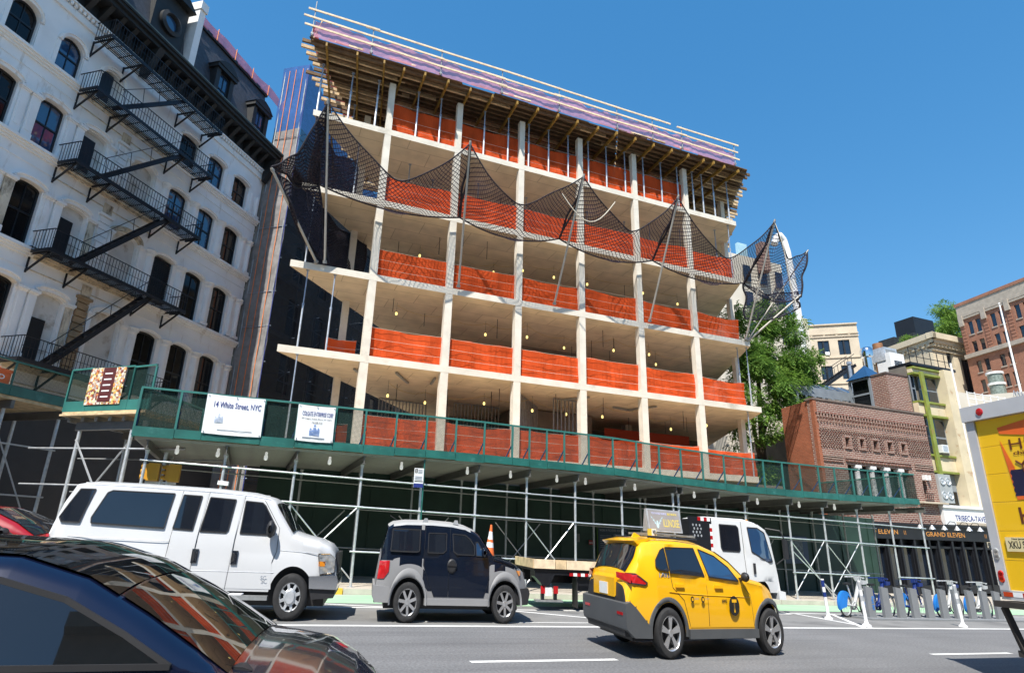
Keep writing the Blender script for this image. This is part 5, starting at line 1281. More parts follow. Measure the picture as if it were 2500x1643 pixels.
MB(F).tube((39.75, 35, 22.9), (39.73, 35, 23.2), .32, 16).tube((39.9, 35, 18), (39.9, 35, 18.3), .32, 16).build('collar', K['galv'], t, smooth=50)

# ================================================================ trees
def foliage(name, parent, clumps, n, size, mats, T=F, seed=3):
    r = random.Random(seed); vs, fs, ms = [], [], []
    for _ in range(n):
        c = r.choices(clumps, weights=[c[3]**2 for c in clumps])[0]
        d = Vector((r.gauss(0, 1), r.gauss(0, 1), r.gauss(0, 1))).normalized() * (r.random() ** .4) * c[3]
        p = Vector(c[:3]) + Vector((d.x, d.y, d.z * .75))
        out = (d + Vector((r.gauss(0, .5), r.gauss(0, .5), r.gauss(0, .3) - .25)) * c[3]).normalized()
        side = out.cross(Vector((r.gauss(0, .3), r.gauss(0, .3), 1))).normalized()
        L = size * r.uniform(.6, 1.3); Wd = L * r.uniform(.16, .26); m = c[4] if r.random() < .75 else 1 - c[4]
        for k in range(3):                             # a frond of three leaflets
            o = out * L * .32 * k; sd = side * (Wd if k % 2 else -Wd) * 1.2; droop = Vector((0, 0, -L * .12 * k))
            q = p + o + droop; i = len(vs)
            tip = q + out * L * .45 + sd + Vector((0, 0, -L * .1))
            vs += [q, q + out * L * .2 + side * Wd * .5, tip, q + out * L * .2 - side * Wd * .5]; fs.append((i, i+1, i+2, i+3)); ms.append(m)
    b = MB(T); b.v = vs; b.f = [list(f) for f in fs]; b.m = ms
    return b.build(name, mats, parent)
def tree(label, base, clumps, n, size, trunk, seed):
    o = thing('tree', label, 'tree', F(base))
    b = MB(F)
    for pts in trunk:
        for (p, r0), (q, r1) in zip(pts, pts[1:]): b.tube(p, q, r0, 8, r2=r1)
    b.build('trunk', K['bark'], o, smooth=60)
    foliage('crown', o, clumps, n, size, [K['leaf'], K['leaf_light']], seed=seed)
r = random.Random(5); cl = []
for u, v, z, s in [(26.2, 27.5, 14.6, 1.0), (27.8, 28, 15.0, 1.3), (29.8, 28.2, 14.8, 1.2), (31.2, 28.4, 14.0, 1.0), (25.8, 27.2, 12.8, 1.2), (27.6, 27.3, 13, 1.5), (29.8, 27.6, 13, 1.5), (31.6, 28, 12.4, 1.2), (25.6, 26.8, 11, 1.2), (27.4, 26.8, 11.2, 1.5), (29.6, 27.2, 11.2, 1.4), (31.3, 27.6, 11.0, 1.0), (25.4, 26.6, 9.2, 1.1), (27.0, 26.4, 9.4, 1.2), (28.6, 26.6, 9.6, 1.0), (25.3, 26.3, 7.4, 1.0), (26.4, 26.0, 7.8, .9), (25.2, 26.2, 5.6, .9), (30.0, 27, 10.0, .8), (32.2, 28, 13.2, 1.0), (32.6, 28.2, 11.9, .9), (31.0, 28.4, 15.0, .9), (31.8, 27.6, 10.4, .8), (28.8, 28.2, 15.7, .9)]:
    for _ in range(5): cl.append((u + r.gauss(0, .62), v + r.gauss(0, .5), z + r.gauss(0, .55), s * r.uniform(.28, .6), 1 if r.random() < .5 else 0))
tree('big leafy green tree between the concrete frame and the brick building', (27, 27.6, 0), cl, 20000, .40,
     [[((27, 27.6, -.4), .3), ((27.2, 27.7, 5), .22), ((27.6, 27.8, 10), .14), ((28, 28, 14), .05)], [((27.1, 27.6, 5), .15), ((26, 27, 9), .08), ((25.6, 26.9, 12), .03)], [((27.3, 27.7, 7.5), .14), ((29.4, 27.8, 11), .07), ((31, 28.2, 13.5), .03)]], 4)
cl = []
for u, v, z, s in [(80.2, 48, 29.4, 1.6), (82.4, 48, 32, 1.6), (84, 48, 30.6, 1.7), (81.4, 48, 30.7, 1.6), (82.5, 48, 28, 1.3), (80.2, 47, 28, 1.4)]:
    for _ in range(4): cl.append((u + r.gauss(0, .7), v + r.gauss(0, .7), z + r.gauss(0, .7), s * r.uniform(.45, .8), 1 if r.random() < .6 else 0))
tree('bright green tree growing on the roof between black plant box and red brick building', (81, 48, 22), cl, 4200, .6, [[((81, 48, 21.9), .25), ((81.2, 48, 27), .15), ((81.5, 48, 31), .05)]], 6)
for n, (lab, u, v, z, s) in enumerate([('small yellow-green shrub at the roof edge in front of the black plant box', 68.0, 43.5, 24.2, .8), ('low pale shrub on the lower roof below the black plant box', 63.4, 42, 22.9, .7), ('yellowing roof shrub between plant box and roof tree', 74.3, 43, 24.5, .9)]):
    o = thing('roof_shrub', lab, 'shrub', F((u, v, z - 1)), 'shrubs on the corniced roof')
    MB(F).tube((u, v, 21.9), (u, v, z), .06, 6).lathe([(.3, 0), (.4, .7)], (u, v, 21.9), n=10).build('stem', K['bark'], o)
    foliage('leaves', o, [(u + r.gauss(0, .4), v, z + r.gauss(0, .35), s * .6, 1) for _ in range(4)], 500, .4, [K['leaf'], K['leaf_light']], seed=n)
# ================================================================ vehicles
def paint(name, col, coat=.6, rough=.35, var=.03, metal=0.):
    return mat(name, col, rough, metal, var=var, scale=1.2, coat=coat)
class Car:
    """local frame: x forward from the rear bumper, y to the left, z up; near side is y = -w"""
    def __init__(s, T, top, belt, w, sill, wheels, R_, tum=.18, ew=.10, arch=None, front=None, wtab=None):
        s.T, s.top, s.beltt, s.w, s.sill, s.wheels, s.R, s.tum, s.ew = T, top, belt, w, sill, wheels, R_, tum, ew
        s.arch = arch or R_ * 1.17; s.wtab = wtab or [(top[0][0], .93), (top[0][0] + .35, 1), (top[-1][0] - .6, 1), (top[-1][0], .82)]
    def ztop(s, x): return interp(s.top, x)
    def zbelt(s, x): return min(interp(s.beltt, x), s.ztop(x) - .05)
    def wx(s, x): return s.w * interp(s.wtab, x)
    def wz(s, x, z):
        b = s.zbelt(x); w = s.wx(x)
        if z > b: return w - (z - b) * s.tum - .01
        zl = s.sillx(x); t = max(0, min(1, (z - zl) / max(.05, b - zl)))
        return w - .05 * (1 - t) ** 2 - .035 * t ** 3
    def sillx(s, x): return s.sill
    def zbot(s, x):
        z = s.sillx(x)
        for xc in s.wheels:
            d = abs(x - xc)
            if d < s.arch: z = max(z, s.R + math.sqrt(s.arch ** 2 - d * d))
        return z
    def body(s, parent, mats, pick, name='body'):
        xs = {s.top[0][0], s.top[-1][0]} | {p[0] for p in s.top} | {p[0] for p in s.beltt if s.top[0][0] < p[0] < s.top[-1][0]}
        x = s.top[0][0]
        while x < s.top[-1][0]: xs.add(round(x, 3)); x += .12
        for xc in s.wheels:
            for k in range(-12, 13): xs.add(round(xc + s.arch * math.sin(math.pi / 2 * k / 12), 4))
        xs = sorted(x for x in xs if s.top[0][0] <= x <= s.top[-1][0]); rows = []
        out = [xs[0]]
        for x in xs[1:]:
            if x - out[-1] > .004: out.append(x)
        xs = out
        for x in xs:
            zb, zbe, zt = s.zbot(x), s.zbelt(x), s.ztop(x); zb = min(zb, zbe - .02)
            zz = [zb, zb + (zbe-zb)*.25, zb + (zbe-zb)*.55, zb + (zbe-zb)*.85, zbe]
            half = [(s.wz(x, z), z) for z in zz]
            hi = zt - max(.0, min(.07, (zt - zbe) * .35)); wt = s.wz(x, hi)
            half += [(s.wz(x, zbe + (hi - zbe) * .5), zbe + (hi - zbe) * .5), (wt, hi), (wt - .05, zt - (zt-hi)*.35), (wt - .14, zt - .004), (wt * .45, zt + s.ew * .35), (0, zt + s.ew * .42)]
            rows.append([(x, -y, z) for y, z in half] + [(x, y, z) for y, z in reversed(half[:-1])])
        b = MB(s.T); n = len(rows[0])
        for k in range(len(rows)):
            b.v += [Vector(p) for p in rows[k]]
        for k in range(len(rows) - 1):
            for i in range(n - 1):
                b.f.append([k*n+i, (k+1)*n+i, (k+1)*n+i+1, k*n+i+1])
                xm = (xs[k] + xs[k+1]) / 2; p = [rows[k][i], rows[k][i+1], rows[k+1][i], rows[k+1][i+1]]
                b.m.append(pick(xm, sum(q[2] for q in p) / 4, sum(q[1] for q in p) / 4))
        b.f.append(list(range(n-1, -1, -1))); b.m.append(pick(xs[0], .8, 0)); b.f.append([ (len(rows)-1)*n + i for i in range(n)]); b.m.append(pick(xs[-1], .8, 0))
        o = b.build(name, mats, parent, smooth=38)
        x0, x1 = s.top[0][0] + .25, s.top[-1][0] - .25
        MB(s.T).box(x0, x1, -s.w + .28, s.w - .28, .22, max(.5, s.sill + .25)).build('underbody_light_block', K['black_plastic'], parent)  # dark box added inside the shell to block light from below
        for xc in s.wheels: MB(s.T).box(xc - s.arch, xc + s.arch, -s.w + .25, s.w - .25, .4, min(s.R + s.arch + .02, s.ztop(xc + s.arch) - .12, s.ztop(xc - s.arch) - .12)).build('wheel_well_light_block', K['black_plastic'], parent)  # dark boxes added behind the wheels to block light through the arches
        return o
    def panel(s, poly, name, m, parent, off=.006, side=-1, frame=None, fo=.03, n=4):
        """a flat-sided panel (window, door, lamp) lying on the side surface; poly in (x, z)"""
        pts = []
        for (a, c), (e, g) in zip(poly, poly[1:] + poly[:1]):
            for k in range(n): pts.append((a + (e-a)*k/n, c + (g-c)*k/n))
        z0, z1 = min(p[1] for p in poly), max(p[1] for p in poly)
        zs_ = sorted({round(p[1], 4) for p in poly} | {z0 + (z1-z0)*k/8 for k in range(9)})
        rows = []
        for z in zs_:
            z_ = min(max(z, z0 + 1e-4), z1 - 1e-4); X = []
            for (a, c), (e, g) in zip(poly, poly[1:] + poly[:1]):
                if (c - z_) * (g - z_) <= 0 and abs(c - g) > 1e-6: X.append(a + (e-a)*(z_-c)/(g-c))
            if len(X) < 2: continue
            xa, xb = min(X), max(X); rows.append([(xa + (xb-xa)*k/6, side * (s.wz(xa + (xb-xa)*k/6, z_) + off), z_) for k in range(7)])
        b = MB(s.T); b.grid(rows)
        if side > 0: b.f = [list(reversed(f)) for f in b.f]
        o = b.build(name, m, parent, smooth=60)
        if frame:
            bb_ = MB(s.T)
            for p, q in zip(pts, pts[1:] + pts[:1]):
                bb_.bar((p[0], side * (s.wz(*p) + off), p[1]), (q[0], side * (s.wz(*q) + off), q[1]), fo, .012, upv=(0, 1, 0))
            bb_.build('frame', frame, o)
        return o
    def line(s, pts, parent, name='seam', r=.006, m=None, side=-1, off=.002):
        b = MB(s.T); P = []
        for (a, c), (e, g) in zip(pts, pts[1:]):
            for k in range(5): P.append((a + (e-a)*k/5, c + (g-c)*k/5))
        P.append(pts[-1]); b.path([(x, side * (s.wz(x, z) + off), z) for x, z in P], r, 4)
        return b.build(name, m or K['black_plastic'], parent)
    def cross(s, x0, x1, name, m, parent, off=.008, inset=.1, n=10, ny=8, crown=True):
        """glass or trim across the car following the top profile between x0 and x1"""
        rows = []
        for k in range(n + 1):
            x = x0 + (x1 - x0) * k / n; z = s.ztop(x); hi = z - .05; w_ = s.wz(x, hi) - inset
            dz = s.ztop(x + .02) - s.ztop(x - .02); nn = Vector((-dz, 0, .04)).normalized() * off
            rows.append([(x + nn.x, w_ * (2*j/ny - 1), z + nn.z + (s.ew * .42 * (1 - (2*j/ny - 1) ** 2) if crown else 0) - (.0 if abs(2*j/ny-1) < .99 else .01)) for j in range(ny + 1)])
        return MB(s.T).grid(rows).build(name, m, parent, smooth=180)
def make_wheel(T, x, y, R_, parent, wd=.22, spokes=5, side=-1, rimm='rim', rr=.66, hub='chrome', style=0, sw=.09):
    yo = y; yi = y - side * wd
    prof = [(R_*rr, 0), (R_*.78, -.01), (R_*.93, .0), (R_*.985, .035), (R_, .07), (R_, wd - .07), (R_*.985, wd - .035), (R_*.9, wd), (R_*rr, wd)]
    o = MB(T).lathe(prof, (x, yo, R_), axis=(0, -side, 0), n=36).build('wheel', K['rubber'], parent, smooth=50)
    b = MB(T)
    b.lathe([(R_*rr + .002, -.005), (R_*rr*1.02, .0), (R_*rr*.93, .02), (R_*rr*.9, .10)], (x, yo, R_), axis=(0, -side, 0), n=30)
    b.lathe([(R_*.17, .03), (R_*.14, .005), (0, 0)], (x, yo, R_), axis=(0, -side, 0), n=14)
    for k in range(spokes):
        a = 2*math.pi*k/spokes + .3
        if style == 0:
            for d in (-.12, .12):
                b.bar((x + math.cos(a)*R_*.12, yo - side*.03, R_ + math.sin(a)*R_*.12), (x + math.cos(a + d)*R_*rr*.97, yo - side*.02, R_ + math.sin(a + d)*R_*rr*.97), R_*sw, .03, upv=(0, 1, 0))
        else:
            b.bar((x + math.cos(a)*R_*.1, yo - side*.03, R_ + math.sin(a)*R_*.1), (x + math.cos(a)*R_*rr*.97, yo - side*.015, R_ + math.sin(a)*R_*rr*.97), R_*sw*1.6, .03, upv=(0, 1, 0))
    if style == 2: b.lathe([(R_*rr*.62, .02), (R_*rr*.45, .0), (R_*.3, .0), (R_*.26, -.03), (0, -.035)], (x, yo, R_), axis=(0, -side, 0), n=24)
    b.build('rim', K[rimm], o, smooth=40)
    MB(T).lathe([(R_*rr*.9, .095), (0, .10)], (x, yo, R_), axis=(0, -side, 0), n=24).build('brake_disc', K['black_iron'], o)
    return o
def poly_box(T, poly, y0, y1, name, m, parent, smooth=30): return MB(T).prism(poly, y0, y1, ax=1).build(name, m, parent, smooth=smooth)
def mirror(T, x, y, z, parent, m, w=.22, h=.2, d=.14, side=-1):
    b = MB(T); rows = []
    for t in rail_pts(-1, 1, 6):
        s_ = math.sqrt(max(.05, 1 - t*t*.8)); rows.append([(x + w/2*s_*math.cos(a), y + side*(d/2 + d/2*t), z + h/2*s_*math.sin(a)) for a in [2*math.pi*k/12 for k in range(13)]])
    b.grid(rows); b.bar((x, y - side*.08, z - h*.3), (x, y + side*.05, z - h*.2), .07, .05)
    return b.build('side_mirror', m, parent, smooth=50)
K['red_lens'] = mat('red_lamp_lens', (.45, .012, .015), .15, var=.2, scale=9, coat=.8)
K['amber_lens'] = mat('amber_lamp_lens', (.75, .25, .02), .2, coat=.8)
K['lamp_clear'] = mat('clear_lamp_lens', (.42, .44, .45), .12, .3, var=.3, scale=12, coat=1)
K['clear'] = clear_glass('clear_car_glass', (.72, .86, .80), .35, 1.4)
K['plate_white'] = mat('number_plate', (.75, .76, .74), .5)
K['seat'] = mat('dark_seat_cloth', (.03, .03, .033), .8)

# ---- white passenger van
K['van_white'] = paint('white_van_paint', (.66, .67, .68), .5, .3, .02)
W_ = .98
T = vehicle_frame(-2.89 + .174*W_, 12.0 + .965*W_)
t = thing('white_van', 'long white passenger van with dark tinted windows and chrome front bumper', 'van', T((3, 0, 0)))
vw = [(-.02, .90), (.3, .985), (.8, 1), (5.2, 1), (5.6, .97), (6.03, .86)]
van = Car(T, [(-.02, .9), (.0, 1.12), (.06, 1.32), (.20, 1.78), (.33, 2.02), (.55, 2.06), (1.55, 2.08), (3.14, 2.085), (3.9, 2.06), (4.30, 2.0), (4.45, 1.93), (4.95, 1.42), (5.19, 1.37), (5.55, 1.32), (5.82, 1.24), (5.95, 1.14), (6.02, .85), (6.04, .72)],
          [(-.02, .85), (.1, 1.21), (3.6, 1.19), (5.0, 1.15), (5.6, 1.1), (6.04, .7)], W_, .46, [1.42, 5.05], .385, tum=.13, wtab=vw, arch=.50)
van.body(t, [K['van_white'], K['black_plastic']], lambda x, z, y: 0)
tint = K['car_glass']
for poly in ([(.44, 1.93), (.72, 1.94), (.58, 1.42), (.24, 1.42), (.18, 1.48)], [(1.05, 1.94), (2.27, 1.96), (2.20, 1.40), (.80, 1.42), (.78, 1.5), (.96, 1.9)]):
    van.panel(poly, 'window', tint, t, .010, frame=K['black_plastic'], fo=.02)
for k, (x0, x1, wp) in enumerate([(2.36, 2.90, [(2.46, 1.95), (2.84, 1.95), (2.78, 1.39), (2.38, 1.40)]), (2.91, 3.68, [(3.02, 1.94), (3.57, 1.93), (3.52, 1.42), (3.48, 1.38), (2.94, 1.38)]), (3.69, 4.66, [(3.79, 1.92), (4.16, 1.91), (4.24, 1.86), (4.54, 1.52), (4.52, 1.38), (3.78, 1.38)])]):
    zlo = .5
    dr = van.panel([(x0 + .07, 2.0 - .04*(k == 2)), (min(x1, 4.2) if k == 2 else x1 + .05, 2.0 - .06*(k == 2))] + ([(4.62, 1.5), (4.60, 1.1), (4.55, .95)] if k == 2 else []) + [(x1 - .06, zlo), (x0 - .06, zlo)], 'door', K['van_white'], t, .004, n=6)
    van.panel(wp, 'window', K['clear'] if False else tint, dr, .014, frame=K['black_plastic'], fo=.022)
    if k > 0:
        hx = 2.86 + .82*(k - 1)
        MB(T).box(hx, hx + .13, -W_ - .012, -W_ + .03, .88, 1.1).build('handle', K['chrome'], dr); MB(T).box(hx + .02, hx + .07, -W_ - .03, -W_, .92, 1.06).build('handle', K['black_plastic'], dr)
    van.line([(x0 + .07, 2.02), (x0 + .02, 1.4), (x0 - .06, .48)], t, r=.005)
van.line([(4.2, 1.96), (4.62, 1.5), (4.63, 1.12), (4.55, .92)], t, r=.005)
van.line([(0, 1.21), (2.24, 1.20), (3.66, 1.17), (5.55, 1.11)], t, 'body_crease', .006, K['galv'])
van.line([(2.2, .76), (4.62, .77)], t, 'body_crease', .006, K['galv'])
van.cross(4.47, 4.93, 'windscreen', K['car_glass'], t, inset=.06)
for x in (1.42, 5.05):
    for sd in (-1, 1): make_wheel(T, x, sd * (W_ - .02), .385, t, .24, 8, sd, 'galv', .60, style=2)
poly_box(T, [(5.42, .73), (6.06, .76), (6.10, .66), (6.08, .52), (5.45, .53)], -W_ + .02, W_ - .02, 'front_bumper', K['chrome'], t)
poly_box(T, [(5.45, .52), (6.06, .51), (6.02, .38), (5.52, .35)], -W_ + .06, W_ - .06, 'front_valance', K['black_plastic'], t)
poly_box(T, [(-.12, .72), (.2, .72), (.2, .5), (-.12, .5)], -W_ + .06, W_ - .06, 'rear_bumper', K['chrome'], t)
MB(T).box(5.98, 6.06, -.62, .62, .78, 1.14).build('grille', K['black_plastic'], t)
for sd in (-1, 1):
    hl = van.panel([(5.58, 1.10), (5.84, 1.11), (5.98, 1.04), (5.99, .8), (5.66, .76)], 'headlight', K['lamp_clear'], t, .012, sd, frame=K['chrome'], fo=.02)
    van.panel([(5.6, .98), (5.76, .98), (5.75, .90), (5.61, .90)], 'indicator', K['amber_lens'], hl, .018, sd)
    van.panel([(0.0, 1.22), (.09, 1.22), (.06, .98), (-.015, .98)], 'tail_light', K['red_lens'], t, .012, sd)
    mirror(T, 4.46, sd * (W_ + .02), 1.48, t, K['black_plastic'], .20, .30, .2, sd)
MB(T).box(3.5, 4.56, -W_ - .02, -W_ + .14, .33, .40).build('running_board', K['galv_dark'], t)
lettering('SC', T, 4.42, .68, .12, .07, -W_ - .003, K['ink_grey'], t)
MB(T).box(.5, 4.3, -W_ + .115, -W_ + .125, 2.03, 2.045).build('drip_rail', K['van_white'], t)

# ---- dark blue boxy small car with grey cladding
K['navy'] = paint('navy_paint', (.005, .009, .020), .4, .25, .15)
bsdf(K['navy']).inputs['Specular IOR Level'].default_value = .25
K['clad'] = mat('grey_cladding', (.25, .25, .255), .6, var=.06, scale=2)
K['roof_grey'] = mat('silver_grey_roof', (.42, .42, .41), .5, .2, var=.08)
W_ = .88
T = vehicle_frame(2.34 + .174*W_, 11.9 + .965*W_)
t = thing('blue_boxy_car', 'boxy dark blue small car with grey cladding and grey roof', 'car', T((2, 0, 0)))
el = Car(T, [(-.05, .62), (-.05, .95), (.04, 1.20), (.10, 1.40), (.17, 1.66), (.30, 1.725), (.62, 1.765), (1.3, 1.785), (1.84, 1.775), (2.2, 1.735), (2.48, 1.66), (2.62, 1.585), (3.03, 1.19), (3.3, 1.155), (3.52, 1.11), (3.75, 1.03), (3.9, .95), (3.98, .78), (4.03, .60)],
         [(-.05, .6), (.06, 1.18), (1.1, 1.19), (2.9, 1.15), (3.6, 1.03), (4.03, .55)], W_, .33, [.78, 3.35], .35, tum=.15, arch=.435, wtab=[(-.05, .92), (.2, .985), (.6, 1), (3.4, 1), (3.75, .96), (4.03, .82)])
def pk(x, z, y):
    if z > 1.655: return 2
    if x < 1.17 - (1.04 - z) * .25 * (z < .9) and z < 1.035: return 1
    if x > 2.9 + (.3 * 0) and z < .985: return 1
    if z < .49: return 1
    return 0
el.body(t, [K['navy'], K['clad'], K['roof_grey']], pk)
for poly in ([(.29, 1.61), (1.0, 1.62), (1.0, 1.24), (.93, 1.22), (.27, 1.22)],): el.panel(poly, 'window', tint, t, .010, frame=K['black_plastic'], fo=.025)
MB(T).box(1.03, 1.11, -W_ + .075, -W_ + .1, 1.2, 1.72).build('grey_pillar', K['roof_grey'], t)
d1 = el.panel([(1.14, 1.66), (1.78, 1.69), (1.80, 1.18), (1.80, .45), (1.44, .45), (1.27, .72), (1.13, 1.0)], 'rear_door', K['navy'], t, .005)
el.panel([(1.22, 1.57), (1.70, 1.58), (1.70, 1.27), (1.62, 1.22), (1.22, 1.22)], 'window', tint, d1, .012, frame=K['black_plastic'], fo=.02)
d2 = el.panel([(1.81, 1.69), (2.2, 1.67), (2.45, 1.58), (2.68, 1.40), (2.87, 1.17), (2.90, .78), (2.76, .45), (1.81, .45)], 'front_door', K['navy'], t, .005)
el.panel([(1.86, 1.58), (2.2, 1.57), (2.34, 1.50), (2.46, 1.38), (2.47, 1.21), (2.0, 1.21), (1.9, 1.26)], 'window', tint, d2, .012, frame=K['black_plastic'], fo=.022)
el.panel([(2.50, 1.45), (2.56, 1.45), (2.74, 1.24), (2.72, 1.20), (2.52, 1.2)], 'quarter_window', K['pane_tall'], d2, .012, frame=K['black_plastic'], fo=.02)
el.line([(1.80, 1.70), (1.80, 1.1), (1.80, .45)], t); el.line([(1.14, 1.66), (1.12, 1.0), (1.27, .72), (1.44, .45)], t); el.line([(2.87, 1.17), (2.90, .78), (2.76, .45)], t)
MB(T).lathe([(.0, .02), (.10, .02), (.13, 0)], (1.87, -W_ - .0, 1.0), axis=(0, -1, 0), n=20).build('handle_recess', K['black_plastic'], t)
MB(T).box(1.74, 1.99, -W_ - .035, -W_ - .015, 1.0, 1.03).build('handle', K['black_plastic'], d2)
for xc in (.78, 3.35):                                # wide grey arch flares
    b = MB(T); R1, R2 = .435, .60; rows = []
    for j, (rr, yy) in enumerate(((.432, .0), (.45, .03), (.53, .035), (R2, .004))):
        rows.append([(xc + min(rr, .475 if rr > .46 else rr)*math.cos(a), -W_ - yy + .002, .35 + rr*math.sin(a)*.98) for a in rail_pts(-.1, math.pi + .1, 22)])
    b.grid(rows).build('wheel_arch', K['clad'], t, smooth=60)
for x in (.78, 3.35):
    for sd in (-1, 1): make_wheel(T, x, sd * (W_ + .005), .35, t, .22, 7, sd, 'rim', .66, style=1, sw=.10)
poly_box(T, [(-.10, .63), (.3, .60), (.38, .52), (.3, .34), (-.02, .34), (-.10, .44)], -W_ + .01, W_ - .01, 'rear_bumper', K['clad'], t)
poly_box(T, [(3.62, .62), (4.04, .64), (4.08, .55), (4.02, .34), (3.74, .32)], -W_ + .07, W_ - .07, 'front_bumper', K['black_plastic'], t)
MB(T).box(1.2, 2.92, -W_ - .015, -W_ + .1, .31, .42).build('sill', K['clad'], t)
for sd in (-1, 1):
    el.panel([(.02, 1.04), (.27, 1.05), (.26, .86), (.15, .74), (-.01, .73)], 'tail_light', K['red_lens'], t, .014, sd)
    el.panel([(3.66, .96), (3.80, .96), (3.78, .87), (3.74, .86)], 'indicator', K['amber_lens'], t, .014, sd)
    mirror(T, 2.72, sd * (W_ - .02), 1.27, t, K['navy'], .15, .2, .15, sd)
MB(T).box(3.9, 3.99, -.6, .6, .68, .92).build('grille', K['black_plastic'], t)
el.cross(2.64, 3.0, 'windscreen', tint, t, inset=.05); el.cross(.06, .16, 'rear_window', tint, t, inset=.12)
for x in (1.12, 1.94): MB(T).prism([(x - .08, 1.76), (x + .08, 1.76), (x + .05, 1.84), (x - .02, 1.84)], -W_ + .16, -W_ + .22, ax=1).build('roof_rail_foot', K['galv'], t)
MB(T).tube((.42, -.3, 1.77), (.2, -.3, 1.86), .008, 5).build('aerial', K['black_plastic'], t)
cn_ = thing('traffic_cone', 'orange traffic cone with white bands standing on the blue car bonnet', 'traffic cone', T((3.12, .1, 1.2)))
K['cone'] = mat('cone_orange', (.85, .17, .035), .6)
for r0, r1, z0, z1, m in ((.16, .115, .02, .20, 'cone'), (.115, .095, .20, .30, 'vinyl'), (.095, .08, .30, .36, 'cone'), (.08, .05, .36, .52, 'vinyl'), (.05, .028, .52, .66, 'cone')):
    MB(T).tube((3.12 + .06*z0, .1, 1.16 + z0), (3.12 + .06*z1, .1, 1.16 + z1), r0, 16, r2=r1).build('cone_band', K[m], cn_, smooth=40)
MB(T).box(2.93, 3.31, -.1, .3, 1.155, 1.185).build('base', K['cone'], cn_)

# ---- yellow taxi
K['taxi'] = paint('taxi_yellow', (.86, .45, .008), .7, .3, .02)
W_ = .90
o_ = Vector((5.9, 8.27)); yw = R(20.2)
exs = Vector((SQ*math.cos(yw), math.sin(yw), 0)); eys = Vector((-SQ*math.sin(yw), math.cos(yw), 0))
org = F((6.03, 8.27, 0)) - exs * .97 + eys * W_
def T(p):
    q = org + exs * p[0] + eys * p[1]
    return Vector((q.x, q.y, p[2] + gxy(q.x, q.y)))
t = thing('yellow_taxi', 'yellow taxi hatchback with advert panel on its roof', 'taxi', T((2.2, 0, 0)))
tx = Car(T, [(-.03, .72), (.0, 1.0), (.10, 1.16), (.30, 1.40), (.42, 1.56), (.50, 1.625), (.9, 1.665), (1.5, 1.68), (2.05, 1.645), (2.45, 1.55), (2.8, 1.40), (3.14, 1.16), (3.5, 1.12), (3.85, 1.06), (4.1, .98), (4.27, .84), (4.36, .62), (4.38, .4)],
         [(-.03, .7), (.3, 1.19), (1.0, 1.18), (2.0, 1.13), (2.95, 1.08), (3.6, 1.0), (4.38, .38)], W_, .30, [.97, 3.78], .35, tum=.42, arch=.42, wtab=[(-.03, .86), (.25, .93), (.7, .99), (1.2, .98), (2.6, .98), (3.6, 1), (4.0, .94), (4.38, .74)])
def pk(x, z, y):
    if z < .385 or (x < .6 and z < .70 - .62*x) or x < 0: return 1
    return 0
tx.body(t, [K['taxi'], K['black_plastic']], pk)
K['clad_dark'] = mat('dark_cladding', (.075, .08, .085), .55, var=.1)
for poly in ([(1.01, 1.54), (.90, 1.50), (.73, 1.36), (.70, 1.27), (.78, 1.225), (1.01, 1.21)],): tx.panel(poly, 'quarter_window', tint, t, .010, frame=K['black_plastic'], fo=.02)
d1 = tx.panel([(1.06, 1.60), (1.93, 1.61), (2.0, 1.14), (2.02, .42), (1.52, .42), (1.38, .80), (1.10, .98)], 'rear_door', K['taxi'], t, .004)
tx.panel([(1.05, 1.55), (1.84, 1.56), (1.95, 1.155), (1.05, 1.19)], 'window', tint, d1, .012, frame=K['black_plastic'], fo=.02)
d2 = tx.panel([(1.95, 1.60), (2.42, 1.50), (2.75, 1.34), (2.98, 1.08), (3.22, .9), (3.28, .42), (2.04, .42), (2.02, 1.1)], 'front_door', K['taxi'], t, .004)
tx.panel([(1.97, 1.55), (2.38, 1.46), (2.70, 1.30), (2.90, 1.10), (2.08, 1.15)], 'window', K['pane_tall'], d2, .012, frame=K['black_plastic'], fo=.022)
tx.line([(2.0, 1.13), (2.03, .44)], t); tx.line([(1.05, 1.2), (1.10, .98), (1.38, .80), (1.52, .44)], t); tx.line([(2.96, 1.08), (3.22, .9), (3.28, .44)], t)
tx.line([(1.0, .92), (1.3, .9), (2.0, .88), (3.2, .86)], t, 'body_crease', .006, K['taxi'], off=.008)
for hx, dd in ((1.27, d1), (2.32, d2)): MB(T).box(hx - .11, hx + .11, -W_ - .0, -W_ + .05, .985, 1.03).build('handle', K['taxi'], dd)
for xc in (.97, 3.78):
    b = MB(T); rows = []
    for rr, yy in ((.418, .0), (.43, .022), (.49, .022), (.505, .0)):
        rows.append([(xc + rr*math.cos(a), -tx.wz(xc + rr*math.cos(a), .55) - yy + .004, .35 + rr*math.sin(a)) for a in rail_pts(-.12, math.pi + .12, 22)])
    b.grid(rows).build('wheel_arch', K['clad_dark'], t, smooth=60)
for x in (.97, 3.78):
    for sd in (-1, 1): make_wheel(T, x, sd * (W_ - .0), .35, t, .23, 5, sd, 'rim', .68, style=0, sw=.13)
MB(T).box(1.45, 3.35, -W_ - .012, -W_ + .1, .27, .40).build('sill', K['clad_dark'], t)
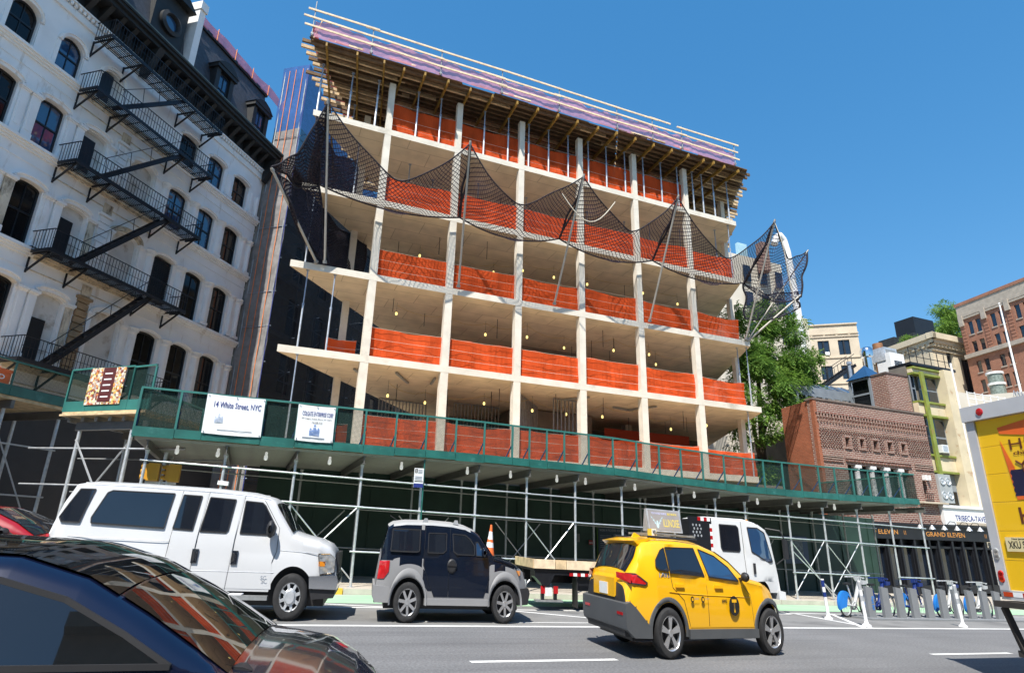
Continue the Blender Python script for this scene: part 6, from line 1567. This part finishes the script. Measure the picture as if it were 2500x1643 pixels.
# rear end
def RX(p): return T((p[0], p[1], p[2]))
poly_box(T, [(-.08, .74), (.03, .77), (.18, .68), (.50, .44), (.54, .28), (.12, .29), (-.06, .40), (-.08, .5)], -W_ + .03, W_ - .03, 'rear_bumper', K['clad_dark'], t)
tx.cross(.11, .40, 'rear_window', K['car_glass'], t, off=.016, inset=.10, n=8)
MB(T).prism([(.33, 1.62), (.75, 1.685), (.75, 1.655), (.42, 1.57)], -W_ + .26, W_ - .26, ax=1).build('roof_spoiler', K['taxi'], t)
MB(T).box(-.09, -.075, -.75, -.55, .58, .62).build('reflector', K['red_lens'], t); MB(T).box(-.09, -.075, .55, .75, .58, .62).build('reflector', K['red_lens'], t)
MB(T).bar((.2, -.1, 1.25), (.24, .3, 1.33), .02, .03).build('rear_wiper', K['black_plastic'], t)
MB(T).prism([(-.045, 1.07), (.0, 1.12), (.0, .84), (-.05, .80)], -.42, .42, ax=1).build('tailgate_handle', K['taxi'], t)
MB(T).box(-.062, -.05, -.16, .16, .82, .99).build('number_plate', K['plate_white'], t)
for sd in (-1, 1):
    tl = MB(T); a, c = sd * .48, sd * (W_ - .06)
    tl.add([(-.04, a, 1.16), (.10, c, 1.15), (.07, c, 1.02), (-.035, a, 1.08)], [(0, 1, 2, 3)] if sd < 0 else [(3, 2, 1, 0)])
    tl = tl.build('tail_light', K['red_lens'], t)
    tx.panel([(.06, 1.15), (.22, 1.15), (.47, 1.03), (.42, 1.00), (.08, 1.02)], 'tail_light', K['red_lens'], t, .014, sd, frame=K['black_plastic'], fo=.02)
    mirror(T, 2.98, sd * (W_ + .02), 1.17, t, K['black_plastic'], .17, .15, .17, sd)
tx.cross(2.5, 3.12, 'windscreen', K['car_glass'], t, inset=.05)
MB(T).tube((.7, -.62, 1.70), (2.0, -.66, 1.69), .02, 6).build('roof_rail', K['black_plastic'], t); MB(T).tube((.7, .62, 1.70), (2.0, .66, 1.69), .02, 6).build('roof_rail', K['black_plastic'], t)
MB(T).prism([(.72, 1.68), (1.0, 1.69), (.80, 1.76)], -.03, .03, ax=1).build('aerial_fin', K['taxi'], t)
def SF(p): return T((p[0], -tx.wz(p[0], p[2]) - .009 + p[1], p[2]))
lettering('1A93', SF, .90, 1.15, .27, .065, 0, K['ink_grey'], t, bold=.02)
lettering('1A93', lambda p: T((p[1], p[0], p[2])), .62, 1.0, .2, .07, -.045, K['ink_black'], t, flip=-1)
lettering('NYC', SF, 2.46, .80, .14, .05, -.006, K['ink_black'], t, bold=.05)
MB(T).lathe([(0, .003), (.145, .003), (.145, 0)], (2.70, -W_ - .008, .735), axis=(0, -1, 0), n=28).build('logo_disc', K['ink_black'], t)
lettering('T', T, 2.70, .735, .13, .19, -W_ - .014, K['taxi'], t, bold=.05)
for x in (1.56, 1.84):
    MB(T).lathe([(0, .003), (.045, .003), (.045, 0)], (x, -W_ - .008, .82), axis=(0, -1, 0), n=16).build('logo_disc', K['ink_black'], t)
    MB(T).box(x - .02, x + .02, -W_ - .016, -W_ - .012, .80, .84).build('logo_mark', K['taxi'], t)
lettering('METERED FARE', T, 1.68, .83, .11, .025, -W_ - .010, K['ink_grey'], t); lettering('FLAT FARE JFK', T, 1.96, .83, .11, .025, -W_ - .010, K['ink_grey'], t)
# rack and advert panel on the roof
MB(T).bar((1.0, -.5, 1.76), (2.1, -.5, 1.74), .03).bar((1.0, .5, 1.76), (2.1, .5, 1.74), .03).bar((1.05, -.5, 1.76), (1.05, .5, 1.76), .03).bar((2.05, -.5, 1.75), (2.05, .5, 1.75), .03).build('roof_rack', K['galv_dark'], t)
ad = MB(T).prism([(-.12, 1.80), (.12, 1.80), (.03, 2.17), (-.03, 2.17)], 1.13, 2.10, ax=0).build('advert_panel', K['galv'], t)
def AF(p):                                            # on the sloping near face of the advert
    k = (p[2] - 1.80) / .37
    return T((p[0], -.12 + .09 * k - .004 + p[1], p[2]))
K['ad_grey'] = emit(mat('advert_screen', (.26, .25, .25), .3), (.35, .32, .31), .12)
b = MB(AF); b.add([(1.17, 0, 1.83), (2.06, 0, 1.83), (2.06, 0, 2.15), (1.17, 0, 2.15)], [(0, 1, 2, 3)]); b.build('screen', K['ad_grey'], ad)
K['ad_yellow'] = mat('advert_yellow', (.75, .6, .08), .5); K['ad_lilac'] = mat('advert_lilac', (.50, .52, .78), .5); K['ad_cyan'] = mat('advert_cyan', (.5, .75, .85), .5)
lettering('TONY AWARD NOMINEE', AF, 1.48, 2.10, .44, .035, -.003, K['ad_lilac'], ad); lettering('BEST MUSICAL', AF, 1.86, 2.10, .28, .035, -.003, K['ad_yellow'], ad)
lettering('ILLINOISE', AF, 1.80, 1.95, .46, .13, -.003, K['ad_yellow'], ad, bold=.0)
b = MB(AF)                                            # winged emblem
for sg_ in (-1, 1):
    for k in range(4):
        x = 1.40 + sg_*(.02 + .04*k); z = 1.93 + .025*k
        b.add([(x - .012, -.003, z - .05 + .02*k), (x + .012, -.003, z - .05 + .02*k), (x + sg_*.025, -.003, z + .05)], [(0, 1, 2)])
b.add([(1.38, -.003, 1.86), (1.42, -.003, 1.86), (1.415, -.003, 1.98), (1.385, -.003, 1.98)], [(0, 1, 2, 3)]); b.build('winged_emblem', K['ad_cyan'], ad)
rl = MB(T).box(.96, 1.10, -.42, -.28, 1.72, 1.83).build('roof_light', K['ad_yellow'], t)
MB(T).box(.97, 1.09, -.424, -.421, 1.725, 1.825).build('light_face', K['vinyl'], rl); lettering('WB', T, 1.03, 1.775, .09, .07, -.426, K['ink_black'], rl, bold=.04)

# ---- flatbed truck with white crew cab
W_ = 1.0
def uvz_frame(u, v, A=.746):
    def T(p):
        uu, vv = u + A*p[0] + .174*p[1], v + .965*p[1]
        return F((uu, vv, p[2] + gz(uu, vv)))
    return T
T = uvz_frame(6.45 + .174*W_, 14.1 + .965*W_)
t = thing('flatbed_truck', 'white crew cab flatbed truck with timber sides parked behind the taxi', 'truck', T((5, 0, 0)))
K['cab_white'] = paint('cab_white_paint', (.70, .71, .71), .4, .35, .02)
cab0, cab1 = 7.25, 10.25
cab = Car(T, [(7.2, 2.42), (7.3, 2.46), (8.8, 2.47), (9.3, 2.40), (9.75, 2.26), (9.95, 2.12), (10.12, 1.45), (10.2, 1.1), (10.24, .62)], [(7.2, 1.55), (8.7, 1.5), (9.9, 1.32), (10.24, .60)], W_, .55, [9.25], .38, tum=.06, arch=.5, ew=.05, wtab=[(7.2, 1), (9.6, 1), (10.24, .92)])
cab.body(t, [K['cab_white']], lambda x, z, y: 0, 'cab')
d1 = cab.panel([(7.36, 2.36), (8.5, 2.36), (8.55, 1.6), (8.6, .75), (7.36, .75)], 'rear_door', K['cab_white'], t, .006)
cab.panel([(7.55, 2.26), (8.33, 2.26), (8.42, 2.2), (8.42, 1.64), (8.36, 1.58), (7.6, 1.58), (7.54, 1.66)], 'window', tint, d1, .014, frame=K['black_plastic'], fo=.035)
d2 = cab.panel([(8.66, 2.36), (9.4, 2.34), (9.78, 2.2), (10.02, 1.45), (9.9, .85), (8.72, .8)], 'front_door', K['cab_white'], t, .006)
cab.panel([(8.86, 2.24), (9.35, 2.24), (9.68, 2.12), (9.96, 1.36), (9.7, 1.34), (8.95, 1.6)], 'window', K['pane_tall'], d2, .014, frame=K['black_plastic'], fo=.03)
cab.line([(8.58, 2.38), (8.6, 1.5), (8.64, .75)], t, r=.01)
MB(T).box(8.95, 9.05, -W_ - .03, -W_, 1.02, 1.3).build('handle', K['black_plastic'], d2)
cab.cross(9.97, 10.1, 'windscreen', tint, t, inset=.05)
MB(T).path([(9.75, -W_ + .05, 2.25), (10.2, -W_ - .2, 2.2), (10.35, -W_ - .22, 2.0), (10.35, -W_ - .22, 1.5), (10.1, -W_ - .0, 1.3)], .022, 6).box(10.27, 10.43, -W_ - .3, -W_ - .2, 1.45, 1.98).build('side_mirror', K['black_plastic'], t)
MB(T).lathe([(.05, 0), (.05, .05), (0, .07)], (9.3, -.5, 2.42), n=10).build('marker_lamp', K['amber_lens'], t)
poly_box(T, [(10.1, .62), (10.42, .58), (10.42, .38), (10.1, .38)], -W_ + .03, W_ - .03, 'front_bumper', K['cab_white'], t)
for x, sd in ((9.25, -1), (9.25, 1), (5.2, -1), (5.2, 1)): make_wheel(T, x, sd*(W_ - .03), .38, t, .25, 8, sd, 'galv', .6, style=2)
MB(T).box(.0, 7.1, -1.02, 1.02, .88, .93).build('bed', K['black_iron'], t)
MB(T).box(.1, 9.6, -.5, -.38, .60, .879).box(.1, 9.6, .38, .5, .60, .879).build('chassis', K['black_iron'], t)
for x0, x1, mm in ((0, .75, 'lumber_pale'), (.76, 1.15, 'lumber'), (1.16, 2.9, 'lumber_pale'), (2.91, 6.6, 'lumber')): MB(T).box(x0, x1 - .01, -1.06, -1.0, .935, 1.14).build('timber_side', K[mm], t)
MB(T).box(-.02, .04, -1.0, 1.0, .935, 1.14).build('timber_side', K['lumber'], t)
poly_box(T, [(.05, .879), (2.2, .879), (2.2, .8), (.75, .8), (.55, .55), (.35, .55), (.05, .75)], -1.0, -.6, 'tail_box', K['black_iron'], t)
b = MB(T)
for k in range(12): b.box(1.25 + .14*k, 1.385 + .14*k, -1.075, -1.061, .79, .86, k % 2)
b.build('reflective_tape', [K['red_lens'], K['vinyl']], t)
for x in (.3, .75):
    MB(T).box(x, x + .1, -.95, -.85, .25, .55).build('step_bracket', K['black_iron'], t)
    MB(T).box(x - .03, x + .13, -.97, -.955, .38, .55).build('tail_light', K['red_lens'], t)
MB(T).box(.1, 1.05, -1.0, -.75, .20, .24).build('step', K['galv_dark'], t); MB(T).box(.42, .66, -.98, -.97, .33, .52).build('number_plate', K['plate_white'], t)
MB(T).box(1.55, 1.58, -1.0, -.6, .08, .79).build('mud_flap', K['rubber'], t)
MB(T).box(1.6, 4.5, -.9, -.5, .45, .86).build('side_box', K['black_iron'], t)
hb = MB(T).box(7.08, 7.15, -1.02, 1.02, .94, 2.42).box(6.12, 7.08, -1.03, -.98, .94, 2.42).build('headboard', K['black_iron'], t)
b = MB(T)
for r in range(4):
    for k in range(3): b.lathe([(0, .004), (.035, .004)], (6.3 + .15*k + .05*(r % 2), -1.03, 2.2 - .09*r), axis=(0, -1, 0), n=8)
b.build('punched_hole', K['galv'], hb)
b = MB(T)
for k in range(4): b.box(6.52 + .14*k, 6.66 + .14*k, -1.036, -1.031, 2.32, 2.42, k % 2)
b.build('reflective_tape', [K['red_lens'], K['vinyl']], hb); b = MB(T)
for k in range(8): b.box(7.05, 7.15, -1.037, -1.031, 1.45 + .1*k, 1.55 + .1*k, k % 2)
b.build('reflective_tape', [K['red_lens'], K['vinyl']], hb)

# ---- red car at the left edge and dark car in the foreground
def saloon(label, cat, name, T, pm, top, belt, W_, wheels, glassroof=None, mirr=None, roofm=None):
    t = thing(name, label, cat, T((sum(wheels)/2, 0, 0)))
    c = Car(T, top, belt, W_, .24, wheels, .335, tum=.42, arch=.40, ew=.10)
    c.body(t, [pm], lambda x, z, y: 0)
    for x in wheels:
        for sd in (-1, 1): make_wheel(T, x, sd*(W_ - .0), .335, t, .22, 5, sd)
    return t, c
K['red_paint'] = paint('dark_red_paint', (.30, .010, .012), .8, .25, .05)
T = uvz_frame(-7.05 + .174*.9, 12.6 + .87)
top = [(0, .6), (.05, .95), (.5, 1.05), (1.1, 1.3), (1.7, 1.5), (2.6, 1.56), (3.4, 1.58), (4.2, 1.55), (4.8, 1.36), (5.25, 1.15), (5.8, 1.05), (6.1, .8), (6.15, .5)]
t, rc = saloon('dark red car mostly hidden behind the rear of the white van', 'car', 'red_car', T, K['red_paint'], top, [(0, .55), (.3, .98), (3, 1.12), (5, 1.12), (5.8, .98), (6.15, .48)], .9, [1.2, 5.0])
rc.panel([(2.2, 1.44), (3.35, 1.48), (3.4, 1.15), (2.0, 1.12)], 'window', tint, t, .01, frame=K['black_plastic']); rc.panel([(3.5, 1.48), (4.15, 1.44), (4.85, 1.16), (3.5, 1.15)], 'window', tint, t, .01, frame=K['black_plastic'])
rc.line([(3.44, 1.5), (3.44, .9), (3.4, .4)], t); mirror(T, 4.75, -.93, 1.2, t, K['black_plastic'], .18, .15, .16); MB(T).box(3.6, 3.85, -.93, -.88, .98, 1.02).build('handle', K['chrome'], t)
rc.cross(4.25, 5.2, 'windscreen', tint, t, inset=.06)

K['deep_blue'] = paint('deep_blue_metallic_paint', (.005, .008, .028), 1.0, .18, .1, .3)
T = uvz_frame(.10, 4.12)
top = [(-3.45, .5), (-3.4, .9), (-3.2, 1.02), (-2.75, 1.12), (-2.3, 1.27), (-1.75, 1.355), (-1.18, 1.345), (-.8, 1.265), (-.42, 1.115), (-.13, .985), (.10, .875), (.3, .86), (.6, .82), (.85, .74), (1.05, .62), (1.18, .42)]
t, dc = saloon('dark blue saloon with black glass roof, close to the viewer', 'car', 'dark_car', T, K['deep_blue'], top, [(-3.45, .5), (-2.8, .9), (-1.5, .90), (.0, .82), (.6, .74), (1.18, .40)], .90, [-2.55, .55])
K['dark_glass'] = glass('black_roof_glass', (.006, .007, .008), .015, 1.0)
dc.cross(-1.9, -.62, 'glass_roof', K['dark_glass'], t, inset=.07, off=.006, n=14)
K['screen'] = clear_glass('windscreen_glass', (.55, .66, .60), .35, 1.3)
dc.cross(-.60, .08, 'windscreen', K['dark_glass'], t, inset=.08, off=.007, n=12)
dc.panel([(-2.3, 1.16), (-1.75, 1.26), (-1.2, 1.24), (-.85, 1.17), (-.5, 1.04), (-.22, .92), (-2.2, .93)], 'side_window', K['dark_glass'], t, .010, frame=K['black_plastic'], fo=.025)
mirror(T, -.40, -.95, .84, t, K['deep_blue'], .2, .14, .2); mirror(T, -.40, .95, .84, t, K['deep_blue'], .2, .14, .2, 1)
MB(T).bar((.02, .55, .92), (-.06, -.1, .955), .02, .02).bar((.05, -.05, .91), (-.02, -.6, .94), .02, .02).build('wiper', K['black_plastic'], t)
MB(T).prism([(.06, .85), (.20, .87), (.14, .885), (.05, .89)], -.7, .72, ax=1).build('cowl', K['black_plastic'], t)
def on_top(x, y): return T((x, y, dc.ztop(x) + .05))
MB(T).box(-.3, -.2, .48, .58, dc.ztop(-.25) + .05, dc.ztop(-.25) + .055).build('sticker', K['vinyl'], t)

# ---- yellow box truck leaving the frame on the right
T = vehicle_frame(10.0, 5.95)
t = thing('yellow_box_truck', 'tall yellow box truck with snack advert seen from behind', 'truck', T((3, -1.2, 0)))
K['box_grey'] = mat('grey_truck_frame', (.50, .51, .53), .5, .1, var=.06); K['truck_yellow'] = paint('truck_yellow_paint', (.84, .50, .012), .3, .4, .02)
MB(T).box(.06, 6.5, -2.4, 0, 1.25, 3.8).build('box', K['box_grey'], t)
fr = MB(T).box(0, .055, -.12, .02, 1.12, 3.62).box(0, .055, -2.42, -2.28, 1.12, 3.62).box(-.06, .055, -2.45, .04, 3.62, 3.84).box(0, .055, -2.42, .02, 1.12, 1.24).build('rear_frame', K['box_grey'], t)
for k in range(6): MB(T).box(.03 + .002*k, .056 + .002*k, -2.27, -.125, 1.25 + .395*k, 1.25 + .395*k + .39).build('door_panel', K['truck_yellow'], t)
def TR(p): return T((p[1], -p[0], p[2]))              # text runs to the right as seen from behind
K['ad_orange'] = mat('advert_orange', (.75, .13, .02), .5); K['ad_navy'] = mat('advert_navy', (.010, .010, .045), .5); K['ad_brown'] = mat('advert_brown', (.12, .03, .01), .5)
b = MB(T); b.add([(.0285, -.45, 3.47), (.0285, -1.6, 3.62), (.0285, -1.5, 3.2), (.0285, -.47, 3.38)], [(3, 2, 1, 0)]); b.build('red_flash', K['ad_orange'], t)
b = MB(T); b.add([(.0282, -.45, 3.30), (.0282, -.52, 2.45), (.0282, -1.6, 2.45), (.0282, -1.6, 2.6), (.0282, -.62, 2.6), (.0282, -.58, 2.9)], [(0, 1, 2, 3, 4, 5)]); b.build('orange_flash', K['ad_orange'], t)
lettering('HIPPEAS', TR, 1.13, 3.21, 1.1, .15, .027, K['ad_brown'], t, bold=.0)
lettering('chickpea', TR, .86, 3.08, .5, .07, .027, K['ad_brown'], t, bold=.02)
b = MB(T); b.path([(.027, -.62, 2.98), (.027, -.70, 2.92), (.027, -.78, 3.0)], .012, 5).tube((.027, -.7, 2.92), (.027, -.71, 2.82), .012, 5); b.build('chickpea_print', K['ad_brown'], t)
b = MB(T); ed = [(-.5 - .02*(k % 2), 2.5 + .04*k) for k in range(10)]
b.add([(.0275, y, z) for y, z in ed] + [(.0275, -1.5, 2.86), (.0275, -1.5, 2.5)], [tuple(range(12))]); b.build('bag_print', K['ad_navy'], t)
lettering('H', TR, .60, 2.24, .2, .22, .027, K['ad_brown'], t, bold=.01)
pl = MB(T).box(-.005, .018, -.62, -.22, 1.76, 1.95).build('number_plate', mat('plate_cream', (.72, .62, .35), .5), t)
lettering('XKU S55', TR, .42, 1.85, .33, .1, -.007, K['ink_black'], pl); lettering('New Jersey', TR, .42, 1.925, .2, .03, -.008, K['ink_black'], pl)
for z0, z1, m in ((1.34, 1.50, 'red_lens'), (1.64, 1.80, 'lamp_clear')):
    MB(T).lathe([(0, .02), (.035, .02), (.045, 0)], (.0, -.04, z0 + .04), axis=(-1, 0, 0), n=12).box(-.02, 0, -.075, -.005, z0 + .03, z1 - .03).lathe([(0, .02), (.035, .02), (.045, 0)], (.0, -.04, z1 - .04), axis=(-1, 0, 0), n=12).build('tail_light', K[m], t)
MB(T).lathe([(0, .03), (.05, .02), (.06, 0)], (-.06, -.28, 3.73), axis=(-1, 0, 0), n=12).build('marker_lamp', K['red_lens'], t)
b = MB(T)
for k in range(8): b.box(-.004, 0.001, -.16 - .14*k, -.02 - .14*k, 1.16, 1.22, k % 2)
b.build('reflective_tape', [K['red_lens'], K['vinyl']], t)
K['rust_black'] = mat('rusty_black_steel', (.035, .03, .026), .75, var=.4, scale=3, stain=((.22, .12, .06), 2.2, .58, .72))
b = MB(T); b.box(-.22, .5, -2.4, .05, 1.02, 1.10).bar((-.12, -.05, 1.02), (.05, -.14, .45), .07, .09).bar((-.12, -2.3, 1.02), (.05, -2.2, .45), .07, .09).box(.0, .09, -2.3, -.05, .40, .48).bar((-.1, -.62, 1.02), (.05, -.62, .48), .07, .07).bar((-.1, -.3, .72), (-.08, -1.2, .72), .05)
b.build('step_bumper', K['rust_black'], t)
for x in (1.6, 5.6):
    for y, sd in ((-.05, 1), (-2.35, -1)): make_wheel(T, x, y, .45, t, .3, 8, sd, 'galv', .6, style=2)
MB(T).box(.3, 6.3, -1.7, -.7, .7, 1.0).build('chassis', K['black_iron'], t)
MB(T).box(6.6, 8.3, -2.2, -.15, .5, 2.6).prism([(8.3, .5), (8.6, .5), (8.6, 1.4), (8.3, 2.4)], -2.15, -.2, ax=1).build('cab', K['truck_yellow'], t)
# ================================================================ bike share dock, bikes, flexible posts
K['dock_grey'] = mat('dock_grey', (.24, .25, .26), .55, .1, var=.06)
K['bike_silver'] = mat('bike_silver_paint', (.55, .57, .58), .4, .2, var=.05)
K['bike_blue'] = mat('bike_blue_plastic', (.02, .20, .62), .4, var=.1)
K['bike_navy'] = mat('bike_dark_blue', (.010, .030, .17), .4)
pf = MB(G); pf.box(16.2, 24.5, 13.1, 14.1, .004, .045)
o = thing('dock_platform', 'flat grey base plate under the row of bike docks', 'platform', G((20, 13.6, 0)))
pf.build('plate', K['dock_grey'], o)
dock_u = [16.41, 17.03, 17.62, 18.22, 18.83, 19.47, 20.08, 20.72, 21.38, 22.0]
dproto = None
def dock_at(u, lab):
    o = thing('bike_dock', lab, 'bike dock', G((u, 13.35, 0)), 'bike docks in a row')
    MB(G).add([(u + .02, 13.35, .045), (u + .29, 13.35, .045), (u + .30, 13.45, .045), (u + .03, 13.45, .045), (u - .02, 13.33, .86), (u + .25, 13.33, .82), (u + .26, 13.42, .82), (u - .01, 13.42, .86)],
        [(0, 3, 2, 1), (4, 5, 6, 7), (0, 1, 5, 4), (1, 2, 6, 5), (2, 3, 7, 6), (3, 0, 4, 7)]).build('body', K['dock_grey'], o)
    MB(G).prism([(u + .265, .12), (u + .305, .12), (u + .275, .76), (u + .245, .76)], 13.37, 13.44, ax=1).build('latch_slot', K['black_plastic'], o)
    return o
for k, u in enumerate(dock_u):
    o = dock_at(u, 'grey bike dock post, %s in the row counting from the traffic posts' % ORD[k + 1])
    if k == 0: lettering('citi bike', lambda p: G((u + .19 - p[2], 13.335, p[0])), .42, 0, .36, .09, 0, K['bike_blue'], o, bold=.03)
def bicycle(u, v, lab, mainm, fend, basket=False, lean=0.):
    """share bike standing with its front wheel to the right; squeezed like everything else here"""
    A = .72
    def T(p): return G((u + A*p[0], v + p[1] + lean*p[2], p[2]))
    o = thing('share_bike', lab, 'bicycle', G((u, v, 0)), 'share bikes in the dock row')
    Rw = .335; rx, fx = .36, 1.46
    for x in (rx, fx):
        q = MB(T).lathe([(Rw - .045, -.022), (Rw - .012, -.022), (Rw, 0), (Rw - .012, .022), (Rw - .045, .022)], (x, 0, Rw), axis=(0, 1, 0), n=32).build('wheel', K['rubber'], o, smooth=50)
        b = MB(T).lathe([(Rw - .06, .012), (Rw - .044, .014), (Rw - .044, -.014), (Rw - .06, -.012)], (x, 0, Rw), axis=(0, 1, 0), n=28).lathe([(.0, .05), (.05, .04), (.05, -.04), (0, -.05)], (x, 0, Rw), axis=(0, 1, 0), n=10)
        for k in range(14): b.tube((x + .04*math.cos(k), .02*(-1)**k, Rw + .04*math.sin(k)), (x + (Rw-.05)*math.cos(2*math.pi*k/14), 0, Rw + (Rw-.05)*math.sin(2*math.pi*k/14)), .0035, 3)
        b.build('rim', K['galv'], q)
    MB(T).tube((.82, 0, .30), (1.20, 0, .82), .05, 10, r2=.065).tube((1.20, 0, .82), (1.27, 0, 1.02), .055, 10).tube((.82, 0, .30), (rx, 0, Rw), .035, 8).tube((.80, 0, .32), (.60, 0, .86), .024, 8).tube((1.29, 0, .90), (fx, .0, Rw), .028, 8).lathe([(.11, -.05), (.11, .05)], (.82, 0, .30), axis=(0, 1, 0), n=14).build('frame', K[mainm], o, smooth=50)
    rows = []
    for j in (-1, -.6, .6, 1):
        rows.append([(rx + (Rw + .025)*math.cos(a)*(1 if abs(j) < .9 else .8), .045*j, Rw + (Rw + .025)*math.sin(a)*(1 if abs(j) < .9 else .8)) for a in rail_pts(R(35), R(205), 16)])
    MB(T).grid(rows).build('rear_fender', K[fend], o, smooth=60)
    b = MB(T)
    for sd in (-.05, .05): b.add([(rx, sd, Rw - .06)] + [(rx + (Rw + .02)*math.cos(a), sd, Rw + (Rw + .02)*math.sin(a)) for a in rail_pts(R(60), R(200), 12)], [(0, i, i + 1) for i in range(1, 13)])
    b.build('skirt_guard', K[fend], o)
    MB(T).prism([(.44, .90), (.66, .92), (.76, .89), (.70, .86), (.48, .85)], -.06, .06, ax=1).build('saddle', K['black_plastic'], o)
    MB(T).tube((.60, 0, .84), (.57, 0, .90), .02, 8).build('seat_post', K['galv'], o)
    MB(T).tube((1.10, -.28, 1.06), (1.22, -.05, 1.08), .018, 6).tube((1.10, .28, 1.06), (1.22, .05, 1.08), .018, 6).box(1.15, 1.32, -.06, .06, .98, 1.10).tube((1.02, -.3, 1.06), (1.12, -.27, 1.06), .024, 6).tube((1.02, .3, 1.06), (1.12, .27, 1.06), .024, 6).build('handlebar', K[mainm], o)
    MB(T).prism([(1.30, .88), (1.52, .90), (1.54, .99), (1.30, 1.0)], -.11, .11, ax=1).build('front_carrier', K['bike_navy' if basket else mainm], o)
    MB(T).box(1.50, 1.545, -.09, .09, .90, .985).build('head_lamp', K['bike_blue'], o)
    MB(T).tube((.82, -.06, .30), (.92, -.09, .18), .015, 5).box(.88, .98, -.16, -.08, .16, .185).build('pedal', K['black_plastic'], o)
    return o
bicycle(15.72, 13.72, 'silver share bike with blue rear fender at the open end of the dock row', 'bike_silver', 'bike_blue')
bicycle(16.72, 13.75, 'dark blue share bike with blue front basket in the third dock', 'bike_navy', 'bike_blue', True)
bicycle(18.12, 13.75, 'dark framed share bike with blue fender between the fourth and fifth docks', 'bike_navy', 'bike_blue')
bicycle(19.75, 13.75, 'silver share bike with dark blue basket near the second white post', 'bike_silver', 'bike_blue', True)
bicycle(21.15, 13.75, 'silver share bike parked beside the yellow box truck', 'bike_silver', 'bike_blue')
K['post_white'] = mat('flexible_post_white', (.80, .80, .80), .5)
for u, v, h, lab in ((14.82, 13.31, 1.0, 'white flexible post with blue band set back beside the first share bike'), (14.55, 11.95, 1.05, 'white flexible post standing in front of the first bike dock'), (18.14, 11.95, 1.05, 'white flexible post standing in front of the sixth bike dock')):
    o = thing('flexible_post', lab, 'bollard', G((u, v, 0)), 'white flexible lane posts')
    MB(G).lathe([(.11, 0), (.10, .03), (.055, .06), (.04, .12)], (u, v, .004), n=14).tube((u, v, .1), (u - .06, v, h), .042, 12).build('shaft', K['post_white'], o, smooth=50)
    for za, zb in ((.80, .97), (.55, .67)): MB(G).tube((u - .06*za, v, h*za), (u - .06*zb, v, h*zb), .0435, 12).build('band', K['galv'] if v < 13 else K['bike_navy'], o, smooth=50)
